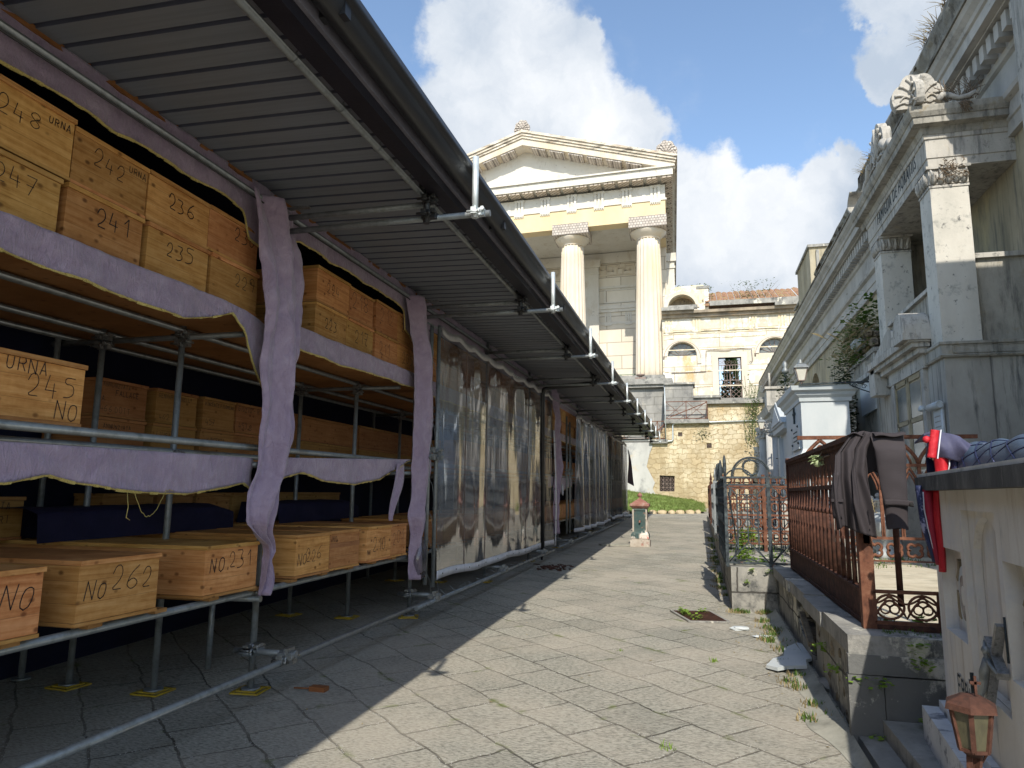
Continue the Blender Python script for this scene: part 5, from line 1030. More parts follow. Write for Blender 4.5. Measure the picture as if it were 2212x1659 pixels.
blades('coping_weeds', [(1.14+rr.random()*.12, 5.4+rr.random()*3.6, .655, .8) for i in range(40)]+[(rr.uniform(1.1, 1.9), 5.05+rr.random()*.25, .655, .6) for i in range(30)], 'leaf', .045, .05, 20, seed=9, wd=.004)
blades('plot_grass', [(rr.uniform(.4, 3.0), rr.uniform(9.8, 16), .61, 1) for i in range(160)], 'leaf', .08, .12, 14, seed=19, wd=.006)
# rusty fence
RF = thing('rusty_fence', (1.07, 7.2, .66), 'rusty cast iron fence of close bars on the low wall, coat on its near end', 'fence')
XR = 1.07; YA, YE = 5.28, 9.22; zo = lambda y: .004*(y-5)
m = MB(); m.box(XR-.018, XR+.018, YA, YE, .69, .875); m.box(XR-.03, XR+.03, YA, YE, .665, .695); m.box(XR-.028, XR+.028, YA, YE, .87, .892); build(m, 'kick_plate', M['rust'], RF)
m = MB(); n_ = 20; P_ = (YE-YA)/n_
pts = [(YA, 1.90)]+[(YE, 1.90)]
for i in range(n_, 0, -1):
    y1 = YA+P_*i; y0 = y1-P_; c_ = (y0+y1)/2; pts += [(y1, 1.60), (y1-.018, 1.60), (y1-.03, 1.66), (c_+.025, 1.73), (c_, 1.80), (c_-.025, 1.73), (y0+.03, 1.66), (y0+.018, 1.60)]
pts.append((YA, 1.60)); m.poly(pts, lambda a, b, t_: (XR+t_, a, b), -.007, .007); build(m, 'lancet_plate', M['rust'], RF)
m = MB(); m.box(XR-.035, XR+.035, YA-.01, YE, 1.90, 1.935); m.box(XR-.02, XR+.02, YA, YE, 1.875, 1.90); m.box(XR-.016, XR+.016, YA, YE, 1.565, 1.60)
for i in range(n_): m.ball((XR, YA+P_*(i+.5), 1.845), .014, 6)
build(m, 'top_rail', M['rust'], RF)
for i in range(n_+1):
    y = YA+P_*i; m = MB(); m.tube((XR, y, .885), (XR, y, 1.58), .018, 6, .013); m.box(XR-.02, XR+.02, y-.022, y+.022, .885, .90); m.lathe((XR, y, 1.36), [(.014, 0), (.024, .015), (.024, .03), (.014, .05)], 8); build(m, 'bar', M['rust'], RF)
m = MB(); m.box(XR-.04, XR+.035, YA-.05, YA-.0, .655, 1.28); m.box(XR-.052, XR-.03, YA-.06, YA+.015, .655, 1.45); m.box(XR-.02, XR+.02, YA-.05, YA, 1.2, 1.9); build(m, 'post', M['rust_b'], RF); m = MB(); m.box(XR-.025, XR+.025, YE, YE+.05, .655, 1.96); build(m, 'post', M['rust'], RF)
# front gate remains
GT = thing('gate_panel', (1.28, 5.27, .66), 'broken rusty gate piece with trefoil arches beside the marble tomb', 'gate')
m = MB(); m.tube((1.262, 5.28, .80), (1.262, 5.28, 1.93), .02, 12); m.lathe((1.262, 5.28, 1.36), [(.02, 0), (.03, .01), (.02, .03)], 12); build(m, 'upright', M['rust'], GT)
m = MB(); x0, x1, z0, z1, y = 1.09, 1.475, .70, .895, 5.24
for a, b_ in (((x0, z0), (x1, z0)), ((x1, z0), (x1, z1)), ((x1, z1), (x0, z1)), ((x0, z1), (x0, z0))): m.bar((a[0], y, a[1]), (b_[0], y, b_[1]), .024, .022)
for cx_ in (1.185, 1.38):
    m.path([(cx_+.085*math.cos(a), y, .80+.075*math.sin(a)) for a in [k_*math.pi/12 for k_ in range(25)]], .0085, 6)
    for k_ in range(3): a0 = math.pi/2+k_*2.094; m.path([(cx_+.032*math.cos(a0)+.028*math.cos(a), y, .80+.03*math.sin(a0)+.028*math.sin(a)) for a in [q*math.pi/6 for q in range(13)]], .006, 5)
m.path([(x0+(x1-x0)*f, y, .73+.11*abs(math.sin(f*math.pi*2))) for f in [k_/24 for k_ in range(25)]], .008, 5)
m.path([(x0+(x1-x0)*f, y, .87-.05*abs(math.cos(f*math.pi*2))) for f in [k_/24 for k_ in range(25)]], .007, 5); build(m, 'trefoil_panel', M['rust_b'], GT)
m = MB(); m.box(1.10, 1.52, 5.22, 5.30, .655, .69); m.box(1.50, 1.535, 5.24, 5.28, .655, 1.93); m.box(1.495, 1.54, 5.20, 5.29, .68, .90); build(m, 'frame', M['rust'], GT)
# gothic fence at the back of the plot
GF_ = thing('gothic_fence', (2.5, 10.5, .64), 'rusty gothic fence with pointed arches and quatrefoils behind the coat', 'fence'); yg = 10.5
m = MB(); m.box(1.35, 3.55, yg-.03, yg+.03, 2.28, 2.33); m.box(1.35, 3.55, yg-.02, yg+.02, 1.91, 1.95); m.box(1.35, 3.55, yg-.025, yg+.025, .955, .99); m.box(1.35, 3.55, yg-.02, yg+.02, .67, .69); build(m, 'rails', M['rust_b'], GF_)
xs_ = [1.4+.24*i for i in range(10)]
for x in xs_: m = MB(); m.box(x-.022, x+.022, yg-.014, yg+.014, .97, 1.93); m.tube((x, yg, 1.0), (x, yg, 1.6), .018, 8); build(m, 'upright', M['rust_b'], GF_)
m = MB()
def lancet(m, xa, xb, z0, z1, r_=.018):
    c_ = (xa+xb)/2; m.path([(xa, yg, z0)]+[(xa+(c_-xa)*math.sin(t_)**1.6, yg, z0+(z1-z0)*math.sin(t_)) for t_ in [k_*math.pi/16 for k_ in range(1, 9)]], r_, 5); m.path([(xb, yg, z0)]+[(xb-(xb-c_)*math.sin(t_)**1.6, yg, z0+(z1-z0)*math.sin(t_)) for t_ in [k_*math.pi/16 for k_ in range(1, 9)]], r_, 5)
for a, b_ in zip(xs_, xs_[1:]): lancet(m, a, b_, 1.6, 1.9); lancet(m, a+.04, b_-.04, 1.6, 1.83, .012)
for a, b_ in zip(xs_[::2], xs_[2::2]): lancet(m, a, b_, 1.95, 2.27, .026); lancet(m, a+.09, b_-.09, 1.95, 2.2, .018); m.path([((a+b_)/2+.05*math.cos(t_), yg, 2.04+.05*math.sin(t_)) for t_ in [k_*math.pi/6 for k_ in range(12)]], .016, 5, True)
build(m, 'arches', M['rust_b'], GF_)
m = MB()
for a, b_ in zip(xs_, xs_[1:]):
    c_ = (a+b_)/2
    for k_ in range(4):
        a0 = math.pi/4+k_*math.pi/2; m.path([(c_+.055*math.cos(a0)+.045*math.cos(t_), yg, .82+.05*math.sin(a0)+.045*math.sin(t_)) for t_ in [a0-2.0+q*.4 for q in range(11)]], .02, 5)
build(m, 'quatrefoils', M['rust_b'], GF_)
# marble urn and iron straps behind
UR = thing('marble_urn', (2.62, 11.5, .636), 'fluted white marble urn standing behind the gothic fence', 'urn')
m = MB(); m.lathe((2.62, 11.5, .636), [(.15, 0), (.15, .08), (.11, .1), (.06, .16), (.055, .24), (.09, .28), (.17, .38), (.205, .50), (.20, .56), (.13, .66), (.12, .72), (.16, .78), (.2, .82), (.2, .85)], 36, rad=lambda an, z: 1+(.05*abs(math.sin(an*9)) if .26 < z < .6 else 0)); build(m, 'bowl', M['marble_w'], UR)
m = MB()
for i in range(30): a = i*.9; rq = random.Random(i); m.ball((2.62+.17*math.cos(a), 11.5+.17*math.sin(a), 1.42+rq.uniform(-.05, .12)), .04, 6)
build(m, 'carved_garland', M['marble'], UR)
def headstone(x0, x1, y0, y1, z0, z1, mat, label, arch=True):
    h = thing('headstone', ((x0+x1)/2, y0, z0), label, 'headstone'); m = MB(); c_ = (x0+x1)/2; r_ = (x1-x0)/2
    out = [(x0, z0+.12), (x1, z0+.12)]+([(c_+math.cos(a)*r_, z1-r_*.6+math.sin(a)*r_*.6) for a in [k_*math.pi/12 for k_ in range(13)]] if arch else [(x1, z1), (x0, z1)])
    m.poly(out, lambda a, b, t_: (a, t_, b), y0, y1); build(m, 'slab', M[mat], h); m = MB(); m.box(x0-.08, x1+.08, y0-.08, y1+.08, z0, z0+.12); build(m, 'base', M['piperno_p'], h)
headstone(2.0, 2.42, 12.0, 12.12, .636, 1.75, 'marble', 'grey arched headstone behind the gothic fence, left of the urn')
headstone(2.95, 3.3, 12.0, 12.1, .636, 1.9, 'piperno_p', 'dark headstone behind the gothic fence, right of the urn', False)
headstone(1.5, 1.95, 12.6, 12.75, .60, 1.45, 'marble_w', 'white headstone seen through the rusty fence bars')
headstone(1.5, 2.0, 14.2, 14.35, .60, 1.5, 'marble', 'grey headstone behind the red lattice panel')
# red cast lattice behind the black fence
RL = thing('lattice_panel', (1.3, 12.3, .63), 'bright rusty cast lattice panel standing behind the black iron fence', 'fence'); yl = 12.3
m = MB(); 
for z in (.75, .95, 1.20, 1.45, 1.66, 1.80): m.box(.42, 2.25, yl-.02, yl+.02, z-.016, z+.016)
for x in (.42, 1.03, 1.64, 2.25): m.box(x-.025, x+.025, yl-.03, yl+.03, .63, 1.85)
build(m, 'frame', M['rust_b'], RL); m = MB()
for j, z in enumerate((.85, 1.075, 1.325, 1.555, 1.73)):
    for i in range(13):
        x = .49+i*.14; r_ = .06 if j % 2 else .052; m.path([(x+r_*math.cos(a), yl, z+r_*1.3*math.sin(a)) for a in [k_*math.pi/6 for k_ in range(12)]], .014, 5, True)
        m.path([(x+.07+.03*math.cos(a)*(1-a/8), yl, z+.07*math.sin(a)) for a in [k_*.6 for k_ in range(9)]], .012, 5)
build(m, 'scrolls', M['rust_b'], RL)
# black iron fence
BF = thing('black_fence', (.75, 9.6, .64), 'black wrought iron grave fence with an arch and wreath on top', 'fence'); yb = 9.6
def post(x, y, z0, z1, r_=.02): m = MB(); m.box(x-r_, x+r_, y-r_, y+r_, z0, z1); build(m, 'post', M['iron'], BF)
post(.34, yb, .62, 1.74); post(.86, yb, .62, 1.74, .022); post(1.32, yb, .62, 1.74)
m = MB(); m.box(.28, 1.36, yb-.018, yb+.018, 1.725, 1.75); m.box(.34, 1.34, yb-.012, yb+.012, 1.635, 1.655); m.box(.34, 1.34, yb-.015, yb+.015, .66, .685); build(m, 'rails', M['iron'], BF)
m = MB()
for (x0, x1) in ((.36, .84), (.88, 1.32)):
    w = x1-x0; B = lambda a, b, r_=.014: m.bar((x0+w*a[0], yb, a[1]), (x0+w*b[0], yb, b[1]), r_)
    for f in (.24, .5, .76): B((f, .92 if f == .5 else .8), (f, 1.52), .016)
    for f in (0, 1): B((f, 1.64), (.24 if f == 0 else .76, 1.52)); B((f, .68), (.24 if f == 0 else .76, .82)); B((f, .68), (.5, .93))
    B((.24, 1.52), (.76, 1.52)); B((.24, 1.36), (.76, 1.36), .01); B((.24, 1.22), (.76, 1.22), .01); B((.24, 1.05), (.76, 1.05), .01); B((.24, 1.36), (.5, 1.52), .01); B((.76, 1.36), (.5, 1.52), .01); B((.24, 1.05), (.5, 1.22), .01); B((.76, 1.05), (.5, 1.22), .01)
build(m, 'lattice', M['iron'], BF)
m = MB(); m.path([(.66+.235*math.cos(a), yb, 1.74+.25*math.sin(a)) for a in [k_*math.pi/20 for k_ in range(21)]], .014, 8); m.path([(.66+.215*math.cos(a), yb, 1.74+.225*math.sin(a)) for a in [k_*math.pi/20 for k_ in range(21)]], .006, 6); build(m, 'arch', M['iron'], BF)
def wreath(c, r_, par, name='wreath'):
    m = MB(); rq = random.Random(3)
    m.path([(c[0]+r_*math.cos(a), c[1], c[2]+r_*math.sin(a)) for a in [k_*math.pi/16 for k_ in range(32)]], .012, 6, True)
    for i in range(70): a = i*math.tau/70; q = r_+rq.uniform(-.014, .016); m.ball((c[0]+q*math.cos(a), c[1]+rq.uniform(-.012, .012), c[2]+q*math.sin(a)), .010, 5)
    return build(m, name, M['iron'], par)
wreath((.66, yb, 1.862), .093, BF)
m = MB()
for (x, y, z) in ((.34, yb, 1.74), (.315, 10.5, 1.72), (.31, 11.4, 1.72), (.31, 12.3, 1.74)): m.lathe((x, y, z), [(.008, 0), (.018, .05), (.024, .12), (.02, .22), (.008, .28)], 10)
build(m, 'finials', M['iron'], BF)
m = MB(); xs2 = .325
for z in (.66, .9, 1.15, 1.4, 1.62, 1.72): m.box(xs2-.012, xs2+.012, yb, 12.4, z-.012, z+.012)
build(m, 'side_rails', M['iron'], BF)
for i in range(18): y = yb+.15+i*.155; m = MB(); m.box(xs2-.011, xs2+.011, y-.011, y+.011, .64, 1.72); m.bar((xs2, y, .9), (xs2, y+.15, 1.15), .012); m.bar((xs2, y, 1.62), (xs2, y+.15, 1.40), .012); build(m, 'side_bar', M['iron'], BF)
m = MB(); m.path([(xs2+.0, 11.1+.45*math.cos(a), 1.72+.26*math.sin(a)) for a in [k_*math.pi/16 for k_ in range(17)]], .014, 6); m.path([(.66+.235*math.cos(a), 12.4, 1.73+.22*math.sin(a)) for a in [k_*math.pi/16 for k_ in range(17)]], .014, 6); m.bar((.32, 12.4, 1.72), (1.3, 12.4, 1.72), .02); m.bar((.32, 12.4, .66), (1.3, 12.4, .66), .02)
for x in (.32, .5, .66, .82, 1.0, 1.3): m.bar((x, 12.4, .64), (x, 12.4, 1.72), .018)
build(m, 'back_panel', M['iron'], BF)
m = MB(); m.bar((.38, yb+.05, 1.55), (.47, yb+.25, .9), .018, .01); m.bar((.47, yb+.25, .9), (.43, yb+.08, .66), .018, .01); build(m, 'bent_strap', M['iron'], BF)
for k_, (y0, y1, mt, lb) in enumerate([(13.0, 17.0, 'iron', 'dark low fence on the lane edge just beyond the black arch fence'), (17.6, 22.5, 'galv', 'pale grey iron fence on the lane edge farther up'), (23.2, 30.0, 'rust', 'rusty fence with pointed finial far up the right edge of the lane')]):
    F_ = thing('grave_fence', (.4, (y0+y1)/2, .65), lb, 'fence'); m = MB(); h = 1.72+.01*(y0-9)
    for z in (.85, 1.3, h-.12): m.box(.38, .41, y0, y1, z, z+.025)
    m.bar((.4, y0, h-.12), (2.6, y0, h-.12), .03); m.bar((.4, y0, .8), (2.6, y0, .8), .03); build(m, 'rails', M[mt], F_)
    m = MB(); m.box(.35, .45, y0-.05, y0+.05, .6, h+.05); m.lathe((.4, y0, h+.05), [(.05, 0), (.02, .05), (.04, .1), (.005, .3)], 8); build(m, 'post', M[mt], F_)
    for y in frange(y0, y1, .17): m = MB(); m.box(.385, .405, y-.01, y+.01, .64, h+.02); build(m, 'bar', M[mt], F_)
    for x in frange(.55, 2.6, .17): m = MB(); m.box(x-.01, x+.01, y0-.01, y0+.01, .62, h); build(m, 'bar', M[mt], F_)
# dead rose on the fence
RO = thing('dried_rose', (1.03, 6.72, 1.80), 'dried pale green rose hung head down on the rusty fence rail', 'flower')
m = MB(); rr = random.Random(15)
for i in range(46):
    f = i/46; a = i*2.4; r_ = .012+.062*f; c_ = Vector((1.01+r_*math.cos(a)*.8, 6.66+r_*math.sin(a)*.5, 1.80+.05-.09*f*rr.random()))
    d_ = Vector((math.cos(a), math.sin(a)*.6, -.2)).normalized()*.028; s_ = d_.cross(Vector((0, 0, 1))).normalized()*.024
    m.add([c_-d_*.4, c_+s_+Vector((0, 0, .012)), c_+d_, c_-s_+Vector((0, 0, .012))], [(0, 1, 2, 3)])
m.ball((1.01, 6.66, 1.79), .035, 10)
build(m, 'petals', M['leaf_p'] if 'leaf_p' in M else leafm('faded_petal', (.34, .42, .18), (.60, .66, .42), .3), RO)
m = MB(); 
for k_ in range(4): m.path([(1.02, 6.64, 1.83), (1.04, 6.62+.02*k_, 1.87), (1.06+.02*k_, 6.58, 1.93+.01*k_)], .003, 4)
m.path([(1.02, 6.66, 1.8), (1.05, 6.5, 1.84), (1.06, 6.35, 1.84)], .006, 5); build(m, 'stem', M['twig'], RO)
# ---------------------------------------------------------------- coat
t = NT('dark_brown_wool'); wv = t.noise(t.map(t.obj, (60, 60, 260)), 1, 3); M['wool'] = t.fin(t.mix(t.noise(t.obj, 4, 4), (.034, .029, .031), (.055, .047, .049)), .95, 0, t.bump(t.math('ADD', wv, t.noise(t.obj, 160, 3)), .25, .003), .15)
CO = thing('coat', (1.1, 5.2, 1.25), 'dark brown wool coat thrown over the near end of the rusty fence', 'coat')
def lp(tab, v): return interp([(a, *b) for a, b in tab], v)
m = MB()
def body(u, v):   # v 0 bottom .. 1 top ; folds run down the cloth
    xl, xr = lp([(0, (.885, 1.075)), (.25, (.868, 1.10)), (.5, (.872, 1.085)), (.8, (.90, 1.09)), (1, (1.0, 1.16))], v)
    z0 = 1.285+.02*math.sin(u*7)+.03*u*(1-u); z1 = 1.90+.045*math.sin(u*2.6); z = z0+(z1-z0)*v
    f = (1-v*.75); y = 5.175-.045*math.sin(u*13+1.2*v)*f-.02*math.sin(u*29+v*3)*f+.06*v*v-.05*math.sin(math.pi*v)*.6
    return (xl+(xr-xl)*u, y, z)
m.grid(body, 70, 50, thick=(0, .012, 0))
m.grid(lambda u, v: (1.0+.17*u+(.02)*v, 5.20+.14*v, 1.905+.04*math.sin(math.pi*v*.8+.3)+.012*math.sin(u*9)-.25*v*v), 20, 14, thick=(0, .01, -.006))
build(m, 'body', M['wool'], CO)
m = MB()
def lapel(u, v):
    xl, xr = lp([(0, (1.01, 1.115)), (.3, (.98, 1.10)), (.6, (.985, 1.06)), (.85, (1.03, 1.10)), (1, (1.10, 1.17))], v); z = 1.27+.66*v-.03*u*(1-v)
    return (xl+(xr-xl)*u, 5.115-.03*math.sin(u*6+v*4)*(1-v*.5)+.05*v*v+.02*u, z)
m.grid(lapel, 30, 44, thick=(0, .014, 0)); build(m, 'front_flap', M['wool'], CO)
m = MB()
def cuffend(u, v):
    xl, xr = lp([(0, (.865, .92)), (.5, (.855, .90)), (1, (.88, .92))], v); return (xl+(xr-xl)*u, 5.16-.03*math.sin(math.pi*u), 1.36+.30*v)
m.grid(cuffend, 10, 12, thick=(0, .02, 0)); m.box(.852, .925, 5.13, 5.15, 1.47, 1.49); build(m, 'far_sleeve', M['wool'], CO)
m = MB()
def sleeve(u, v):
    xl, xr = lp([(0, (1.165, 1.292)), (.3, (1.155, 1.300)), (.6, (1.135, 1.305)), (.85, (1.125, 1.312)), (1, (1.115, 1.315))], v); a = 2*math.pi*u; z = 1.305+.60*v+.006*math.sin(a*3)
    w = (xr-xl)/2; top = max(0, (v-.85)/.15)
    return ((xl+xr)/2-w*math.cos(a), 5.10+.035*math.sin(a)*(1-.4*top)+.04*top+noise.noise(Vector((u*4, v*6, 2)))*.010, z+.02*top*math.sin(a))
m.grid(sleeve, 36, 44); m.grid(lambda u, v: (1.13+.185*u, 5.08+.16*v, 1.905+.028*math.sin(math.pi*v)-.02*v+.006*math.sin(u*8)), 12, 8, thick=(0, 0, -.008)); build(m, 'sleeve', M['wool'], CO)
m = MB(); m.grid(lambda u, v: (1.155+.165*u, 5.060-.006*math.sin(math.pi*u), 1.452+.036*v-.010*u+.006*math.sin(u*3)), 14, 3, thick=(0, -.008, 0)); st_ = build(m, 'cuff_strap', M['wool'], CO)
m = MB(); m.tube((1.306, 5.052, 1.462), (1.306, 5.036, 1.462), .0115, 14); m.tube((1.306, 5.037, 1.462), (1.306, 5.034, 1.462), .006, 8); build(m, 'button', M['pvc'], st_)
m = MB(); m.box(1.092, 1.1, 5.02, 5.03, 1.405, 1.41)
for i in range(18): rq = random.Random(i); m.ball((1.083+.012*(i/18)+rq.uniform(-.003, .003), 5.066, 1.49-.085*i/18), .0035, 5)
build(m, 'frayed_hole', M['dry'], CO)
# ---------------------------------------------------------------- marble tomb in the right foreground
P0 = Vector((1.13, 4.05, 0)); DV = Vector((-.104, -.9945, 0)).normalized(); NV = Vector((-.9945, .104, 0)).normalized()
KT = 1.15
def KX(x, y, z): return (x*KT, y*KT, 1.5+(z-1.5)*KT)
def MF(s_, t_, z): q = P0+DV*s_+NV*t_; return KX(q.x, q.y, z)
TB_ = thing('marble_tomb', (1.6, 3.6, 0), 'pale marble tomb block with niches, blackened top slab and oval portraits', 'tomb')
mpf = lambda a, b, t_: MF(a, t_, b)
n1 = [(.18, .90), (.60, .90), (.60, 1.275), (.18, 1.275)]; n2 = [(.655, .76), (1.16, .76), (1.16, 1.452), (.655, 1.452)]; n3 = [(1.21, .90), (1.66, .90), (1.66, 1.29), (1.21, 1.29)]
m = MB(); m.poly([(.06, .50), (1.76, .50), (1.76, 1.535), (.06, 1.535)], mpf, 0, -.055, [n1, n2, n3]); build(m, 'face', M['marble_t'], TB_)
m = MB(MF); m.box(.062, 1.755, -.9, -.055, .2, 1.53)
build(m, 'core', M['marble_t'], TB_)
m = MB(); ar = [(.70, .765), (1.12, .765), (1.12, 1.25)]+[(.91+.21*math.cos(a), 1.25+.18*math.sin(a)) for a in [k_*math.pi/12 for k_ in range(1, 12)]]+[(.70, 1.25)]
m.poly([(.656, .762), (1.158, .762), (1.158, 1.45), (.656, 1.45)], mpf, -.025, -.054, [ar]); build(m, 'arched_niche', M['marble_t'], TB_)
m = MB(MF); m.box(-.02, 1.81, -1.0, .055, 1.536, 1.602); build(m, 'top_slab', M['slab_d'], TB_)
m = MB(MF); m.box(-.01, 1.80, -.95, .045, 1.603, 1.618); m.box(1.42, 2.2, -.5, -.12, 1.619, 1.665); build(m, 'top_face', M['slab_l'], TB_)
m = MB(MF); m.box(.0, 1.82, -.12, .10, .34, .50); m.box(-.03, 1.9, -.05, .17, .2, .34); m.box(.03, 1.8, .001, .03, .50, .54); build(m, 'base', M['marble_b'] if 'marble_b' in M else stone('grey_veined_marble', (.40, .41, .42), (.54, .55, .56), (.62, .62, .62), [((.20, .21, .23), 3.5, (1, 2.5, 2.5), .55, .62)], 3, .25), TB_)
t = NT('faded_photo'); v = t.n('ShaderNodeTexCoord'); M['photo'] = t.fin(t.ramp(t.noise(t.obj, 11, 3, .5), [(.35, (.06, .06, .07)), (.5, (.22, .22, .22)), (.65, (.42, .41, .40))]), .25, 0, None, .5)
for (cs, cz) in ((.49, 1.075), (1.44, 1.085)):
    m = MB(); N_ = 28; o_ = [(cs+.098*math.cos(a), cz+.135*math.sin(a)) for a in [k_*math.tau/N_ for k_ in range(N_)]]; m.poly(o_, mpf, -.054, -.022); p_ = build(m, 'portrait_frame', M['marble_w'], TB_)
    m = MB(); m.poly([(cs+.066*math.cos(a), cz+.095*math.sin(a)) for a in [k_*math.tau/N_ for k_ in range(N_)]], mpf, -.022, -.019); build(m, 'portrait', M['photo'], p_)
    m = MB(); m.poly([(cs+.03*math.cos(a), cz+.01+.042*math.sin(a)) for a in [k_*math.tau/N_ for k_ in range(N_)]], mpf, -.019, -.0178); build(m, 'face_patch', M['slab_l'], p_)
    m = MB(); m.poly([(cs-.05, cz+.12), (cs+.06, cz+.12), (cs+.08, cz+.18), (cs-.02, cz+.19)], mpf, -.054, -.03); m.poly([(cs-.13, cz-.09), (cs-.085, cz-.10), (cs-.09, cz+.01), (cs-.13, cz+.02)], mpf, -.054, -.02); m.poly([(cs-.10, cz+.06), (cs-.06, cz+.1), (cs-.05, cz+.15), (cs-.08, cz+.16), (cs-.085, cz+.11), (cs-.12, cz+.075)], mpf, -.054, -.02); build(m, 'bronze_mount', M['brass'], p_)
m = MB(); write(m, 'ERRI', MF(.37, .004, .655), tuple(DV), (0, 0, 1), tuple(NV), .085, .014); m2 = MB(); build(m, 'bronze_letters', M['iron'], TB_)
m = MB(MF); m.box(.640, .652, .0, .012, .68, .80); m.box(.615, .677, .0, .012, .755, .768); m.tube((1.195, .004, .95), (1.19, .004, 1.10), .004, 6); build(m, 'bronze_cross', M['iron'], TB_)
CR = thing('crucifix', MF(1.05, .06, .74), 'grey metal crucifix leaning against the marble tomb', 'crucifix')
m = MB(); a, b_ = Vector(MF(.93, .035, .64)), Vector(MF(1.17, .012, 1.07)); m.bar(a, b_, .035, .02); t_ = (b_-a).normalized(); sd = Vector(DV)*.9; c_ = a.lerp(b_, .72); m.bar(c_-(DV-t_*DV.dot(t_)).normalized()*.11, c_+(DV-t_*DV.dot(t_)).normalized()*.11, .04, .03); build(m, 'cross', M['clampm'], CR)
m = MB(); sdv = (DV-t_*DV.dot(t_)).normalized(); o3 = NV*.03
m.path([a.lerp(b_, .22)+o3, a.lerp(b_, .34)+o3*1.3, a.lerp(b_, .46)+o3, a.lerp(b_, .58)+o3*1.1, a.lerp(b_, .70)+o3], [.008, .012, .016, .02, .016], 8); m.ball(a.lerp(b_, .78)+o3*1.3, .018, 8)
for sg in (-1, 1): m.path([a.lerp(b_, .69)+o3, a.lerp(b_, .72)+o3+sdv*sg*.05, c_+o3*.6+sdv*sg*.10], [.010, .008, .006], 6)
build(m, 'figure', M['galv'], CR)
# rusty grave lantern
def LX_(x, y, z): return (.842+x*LS, 2.75+y*LS, .70+z*LS)
LN = thing('grave_lantern', (.84, 2.75, .6), 'small rusty six sided grave lantern with milky glass in front of the marble tomb', 'lantern')
LS = .74; lc = (0, 0, 0); m = MB(LX_); hexa = lambda r_, z: [(lc[0]+r_*math.cos(R(60*i+12)), lc[1]+r_*math.sin(R(60*i+12)), lc[2]+z) for i in range(6)]
b0, t0 = hexa(.060, 0), hexa(.088, .175)
for i in range(6): m.add([b0[i], b0[(i+1) % 6], t0[(i+1) % 6], t0[i]], [(0, 1, 2, 3)])
build(m, 'glass', M['lglass'] if 'lglass' in M else noisy('yellowed_glass', [(.035, .032, .02), (.08, .072, .04), (.05, .045, .03)], 12, .35, stretch=(1, 1, .4), spec=.6), LN)
m = MB(LX_)
for i in range(6): m.bar(b0[i], t0[i], .02, .012); m.bar(b0[i], b0[(i+1) % 6], .014); m.bar(t0[i], t0[(i+1) % 6], .014)
build(m, 'frame', M['rust'], LN)
m = MB(LX_); r0, r1, r2 = hexa(.112, .165), hexa(.106, .19), hexa(.04, .225)
for A_, B_ in ((r0, r1), (r1, r2)):
    for i in range(6): m.add([A_[i], A_[(i+1) % 6], B_[(i+1) % 6], B_[i]], [(0, 1, 2, 3)])
m.add(r2, [tuple(range(6))]); m.add(r0, [tuple(range(6))]); m.box(lc[0]+.012, lc[0]+.022, lc[1]-.03, lc[1]-.02, lc[2]+.23, lc[2]+.31); m.box(lc[0]-.004, lc[0]+.038, lc[1]-.03, lc[1]-.02, lc[2]+.275, lc[2]+.287); build(m, 'cap', M['rust'], LN)
m = MB(LX_); m.lathe((lc[0], lc[1], lc[2]-.03), [(.03, 0), (.05, .02), (.06, .03)], 6); m.bar((lc[0]-.02, lc[1], lc[2]-.02), (lc[0]-.035, lc[1]-.02, -.25), .022, .014); m.bar((lc[0]+.02, lc[1], lc[2]-.02), (lc[0]-.02, lc[1]-.02, -.25), .022, .014); m.bar((lc[0], lc[1]+.02, lc[2]-.02), (lc[0]-.03, lc[1]-.02, -.9), .03, .02)
m.path([(lc[0]-.0, lc[1], lc[2]-.02), (lc[0]+.03, lc[1], lc[2]-.05), (lc[0]+.045, lc[1], lc[2]-.02), (lc[0]+.03, lc[1], lc[2]+.01)], .007, 6); build(m, 'bracket', M['rust'], LN)
# steps and loose wire
m = MB(); m.box(.90, 1.16, 3.9, 4.955, 0, .075); build(m, 'stone_step', M['piperno_p'], label='lower dark stone step at the foot of the wall beside the tomb', cat='step')
m = MB(); m.box(1.04, 2.4, 3.2, 4.955, 0, .175); build(m, 'stone_step', M['piperno_p'], label='upper dark stone step between wall and marble tomb', cat='step')
m = MB(); m.path([(1.25, 4.8, .20), (1.26, 4.72, .21), (1.22, 4.6, .20), (1.18, 4.45, .185), (1.14, 4.2, .183), (1.1, 3.9, .184), (1.1, 3.6, .185)], .006, 6); build(m, 'electric_wire', M['marble_w'], label='white electric wire lying across the upper stone step', cat='wire')
m = MB(); m.rock((1.36, 4.62, .185), .04, .025, .012, 2); build(m, 'pebble', M['marble_w'], label='flat white pebble on the upper stone step', cat='pebble')
# ---------------------------------------------------------------- jacket and quilted cloth on the tomb
M['nylon'] = noisy('grey_purple_nylon', [(.05, .05, .09), (.075, .075, .125)], 6, .65, 0, .5, 10, spec=.25, bd=.02)
M['red'] = noisy('red_nylon', [(.40, .012, .02), (.55, .025, .035)], 6, .5, 0, .5, 12, bd=.02); M['redd'] = noisy('dark_red_panel', [(.26, .012, .03), (.36, .02, .045)], 6, .55, 0, .4, 12, bd=.02)
M['navyf'] = noisy('navy_blotched_lining', [(.012, .016, .05), (.03, .04, .10)], 8, .6, dirt=[((.28, .28, .40), 14, S1, .58, .63)])
M['quilt'] = noisy('slate_blue_satin', [(.045, .066, .10), (.062, .09, .13)], 5, .62, 0, .5, 20, spec=.25)
QC = thing('quilted_jacket', MF(.9, -.3, 1.62), 'slate blue quilted satin jacket rolled on top of the marble tomb', 'jacket')
m = MB()
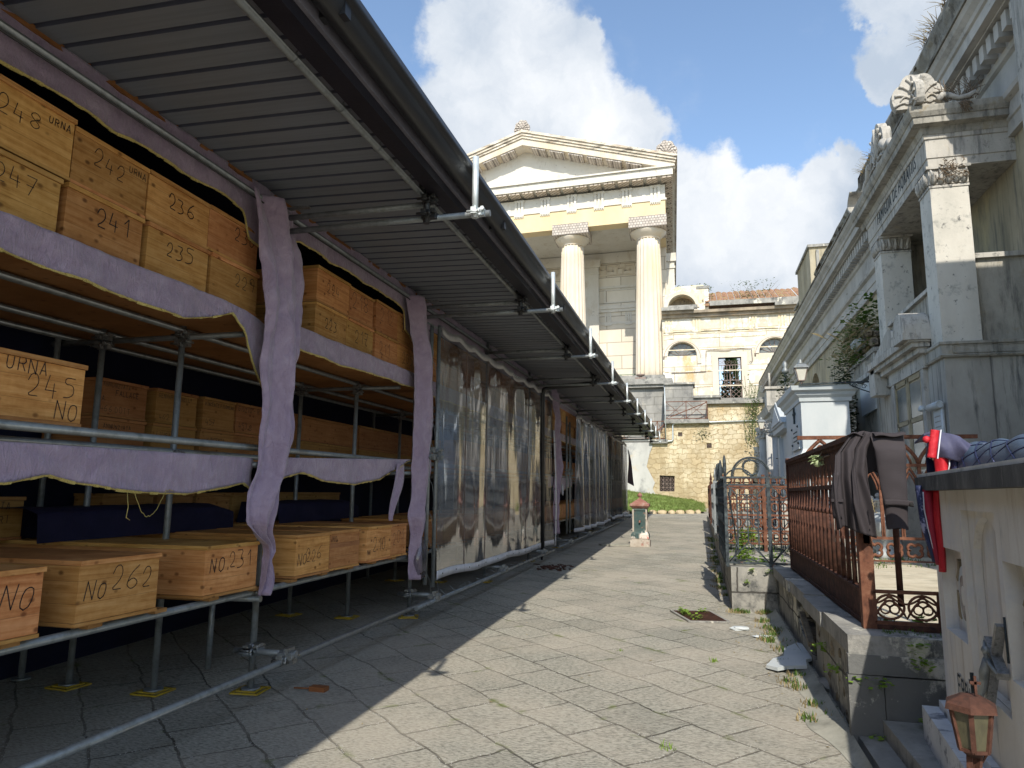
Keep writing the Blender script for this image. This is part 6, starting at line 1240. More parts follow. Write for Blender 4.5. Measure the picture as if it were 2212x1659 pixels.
def quilt(u, v):
    s_ = .22+1.83*u; a = math.pi*(.0+1.0*v); d1 = math.sin((u*8+v*4)*math.pi); d2 = math.sin((u*8-v*4)*math.pi); puff = .0045*(abs(d1)*abs(d2))**.6
    R_ = .120-.030*u+.004*math.sin(u*23); rr_ = R_+puff; wav = .01*math.sin(u*31+v*5)
    return MF(s_, -.20+.0-rr_*math.cos(math.pi-a)*.95*(-1 if 0 else 1)*1.0, 1.618+rr_*math.sin(a)*(1.18-.3*u)+wav*math.sin(a))
m.grid(quilt, 300, 70); m.add([quilt(0, v/20) for v in range(21)]+[MF(.3, -.2, 1.62)], [(i, i+1, 21) for i in range(20)]); build(m, 'quilted_shell', M['quilt'], QC)
m = MB()
for k_ in range(-6, 16):
    for sg in (-1, 1):
        pts = []
        for i in range(81):
            v = i/80; u = (k_-sg*v*4)/8
            if 0 <= u <= 1: pts.append(Vector(quilt(u, v))+Vector((-.002*math.cos(math.pi*v), 0, .0025)))
        if len(pts) > 2: m.path(pts, .0034, 4)
build(m, 'stitch_lines', M['navyf'], QC)
JK = thing('track_jacket', MF(.1, .0, 1.3), 'red and purple nylon jacket hanging over the corner of the marble tomb', 'jacket')
m = MB(KX)
def hood(u, v):
    top = interp([(0, 1.80), (.25, 1.815), (.5, 1.79), (.75, 1.73), (1, 1.66)], u)[0]; bot = interp([(0, 1.695), (.25, 1.69), (.5, 1.668), (.75, 1.632), (1, 1.625)], u)[0]
    x = 1.06+.27*u+.015*v*(1-u); return (x, 3.80-.04*math.sin(math.pi*v)+.03*v-.12*u+.010*math.sin(u*17+v*4), bot+(top-bot)*v)
m.grid(hood, 40, 20, thick=(0, .01, 0)); m.grid(lambda u, v: (1.07+.30*u, 3.84+.16*v-.1*u, 1.81-.03*v-.14*u*u+.012*math.sin(u*9)), 24, 10, thick=(0, 0, -.01)); build(m, 'shell', M['nylon'], JK)
m = MB(KX); m.grid(lambda u, v: (1.050+.036*u+.024*v, 3.735-.01*math.sin(u*3), 1.69+.13*v-.006*u+.003*math.sin(v*28)), 6, 30, thick=(0, .012, 0)); m.ball((1.055, 3.75, 1.775), .018, 8); build(m, 'red_collar', M['red'], JK)
m = MB(KX); m.bar((1.088, 3.722, 1.683), (1.112, 3.722, 1.818), .005); m.path([(1.155, 3.78, 1.695), (1.150, 3.77, 1.655), (1.142, 3.77, 1.625)], .003, 5); m.path([(1.20, 3.76, 1.68), (1.205, 3.75, 1.65), (1.195, 3.75, 1.625)], .003, 5)
m.path([(1.046, 3.83, 1.53), (1.045, 3.83, 1.45), (1.055, 3.83, 1.36), (1.07, 3.83, 1.27), (1.085, 3.83, 1.20)], .003, 5); build(m, 'white_piping', M['white_pvc'], JK)
m = MB(KX); m.grid(lambda u, v: (1.10+.06*u-.005*v, 3.80-.03*math.sin(u*math.pi), 1.615+.09*v), 10, 8, thick=(0, .01, 0)); m.grid(lambda u, v: (1.083+.030*u+.02*(1-v)*0+.012*math.sin(v*7)*.3, 3.81-.02*math.sin(u*math.pi), 1.16+.38*v), 8, 20, thick=(0, .01, 0)); build(m, 'red_front', M['red'], JK)
m = MB(KX); m.grid(lambda u, v: (lp([(0, (1.078, 1.095)), (.5, (1.055, 1.092)), (1, (1.046, 1.09))], v)[0]*(1-u)+lp([(0, (1.078, 1.095)), (.5, (1.055, 1.092)), (1, (1.046, 1.09))], v)[1]*u, 3.83-.012*math.sin(u*math.pi), 1.19+.35*v), 8, 20, thick=(0, .01, 0)); build(m, 'dark_red_panel', M['redd'], JK)
m = MB(KX); m.grid(lambda u, v: (1.165+.035*u, 3.80-.02*math.sin(u*3), 1.615+.065*v), 6, 6, thick=(0, .01, 0)); m.grid(lambda u, v: (lp([(0, (1.07, 1.085)), (.5, (1.03, 1.058)), (1, (1.02, 1.048))], v)[0]*(1-u)+lp([(0, (1.07, 1.085)), (.5, (1.03, 1.058)), (1, (1.02, 1.048))], v)[1]*u, 3.85-.012*math.sin(u*math.pi), 1.20+.36*v), 8, 20, thick=(0, .01, 0)); build(m, 'blotched_lining', M['navyf'], JK)
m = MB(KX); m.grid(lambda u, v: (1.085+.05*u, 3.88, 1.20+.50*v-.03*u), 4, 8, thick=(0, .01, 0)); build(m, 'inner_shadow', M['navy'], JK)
# ---------------------------------------------------------------- family mausoleum
MA = thing('family_mausoleum', (5, 14.8, .6), 'two storey grey marble mausoleum with inscription and open loggia', 'mausoleum')
X0, YN, YF = 3.9, 12.62, 16.85
m = MB(); m.box(X0, 9, YN, YF, .5, 3.74); build(m, 'lower_wall', M['mslab'] if 'mslab' in M else stone('marble_slab_wall', (.29, .27, .23), (.40, .375, .325), (.49, .46, .405), [((.10, .10, .095), 1.5, (5, 5, .45), .52, .68), ((.36, .31, .22), .9, (1.5, 1.5, .7), .54, .72)], 1.3, .3, (1.05, 6), (.12, .11, .10), 0, 'both', ms=.012), MA)
def mould(prof, y1=YF, name='moulding', mat='marble_d', parent=None, x0=X0, yn=YN, x1=9):
    m = MB(); m.molding([(x0, y1), (x0, yn), (x1, yn)], prof, 1); return build(m, name, M[mat], parent or MA)
mould([(-.3, 3.74), (.05, 3.74), (.07, 3.77), (.045, 3.79), (.045, 3.93), (.075, 3.95), (.075, 3.99), (-.3, 3.99)], name='band')
m = MB()
for (a, b_, c_, d_) in ((4.02, 6.5, 3.80, 3.92),): m.box(a, b_, YN-.052, YN-.045, c_, d_)
for (a, b_) in ((4.02, 4.6), (4.64, 6.6)):
    for (x0, x1, z0, z1) in ((a, b_, 3.80, 3.812), (a, b_, 3.918, 3.93), (a, a+.012, 3.8, 3.93), (b_-.012, b_, 3.8, 3.93)): m.box(x0, x1, YN-.062, YN-.05, z0, z1)
build(m, 'band_panels', M['marble_d'], MA)
def pillar(x0, x1, y0, y1, z0=3.99, z1=6.62):
    m = MB(); m.box(x0, x1, y0, y1, z0, z1); build(m, 'pillar', M['pill'] if 'pill' in M else M['marble'], MA)
    m = MB(); cx_, cy_ = (x0+x1)/2, (y0+y1)/2; hx, hy = (x1-x0)/2, (y1-y0)/2
    m.box(x0-.015, x1+.015, y0-.015, y1+.015, z1, z1+.04); m.box(x0-.01, x1+.01, y0-.01, y1+.01, z1+.06, z1+.32); m.box(x0-.05, x1+.05, y0-.05, y1+.05, z1+.32, z1+.37)
    for i in range(5):
        x = x0+hx*2*(i+.5)/5
        m.path([(x, y0-.015, z1+.06), (x, y0-.045, z1+.16), (x+.012*(i-2), y0-.06, z1+.25), (x+.02*(i-2), y0-.04, z1+.30)], [.028, .034, .022, .012], 6)
        for q in (-1, 1): m.path([(x+q*.03, y0-.015, z1+.08), (x+q*.055, y0-.04, z1+.18), (x+q*.05, y0-.045, z1+.25)], [.014, .016, .01], 5)
        y = y0+hy*2*(i+.5)/5; m.path([(x0-.015, y, z1+.06), (x0-.045, y, z1+.16), (x0-.06, y, z1+.25), (x0-.04, y, z1+.30)], [.028, .034, .022, .012], 6)
    build(m, 'capital', M['marble'], MA)
M['pill'] = stone('lichened_pillar', (.44, .42, .37), (.54, .51, .45), (.60, .58, .52), [((.22, .22, .20), 3.2, (1, 1, 1), .55, .70), ((.12, .12, .115), 9, S1, .60, .68)], 1.4, .3)
pillar(X0, 4.47, YN, 13.18); pillar(X0, 4.47, 15.95, 16.5); pillar(6.6, 7.2, YN, 13.18)
m = MB(); m.box(X0+.10, X0+.24, 13.18, 15.95, 3.99, 5.02); m.box(X0+.10, 4.4, 16.5, YF, 3.99, 6.6)
for y in frange(13.3, 15.9, .33): m.box(X0+.09, X0+.1, y, y+.006, 4.0, 5.0)
m.box(4.47, 6.6, YN+.10, YN+.28, 3.99, 5.38); build(m, 'parapet', M['marble_d'], MA)
m = MB(); m.box(X0+.03, X0+.30, 13.18, 15.95, 5.02, 5.09); m.box(4.47, 6.6, YN+.03, YN+.34, 5.38, 5.46); build(m, 'parapet_coping', M['marble'], MA)
m = MB(); m.box(X0+.04, 9, YN+.04, YF, 7.004, 7.5); m.box(6.5, 9, 13.3, YF, 3.99, 7.0); m.box(X0+.1, 9, YF-.15, YF, 3.99, 7); build(m, 'loggia_core', M['marble'], MA)
m = MB(); m.box(6.3, 6.5, 13.3, YF, 6.5, 6.75); m.box(6.36, 6.5, 13.9, 14.05, 4, 6.5); m.box(6.36, 6.5, 15.2, 15.35, 4, 6.5); build(m, 'inner_moulding', M['marble'], MA)
mould([(-.5, 6.99), (0, 6.99), (0, 7.14), (.018, 7.15), (.018, 7.47), (.04, 7.48), (.05, 7.55), (-.5, 7.55)], name='architrave', mat='marble')
mould([(-.4, 7.55), (.06, 7.55), (.08, 7.60), (.10, 7.66), (.23, 7.68), (.24, 7.78), (.26, 7.79), (.30, 7.86), (.31, 7.93), (.31, 7.96), (-.4, 8.0)], name='cornice', mat='marble_d', y1=YF+.3)
fc = bpy.data.curves.new('inscription', 'FONT'); fc.body = 'FAMIGLIA DE HORATIIS'; fc.size = .36; fc.extrude = .004; fc.align_x = 'LEFT'; fc.align_y = 'BOTTOM'
fc.materials.append(M['iron']); fo = bpy.data.objects.new('inscription', fc); COL.objects.link(fo); fo.parent = MA
LX = .60; fc.space_character = 1.25; fc.offset = -.004; fo.matrix_basis = Matrix(((0, 0, -1, X0-.022-BASE[MA.name].x), (-LX, 0, 0, 15.95-BASE[MA.name].y), (0, 1, 0, 7.17-BASE[MA.name].z), (0, 0, 0, 1)))
dg = bpy.context.evaluated_depsgraph_get(); dg.update(); me_ = bpy.data.meshes.new_from_object(fo.evaluated_get(dg)); mb_ = fo.matrix_basis.copy(); bpy.data.objects.remove(fo)
fo = bpy.data.objects.new('inscription', me_); COL.objects.link(fo); fo.parent = MA; fo.matrix_basis = mb_
m = MB(); palmette(m, (3.78, 12.42, 7.98), (1, .0, 0), (0, 0, 1), (0, 1, 0), .80, 8, .16); palmette(m, (3.68, 12.55, 7.98), (0, -1, 0), (0, 0, 1), (1, 0, 0), .78, 8, .16)
m.path([(4.05, 12.36, 8.03), (4.12, 12.36, 8.12), (4.22, 12.36, 8.10), (4.35, 12.36, 8.04), (4.5, 12.36, 8.06), (4.6, 12.36, 8.12), (4.66, 12.36, 8.06)], [.05, .06, .055, .045, .05, .04, .02], 8); build(m, 'corner_palmette', M['marble'], MA)
m = MB(); palmette(m, (3.66, 14.75, 7.98), (0, -1, 0), (0, 0, 1), (1, 0, 0), 1.15, 9, .14)
for sg in (-1, 1): m.path([(3.66, 14.75+sg*(.45+.1*k_), 8.25-.04*k_+.05*math.sin(k_*1.6)) for k_ in range(8)], [.09, .10, .09, .08, .07, .07, .08, .04], 8)
build(m, 'ridge_palmette', M['marble'], MA)
m = MB(); m.lathe((0, 0, 0), [(.01, 0)], 3) if 0 else None; m.grid(lambda u, v: (3.58+.30*u, 17.0+.28*math.sin(v*3.0)-.1*v, 7.98+.48*v), 6, 14, thick=(0, .06, 0)); build(m, 'end_scroll', M['marble'], MA)
# door with hood
m = MB(); m.box(X0-.07, X0, 13.5, 13.68, .6, 3.72); m.box(X0-.07, X0, 15.42, 15.6, .6, 3.72); m.box(X0-.08, X0, 13.4, 15.7, 3.72, 3.98); build(m, 'door_surround', M['marble'], MA)
m = MB(); m.box(X0-.28, X0, 13.25, 16.3, 4.06, 4.14); m.box(X0-.34, X0, 13.2, 16.4, 4.14, 4.27); m.box(X0-.18, X0, 13.3, 16.2, 3.96, 4.06)
m.poly([(13.2, 4.27), (16.4, 4.27), (14.9, 4.72)], lambda a, b, t_: (X0-.25+t_, a, b), 0, .25)
m.poly([(13.18, 4.29), (13.82, 4.29)]+[(13.5+.32*math.cos(a), 4.36+.34*math.sin(a)) for a in [k_*math.pi/12 for k_ in range(13)]], lambda a, b, t_: (X0-.42+t_, a, b), 0, .42); m.box(X0-.44, X0, 13.16, 13.8, 4.17, 4.29); build(m, 'door_hood', M['marble'], MA)
m = MB(); m.poly([(16.0, 3.6), (16.45, 3.6), (16.5, 3.9), (16.4, 4.14), (16.0, 4.14)], lambda a, b, t_: (X0-.28+t_, a, b), 0, .28); build(m, 'hood_bracket', M['marble'], MA)
dr = MB(); dr.box(X0-.035, X0-.01, 13.68, 15.42, .62, 3.72); D_ = build(dr, 'door', M['brass'], MA)
m = MB()
for y0 in (13.78, 14.62):
    for z0, z1 in ((2.95, 3.58), (2.1, 2.85), (1.0, 2.0)): m.box(X0-.045, X0-.036, y0, y0+.68, z0, z1)
build(m, 'door_glass', M['glassd'], D_)
m = MB(); m.box(X0-.06, X0-.034, 14.52, 14.58, .62, 3.7); m.box(X0-.055, X0-.034, 13.68, 15.42, 2.86, 2.93); m.box(X0-.055, X0-.034, 13.68, 15.42, 3.62, 3.72)
for y0 in (13.70, 14.60, 14.46, 15.34): m.box(X0-.055, X0-.034, y0, y0+.07, .62, 3.7)
build(m, 'door_bars', M['brass'], D_)
SC_ = thing('scroll_plaque', (3.86, 13.2, 2.2), 'white marble scroll plaque mounted beside the mausoleum door', 'plaque')
m = MB(); m.box(X0-.05, X0-.01, 12.78, 13.2, 2.1, 2.98); build(m, 'plate', M['marble_w'], SC_); m = MB(); m.tube((X0-.09, 12.72, 3.0), (X0-.09, 13.25, 3.0), .06, 14); m.path([(X0-.09+.05*math.cos(a), 12.72, 3.0+.05*math.sin(a)) for a in [k_*.5 for k_ in range(12)]], .012, 5); m.tube((X0-.05, 12.76, 2.1), (X0-.05, 12.76, 3.0), .022, 8); m.lathe((X0-.16, 13.42, 2.96), [(.03, 0), (.06, .02), (.05, .06), (.03, .1)], 10); build(m, 'scroll', M['marble_w'], SC_)
m = MB()
for k_ in range(8): m.box(X0-.053, X0-.0505, 12.86, 13.14, 2.82-k_*.085, 2.835-k_*.085)
build(m, 'engraved_lines', M['marble_d'], SC_)
m = MB(); rr = random.Random(44)
for i in range(26):
    p = Vector((rr.uniform(4.1, 4.45), 12.53, rr.uniform(6.75, 7.05))); pts = [p]
    for k_ in range(6): p = p+Vector((rr.uniform(-.07, .07), rr.uniform(-.02, .02), rr.uniform(-.05, .05))); pts.append(p)
    m.path(pts, .006, 4)
for i in range(30):
    p = Vector((rr.uniform(4.15, 4.6), 12.34, 8.0)); m.path([p, p+Vector((rr.uniform(-.1, .1), 0, .15)), p+Vector((rr.uniform(-.25, .25), 0, rr.uniform(.2, .4)))], .005, 4)
for i in range(20): p = Vector((4.42, 12.32, 7.98)); m.path([p, p+Vector((rr.uniform(-.1, .1), -.03, -.06)), p+Vector((rr.uniform(-.12, .12), -.04, rr.uniform(-.25, -.1)))], .006, 4)
build(m, 'dead_roots', M['twig'], label='tangle of dead roots on the mausoleum corner capital and cornice', cat='roots')
# ---------------------------------------------------------------- long building behind
LB = thing('long_building', (7, 28, .5), 'long weathered building with dentilled cornice behind the tombs on the right', 'building')
XW = 5.2; ya, ye = 10.6, 52.0
m = MB(); hh_ = [[(24.3, 2.6), (24.3, 5.6), *[(25.6-1.3*math.cos(math.pi*i/14), 5.6+1.35*math.sin(math.pi*i/14)) for i in range(1, 14)], (26.9, 5.6), (26.9, 2.6)]]
hh_ += [[(a+dy, b) for a, b in hh_[0]] for dy in (8, 16)]
m.poly([(ya, 0), (ye, 0), (ye, 9.2), (ya, 9.2)], lambda a, b, t_: (XW+t_, a, b), 0, .5, hh_); build(m, 'wall', M['wallgrey'], LB)
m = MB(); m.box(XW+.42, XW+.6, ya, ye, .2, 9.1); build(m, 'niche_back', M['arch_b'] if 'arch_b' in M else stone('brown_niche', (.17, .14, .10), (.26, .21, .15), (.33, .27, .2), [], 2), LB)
m = MB(); m.box(XW+.55, 12, ya, ye, 0, 9.4); build(m, 'core', M['wallgrey'], LB)
prf = [(-.1, 7.38), (.10, 7.38), (.10, 7.60), (.13, 7.62), (.13, 7.86), (.22, 7.90), (.24, 7.97), (.16, 8.0), (.16, 8.50), (.22, 8.53), (.24, 8.60), (.24, 8.92), (.50, 8.93), (.50, 8.96), (.62, 8.97), (.62, 9.16), (.66, 9.18), (.68, 9.24), (.76, 9.32), (.80, 9.40), (-.1, 9.44)]
m = MB(); k_ = len(prf); Ys = [ye]+[y for y in frange(ya, ye, 2.8)][::-1]
m.molding([(XW, y) for y in Ys], prf, 1); build(m, 'cornice', M['bldg'], LB)
m = MB(); m.box(XW-.83, XW-.5, ya, ye, 9.405, 9.47); build(m, 'drip_edge', M['crumble'], LB)
m = MB()
for i, y in enumerate(frange(10.8, 51.5, .30)):
    if i < 98: m2 = MB(); m2.box(XW-.45, XW-.24, y, y+.17, 8.63, 8.90); build(m2, 'dentil', M['bldg'], LB)
    else: m.box(XW-.45, XW-.24, y, y+.17, 8.63, 8.90)
build(m, 'far_dentils', M['bldg'], LB, kind='stuff')
m = MB()
def crum(u, v):
    y = 10.6+17*u; n_ = noise.noise(Vector((y*1.3, v*2, 3)))*.12+noise.noise(Vector((y*5, v*6, 5)))*.09
    prof_ = [(XW-.76, 9.46), (XW-.66, 9.75), (XW-.74, 10.0), (XW-.70, 10.22), (XW-.3, 10.3)]; q = v*4; i = min(int(q), 3); f = q-i
    return (prof_[i][0]*(1-f)+prof_[i+1][0]*f+n_*.6, y, prof_[i][1]*(1-f)+prof_[i+1][1]*f+n_*(1 if v > .1 else 0)*(1.4 if v > .3 else .5)-(.35 if u > .55 else 0)*v)
m.grid(crum, 260, 10); m.box(XW-.5, XW+1, 10.7, 27.5, 9.4, 9.75); build(m, 'parapet', M['crumble'], LB)
m = MB(); m.box(4.95, 5.2, 12, 32, 9.44, 10.45); m.box(4.95, 5.2, 36, 46, 9.44, 9.9); build(m, 'attic', M['wallgrey'], LB)
m = MB(); m.box(5.05, 8.5, 32.3, 36.2, 9.4, 12.35); m.box(5.3, 8, 36.2, 39, 9.4, 11.2); build(m, 'attic_block', M['wallgrey'], LB)
m = MB(); m.box(4.97, 8.6, 32.2, 36.3, 12.35, 12.47); m.box(5.2, 8.1, 36.2, 39.1, 11.2, 11.3); m.box(5.3, 5.42, 32.18, 32.3, 9.9, 12.2); build(m, 'attic_coping', M['piperno_p'], LB)
m = MB()
for i, (y, z) in enumerate(((33, 9.5), (36, 9.5), (39, 9.5), (42, 9.5), (46, 9.5))): m.grid(lambda u, v: (4.45+.35*v, y+1.6*u, z+.12+.45*v+.05*math.sin(u*8)), 6, 3, thick=(0, 0, -.03))
build(m, 'broken_roof_edge', M['crumble'], LB)
m = MB(); rr = random.Random(91)
for i in range(190):
    y = rr.choice((12.0, 12.9, 13.6, 14.1, 18.5, 19.2, 8.5))+rr.gauss(0, .15); p = Vector((4.5, y, 10.2 if y < 17 else 9.9)); d_ = Vector((rr.uniform(-.32, .05), rr.uniform(-.15, .15), rr.uniform(.05, .3)))
    m.path([p, p+d_*.5, p+d_+Vector((0, 0, -.05))], [.006, .004, .002], 4)
build(m, 'roof_dry_weeds', M['dry'], label='dry weeds sprouting from the crumbling parapet top right', cat='weeds')
m = MB(); m.path([(XW-.2, 19.5, 7.9), (XW-.18, 19.5, 7.3), (XW-.1, 19.3, 6.2), (XW-.1, 19.2, 3)], .06, 8); build(m, 'rain_pipe', M['galv'], LB)
# ---------------------------------------------------------------- narrow tomb with balustrade, plants, ivy
NTB = thing('narrow_tomb', (4.5, 18.2, .6), 'narrow stained tomb with slanting plaque and small balustrade, ivy over its edge', 'tomb')
m = MB(); m.box(3.95, 5.2, 16.95, 19.6, .5, 4.22); m.box(3.9, 4.1, 16.98, 17.2, .6, 4.1); build(m, 'wall', M['stained'] if 'stained' in M else stone('stained_tan_wall', (.30, .28, .24), (.42, .39, .33), (.50, .47, .41), [((.07, .07, .07), .7, (1, 1, .5), .55, .60), ((.20, .19, .17), 2, (3, 3, .5), .55, .7)], 1, .4), NTB)
m = MB(); m.box(3.8, 5.2, 16.9, 19.75, 4.22, 4.32); m.box(3.85, 5.2, 16.92, 19.7, 4.70, 4.80); m.box(3.88, 4.0, 17.0, 17.3, 4.32, 4.7); m.box(3.88, 4.0, 19.2, 19.6, 4.32, 4.7); m.box(3.9, 3.98, 18.0, 18.3, 4.32, 4.7)
for y in frange(17.35, 19.2, .12): m.box(3.91, 3.97, y, y+.05, 4.32, 4.7)
build(m, 'balustrade', M['marble'], NTB)
m = MB(); m.poly([(17.15, 3.45), (18.55, 3.42), (18.6, 4.15), (17.2, 4.18)], lambda a, b, t_: (3.93-t_, a, b), 0, .06); build(m, 'plaque', M['marble_w'], NTB)
m = MB(); m.grid(lambda u, v: (3.95-.35*math.sin(v*1.5)*(1-v*.2), 19.6+.35*u, 2.9+.55*v), 4, 10, thick=(.1, 0, 0)); build(m, 'corbel', M['marble_d'], NTB)
PL = thing('wild_plants', (4.2, 18.3, 4.8), 'mass of dry grass, green shrub and ivy spilling off the narrow tomb', 'shrub')
m = MB(); rr = random.Random(101)
for i in range(1500):
    f = rr.random(); y = 17.0+2.9*f; x = 3.95+rr.gauss(0, .22); z = 4.85+1.3*rr.random()**1.3*(1-.45*f); plant(m, (x, y, z), 1, .15, .12, rr, .3)
for i in range(900):
    f = rr.random(); y = 17.6+1.6*rr.random(); plant(m, (3.85+rr.gauss(0, .12), y, 4.7+.9*rr.random()), 1, .12, .10, rr, .3)
build(m, 'green_leaves', M['leaf'], PL)
m = MB()
for i in range(2600):
    f = rr.random()**.8; z = 5.0-2.7*f; y = 19.75+rr.gauss(0, .22*(1-f*.6))-.25*math.sin(f*3); plant(m, (3.75+rr.gauss(0, .12), y, z), 1, .10, .10, rr, -.3)
build(m, 'ivy', M['leafd'], PL)
m = MB()
for i in range(900):
    p = Vector((3.9+rr.gauss(0, .25), rr.uniform(16.9, 19.4), 4.8+rr.random()*.7)); d_ = Vector((rr.uniform(-.45, .2), rr.uniform(-.3, .3), rr.uniform(-.25, .55)))*rr.uniform(.5, 1.2); s_ = Vector((0, .008, .004)); m.add([p-s_, p+s_, p+d_*.6+s_, p+d_-Vector((0, 0, .1)), p+d_*.6-s_], [(0, 1, 2, 3, 4)])
build(m, 'dry_grass', M['dry'], PL)
m = MB()
for i in range(16): m.rock((3.95+rr.gauss(0, .12), 17.0+rr.random()*1.6, 4.9+rr.random()*.4), .12, .22, .1, i+9)
build(m, 'rubble', M['rough'], PL)
m = MB(); m.rock((3.72, 17.75, 5.02), .16, .42, .12, 5); build(m, 'marble_chunk', M['marble_w'], label='white marble chunk lying among the wild plants', cat='rubble')
# ---------------------------------------------------------------- white chapel and the ones beyond
WC = thing('white_chapel', (3, 18.3, .6), 'pale bluish white marble chapel with a cross and plaque on its lane side', 'chapel')
wx, wy, wy1 = 2.30, 17.0, 19.8
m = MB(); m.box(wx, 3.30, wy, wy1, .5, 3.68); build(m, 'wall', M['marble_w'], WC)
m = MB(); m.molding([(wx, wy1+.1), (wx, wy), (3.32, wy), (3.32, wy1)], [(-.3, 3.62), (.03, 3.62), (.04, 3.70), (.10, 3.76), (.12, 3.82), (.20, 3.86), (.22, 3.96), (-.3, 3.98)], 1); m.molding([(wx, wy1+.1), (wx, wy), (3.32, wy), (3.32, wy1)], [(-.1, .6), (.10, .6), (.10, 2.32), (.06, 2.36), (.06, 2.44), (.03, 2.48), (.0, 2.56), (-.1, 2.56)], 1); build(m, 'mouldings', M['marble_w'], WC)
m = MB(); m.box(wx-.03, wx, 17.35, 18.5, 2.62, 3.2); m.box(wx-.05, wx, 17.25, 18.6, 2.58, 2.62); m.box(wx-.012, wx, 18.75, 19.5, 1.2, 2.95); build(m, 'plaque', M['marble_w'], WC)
m = MB(); m.box(wx-.04, wx, 18.05, 18.12, 3.22, 3.6); m.box(wx-.04, wx, 17.93, 18.24, 3.42, 3.48); 
for y in (17.42, 18.43): m.ball((wx-.04, y, 3.1), .03, 6); m.ball((wx-.04, y, 2.72), .03, 6)
for k_ in range(3): m.box(wx-.033, wx-.03, 17.6, 18.3, 2.98-k_*.1, 3.01-k_*.1)
build(m, 'iron_cross', M['iron'], WC)
PC = thing('small_chapel', (2.7, 21.2, .6), 'small white chapel with a little pediment behind the white marble chapel', 'chapel')
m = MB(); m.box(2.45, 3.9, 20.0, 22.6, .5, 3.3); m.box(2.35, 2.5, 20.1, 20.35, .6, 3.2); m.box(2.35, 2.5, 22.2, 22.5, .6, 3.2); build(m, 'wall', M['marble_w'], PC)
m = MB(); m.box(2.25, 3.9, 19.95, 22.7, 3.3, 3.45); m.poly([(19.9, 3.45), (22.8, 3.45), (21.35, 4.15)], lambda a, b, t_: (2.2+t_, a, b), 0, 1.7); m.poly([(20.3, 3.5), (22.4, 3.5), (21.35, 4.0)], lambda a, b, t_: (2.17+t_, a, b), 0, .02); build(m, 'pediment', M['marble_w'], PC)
def tombhouse(name, x0, y0, y1, z1, mat, label, cols=True, top=None):
    th = thing(name, (x0+1, (y0+y1)/2, .6), label, 'tomb'); m = MB(); m.box(x0+.3, 5.1, y0, y1, .5, z1); build(m, 'wall', M[mat], th)
    m = MB(); m.molding([(x0+.3, y1), (x0+.3, y0), (5.1, y0)], [(-.2, z1-.5), (.2, z1-.5), (.22, z1-.3), (.34, z1-.25), (.42, z1-.05), (.45, z1), (-.2, z1+.02)], 1); build(m, 'entablature', M['bldg'], th)
    if cols:
        for y in (y0+.35, y1-.35):
            m = MB(); m.box(x0-.22, x0+.3, y-.28, y+.28, .5, 1.3); m.lathe((x0+.05, y, 0), [(.24, 1.3), (.24, 1.38), (.2, 1.42), (.18, 1.5), (.165, z1-1.0)], 40, rad=lambda an, z: 1-.05*abs(math.sin(an*8))); m.lathe((x0+.05, y, 0), [(.18, z1-1.0), (.2, z1-.95), (.22, z1-.75), (.3, z1-.55), (.32, z1-.5)], 24, rad=lambda an, z: 1+.14*math.sin(an*8)*(z < z1-.52))
            for q in range(24): a = q*math.tau/8+.4*(q//8); m.ball((x0+.05+.25*math.cos(a), y+.25*math.sin(a), z1-.92+.14*(q//8)), .05, 6)
            build(m, 'column', M['bldg'], th)
    m = MB(); m.box(x0+.28, x0+.31, y0+.9, y1-.9, 1.2, z1-1.6); m.poly([(y0+.8, z1-1.6), (y1-.8, z1-1.6), ((y0+y1)/2, z1-1.1)], lambda a, b, t_: (x0+.1+t_, a, b), 0, .2); build(m, 'doorway', M['wallgrey'], th)
    if top: m = MB(); m.box(x0-.05, x0+.8, y0+.1, y0+1.0, z1, z1+.75); m.box(x0-.12, x0+.87, y0+.02, y0+1.08, z1+.72, z1+.82); m.tube((x0+.1, y0+.3, z1+.8), (x0+.1, y0+.3, z1+1.4), .04, 8); build(m, 'attic_block', M['marble'], th)
    return th
tombhouse('column_tomb', 2.75, 24.2, 27.4, 4.6, 'coltop', 'brownish tomb with fluted corinthian columns beyond the white chapels')
tombhouse('column_tomb', 2.8, 29.5, 33.5, 5.0, 'bldg', 'taller tomb with fluted columns and a block on its roof near the far lamp', top=True)
tombhouse('column_tomb', 3.2, 36.5, 40.5, 4.6, 'coltop', 'farthest tomb with columns before the tuff wall')
m = MB(); rr = random.Random(61)
for i in range(1500):
    f = rr.random(); z = 1.2+4.1*f; plant(m, (2.72+rr.gauss(0, .10), 23.3+rr.gauss(0, .12), z), 1, .1, .10, rr, 0)
o_ = build(m, 'leaves', M['leafd'], IV := thing('ivy_post', (2.75, 23.3, .6), 'grey post wrapped in dark ivy between the small tombs', 'post'))
m = MB(); m.tube((2.75, 23.3, .6), (2.75, 23.3, 5.4), .05, 10); m.lathe((2.75, 23.3, 5.3), [(.09, 0), (.11, .1), (.05, .2), (.09, .3), (.02, .4)], 10); build(m, 'post', M['galv'], IV)
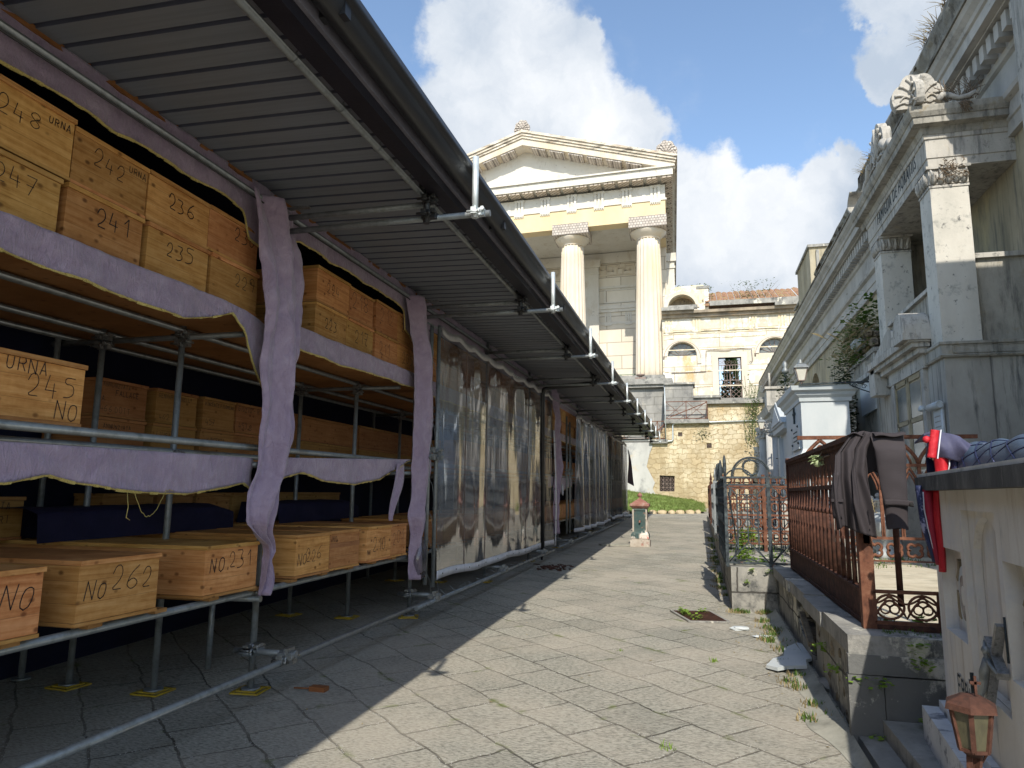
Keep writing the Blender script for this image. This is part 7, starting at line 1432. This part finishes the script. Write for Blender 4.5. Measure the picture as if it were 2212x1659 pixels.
# street lamps on brackets
def lamp(c, s_, bx, label):
    th = thing('wall_lamp', c, label, 'lamp'); cx_, cy_, cz_ = c; m = MB(); m.lathe(c, [(.10*s_, 0), (.185*s_, .42*s_)], 4, square=True); build(m, 'glass', M['glass_lamp'], th)
    m = MB(); b0 = [(cx_+a*.10*s_, cy_+b*.10*s_, cz_) for a, b in ((1, 1), (-1, 1), (-1, -1), (1, -1))]; t0 = [(cx_+a*.19*s_, cy_+b*.19*s_, cz_+.42*s_) for a, b in ((1, 1), (-1, 1), (-1, -1), (1, -1))]
    for i in range(4): m.bar(b0[i], t0[i], .022*s_); m.bar(b0[i], b0[(i+1) % 4], .025*s_); m.bar(t0[i], t0[(i+1) % 4], .03*s_)
    m.lathe(c, [(.02, -.12*s_), (.05*s_, -.06*s_), (.03*s_, -.03*s_), (.07*s_, 0)], 10); build(m, 'frame', M['gateiron'], th)
    m = MB(); m.lathe(c, [(.235*s_, .42*s_), (.235*s_, .445*s_), (.13*s_, .56*s_), (.10*s_, .57*s_)], 4, square=True); m.lathe(c, [(.10*s_, .57*s_), (.09*s_, .63*s_), (.05*s_, .66*s_), (.055*s_, .70*s_), (.02*s_, .74*s_)], 12); build(m, 'cap', M['galv'], th)
    m = MB(); z = cz_-.12*s_; m.bar((cx_-.05, cy_, z), (bx, cy_, z+.02), .035); m.path([(bx, cy_, z-.4*s_), (bx-.3*s_, cy_, z-.36*s_), (bx-.7*s_, cy_, z-.2*s_), (bx-1.0*s_, cy_, z-.03)], .02*s_, 6)
    for q in (.25, .55, .85): m.path([(bx-q*s_+.09*s_*math.cos(a)*(1-a/12), cy_, z-.13*s_*(1.2-q)+.08*s_*math.sin(a)*(1-a/12)-.03) for a in [k_*.6 for k_ in range(14)]], .011*s_, 5)
    m.bar((bx, cy_, z+.15), (bx, cy_, z-.5*s_), .05); build(m, 'bracket', M['iron'], th)
lamp((2.30, 16.75, 4.06), .66, 3.94, 'old street lamp on a scrolled iron bracket above the white marble chapel')
lamp((2.42, 28.6, 4.05), .62, 3.0, 'smaller looking street lamp far up the lane in front of the tuff wall')

NM = thing('added_shade_mausoleum', (5, 6.6, .5), 'unseen grey marble mausoleum added off to the right to shade the loggia pillar', 'mausoleum')  # unseen building, added to throw shade on the family mausoleum's corner pillar
m = MB(); m.box(3.62, 8, 4.2, 8.55, .3, 7.9); build(m, 'wall', M['marble'], NM)
m = MB(); m.molding([(3.62, 8.55), (3.62, 4.2), (8, 4.2)], [(-.3, 7.9), (.08, 7.9), (.1, 8.2), (.3, 8.4), (.32, 8.7), (-.3, 8.75)], 1); m.box(3.7, 8, 4.3, 8.5, 8.7, 9.05); build(m, 'cornice', M['marble_d'], NM)
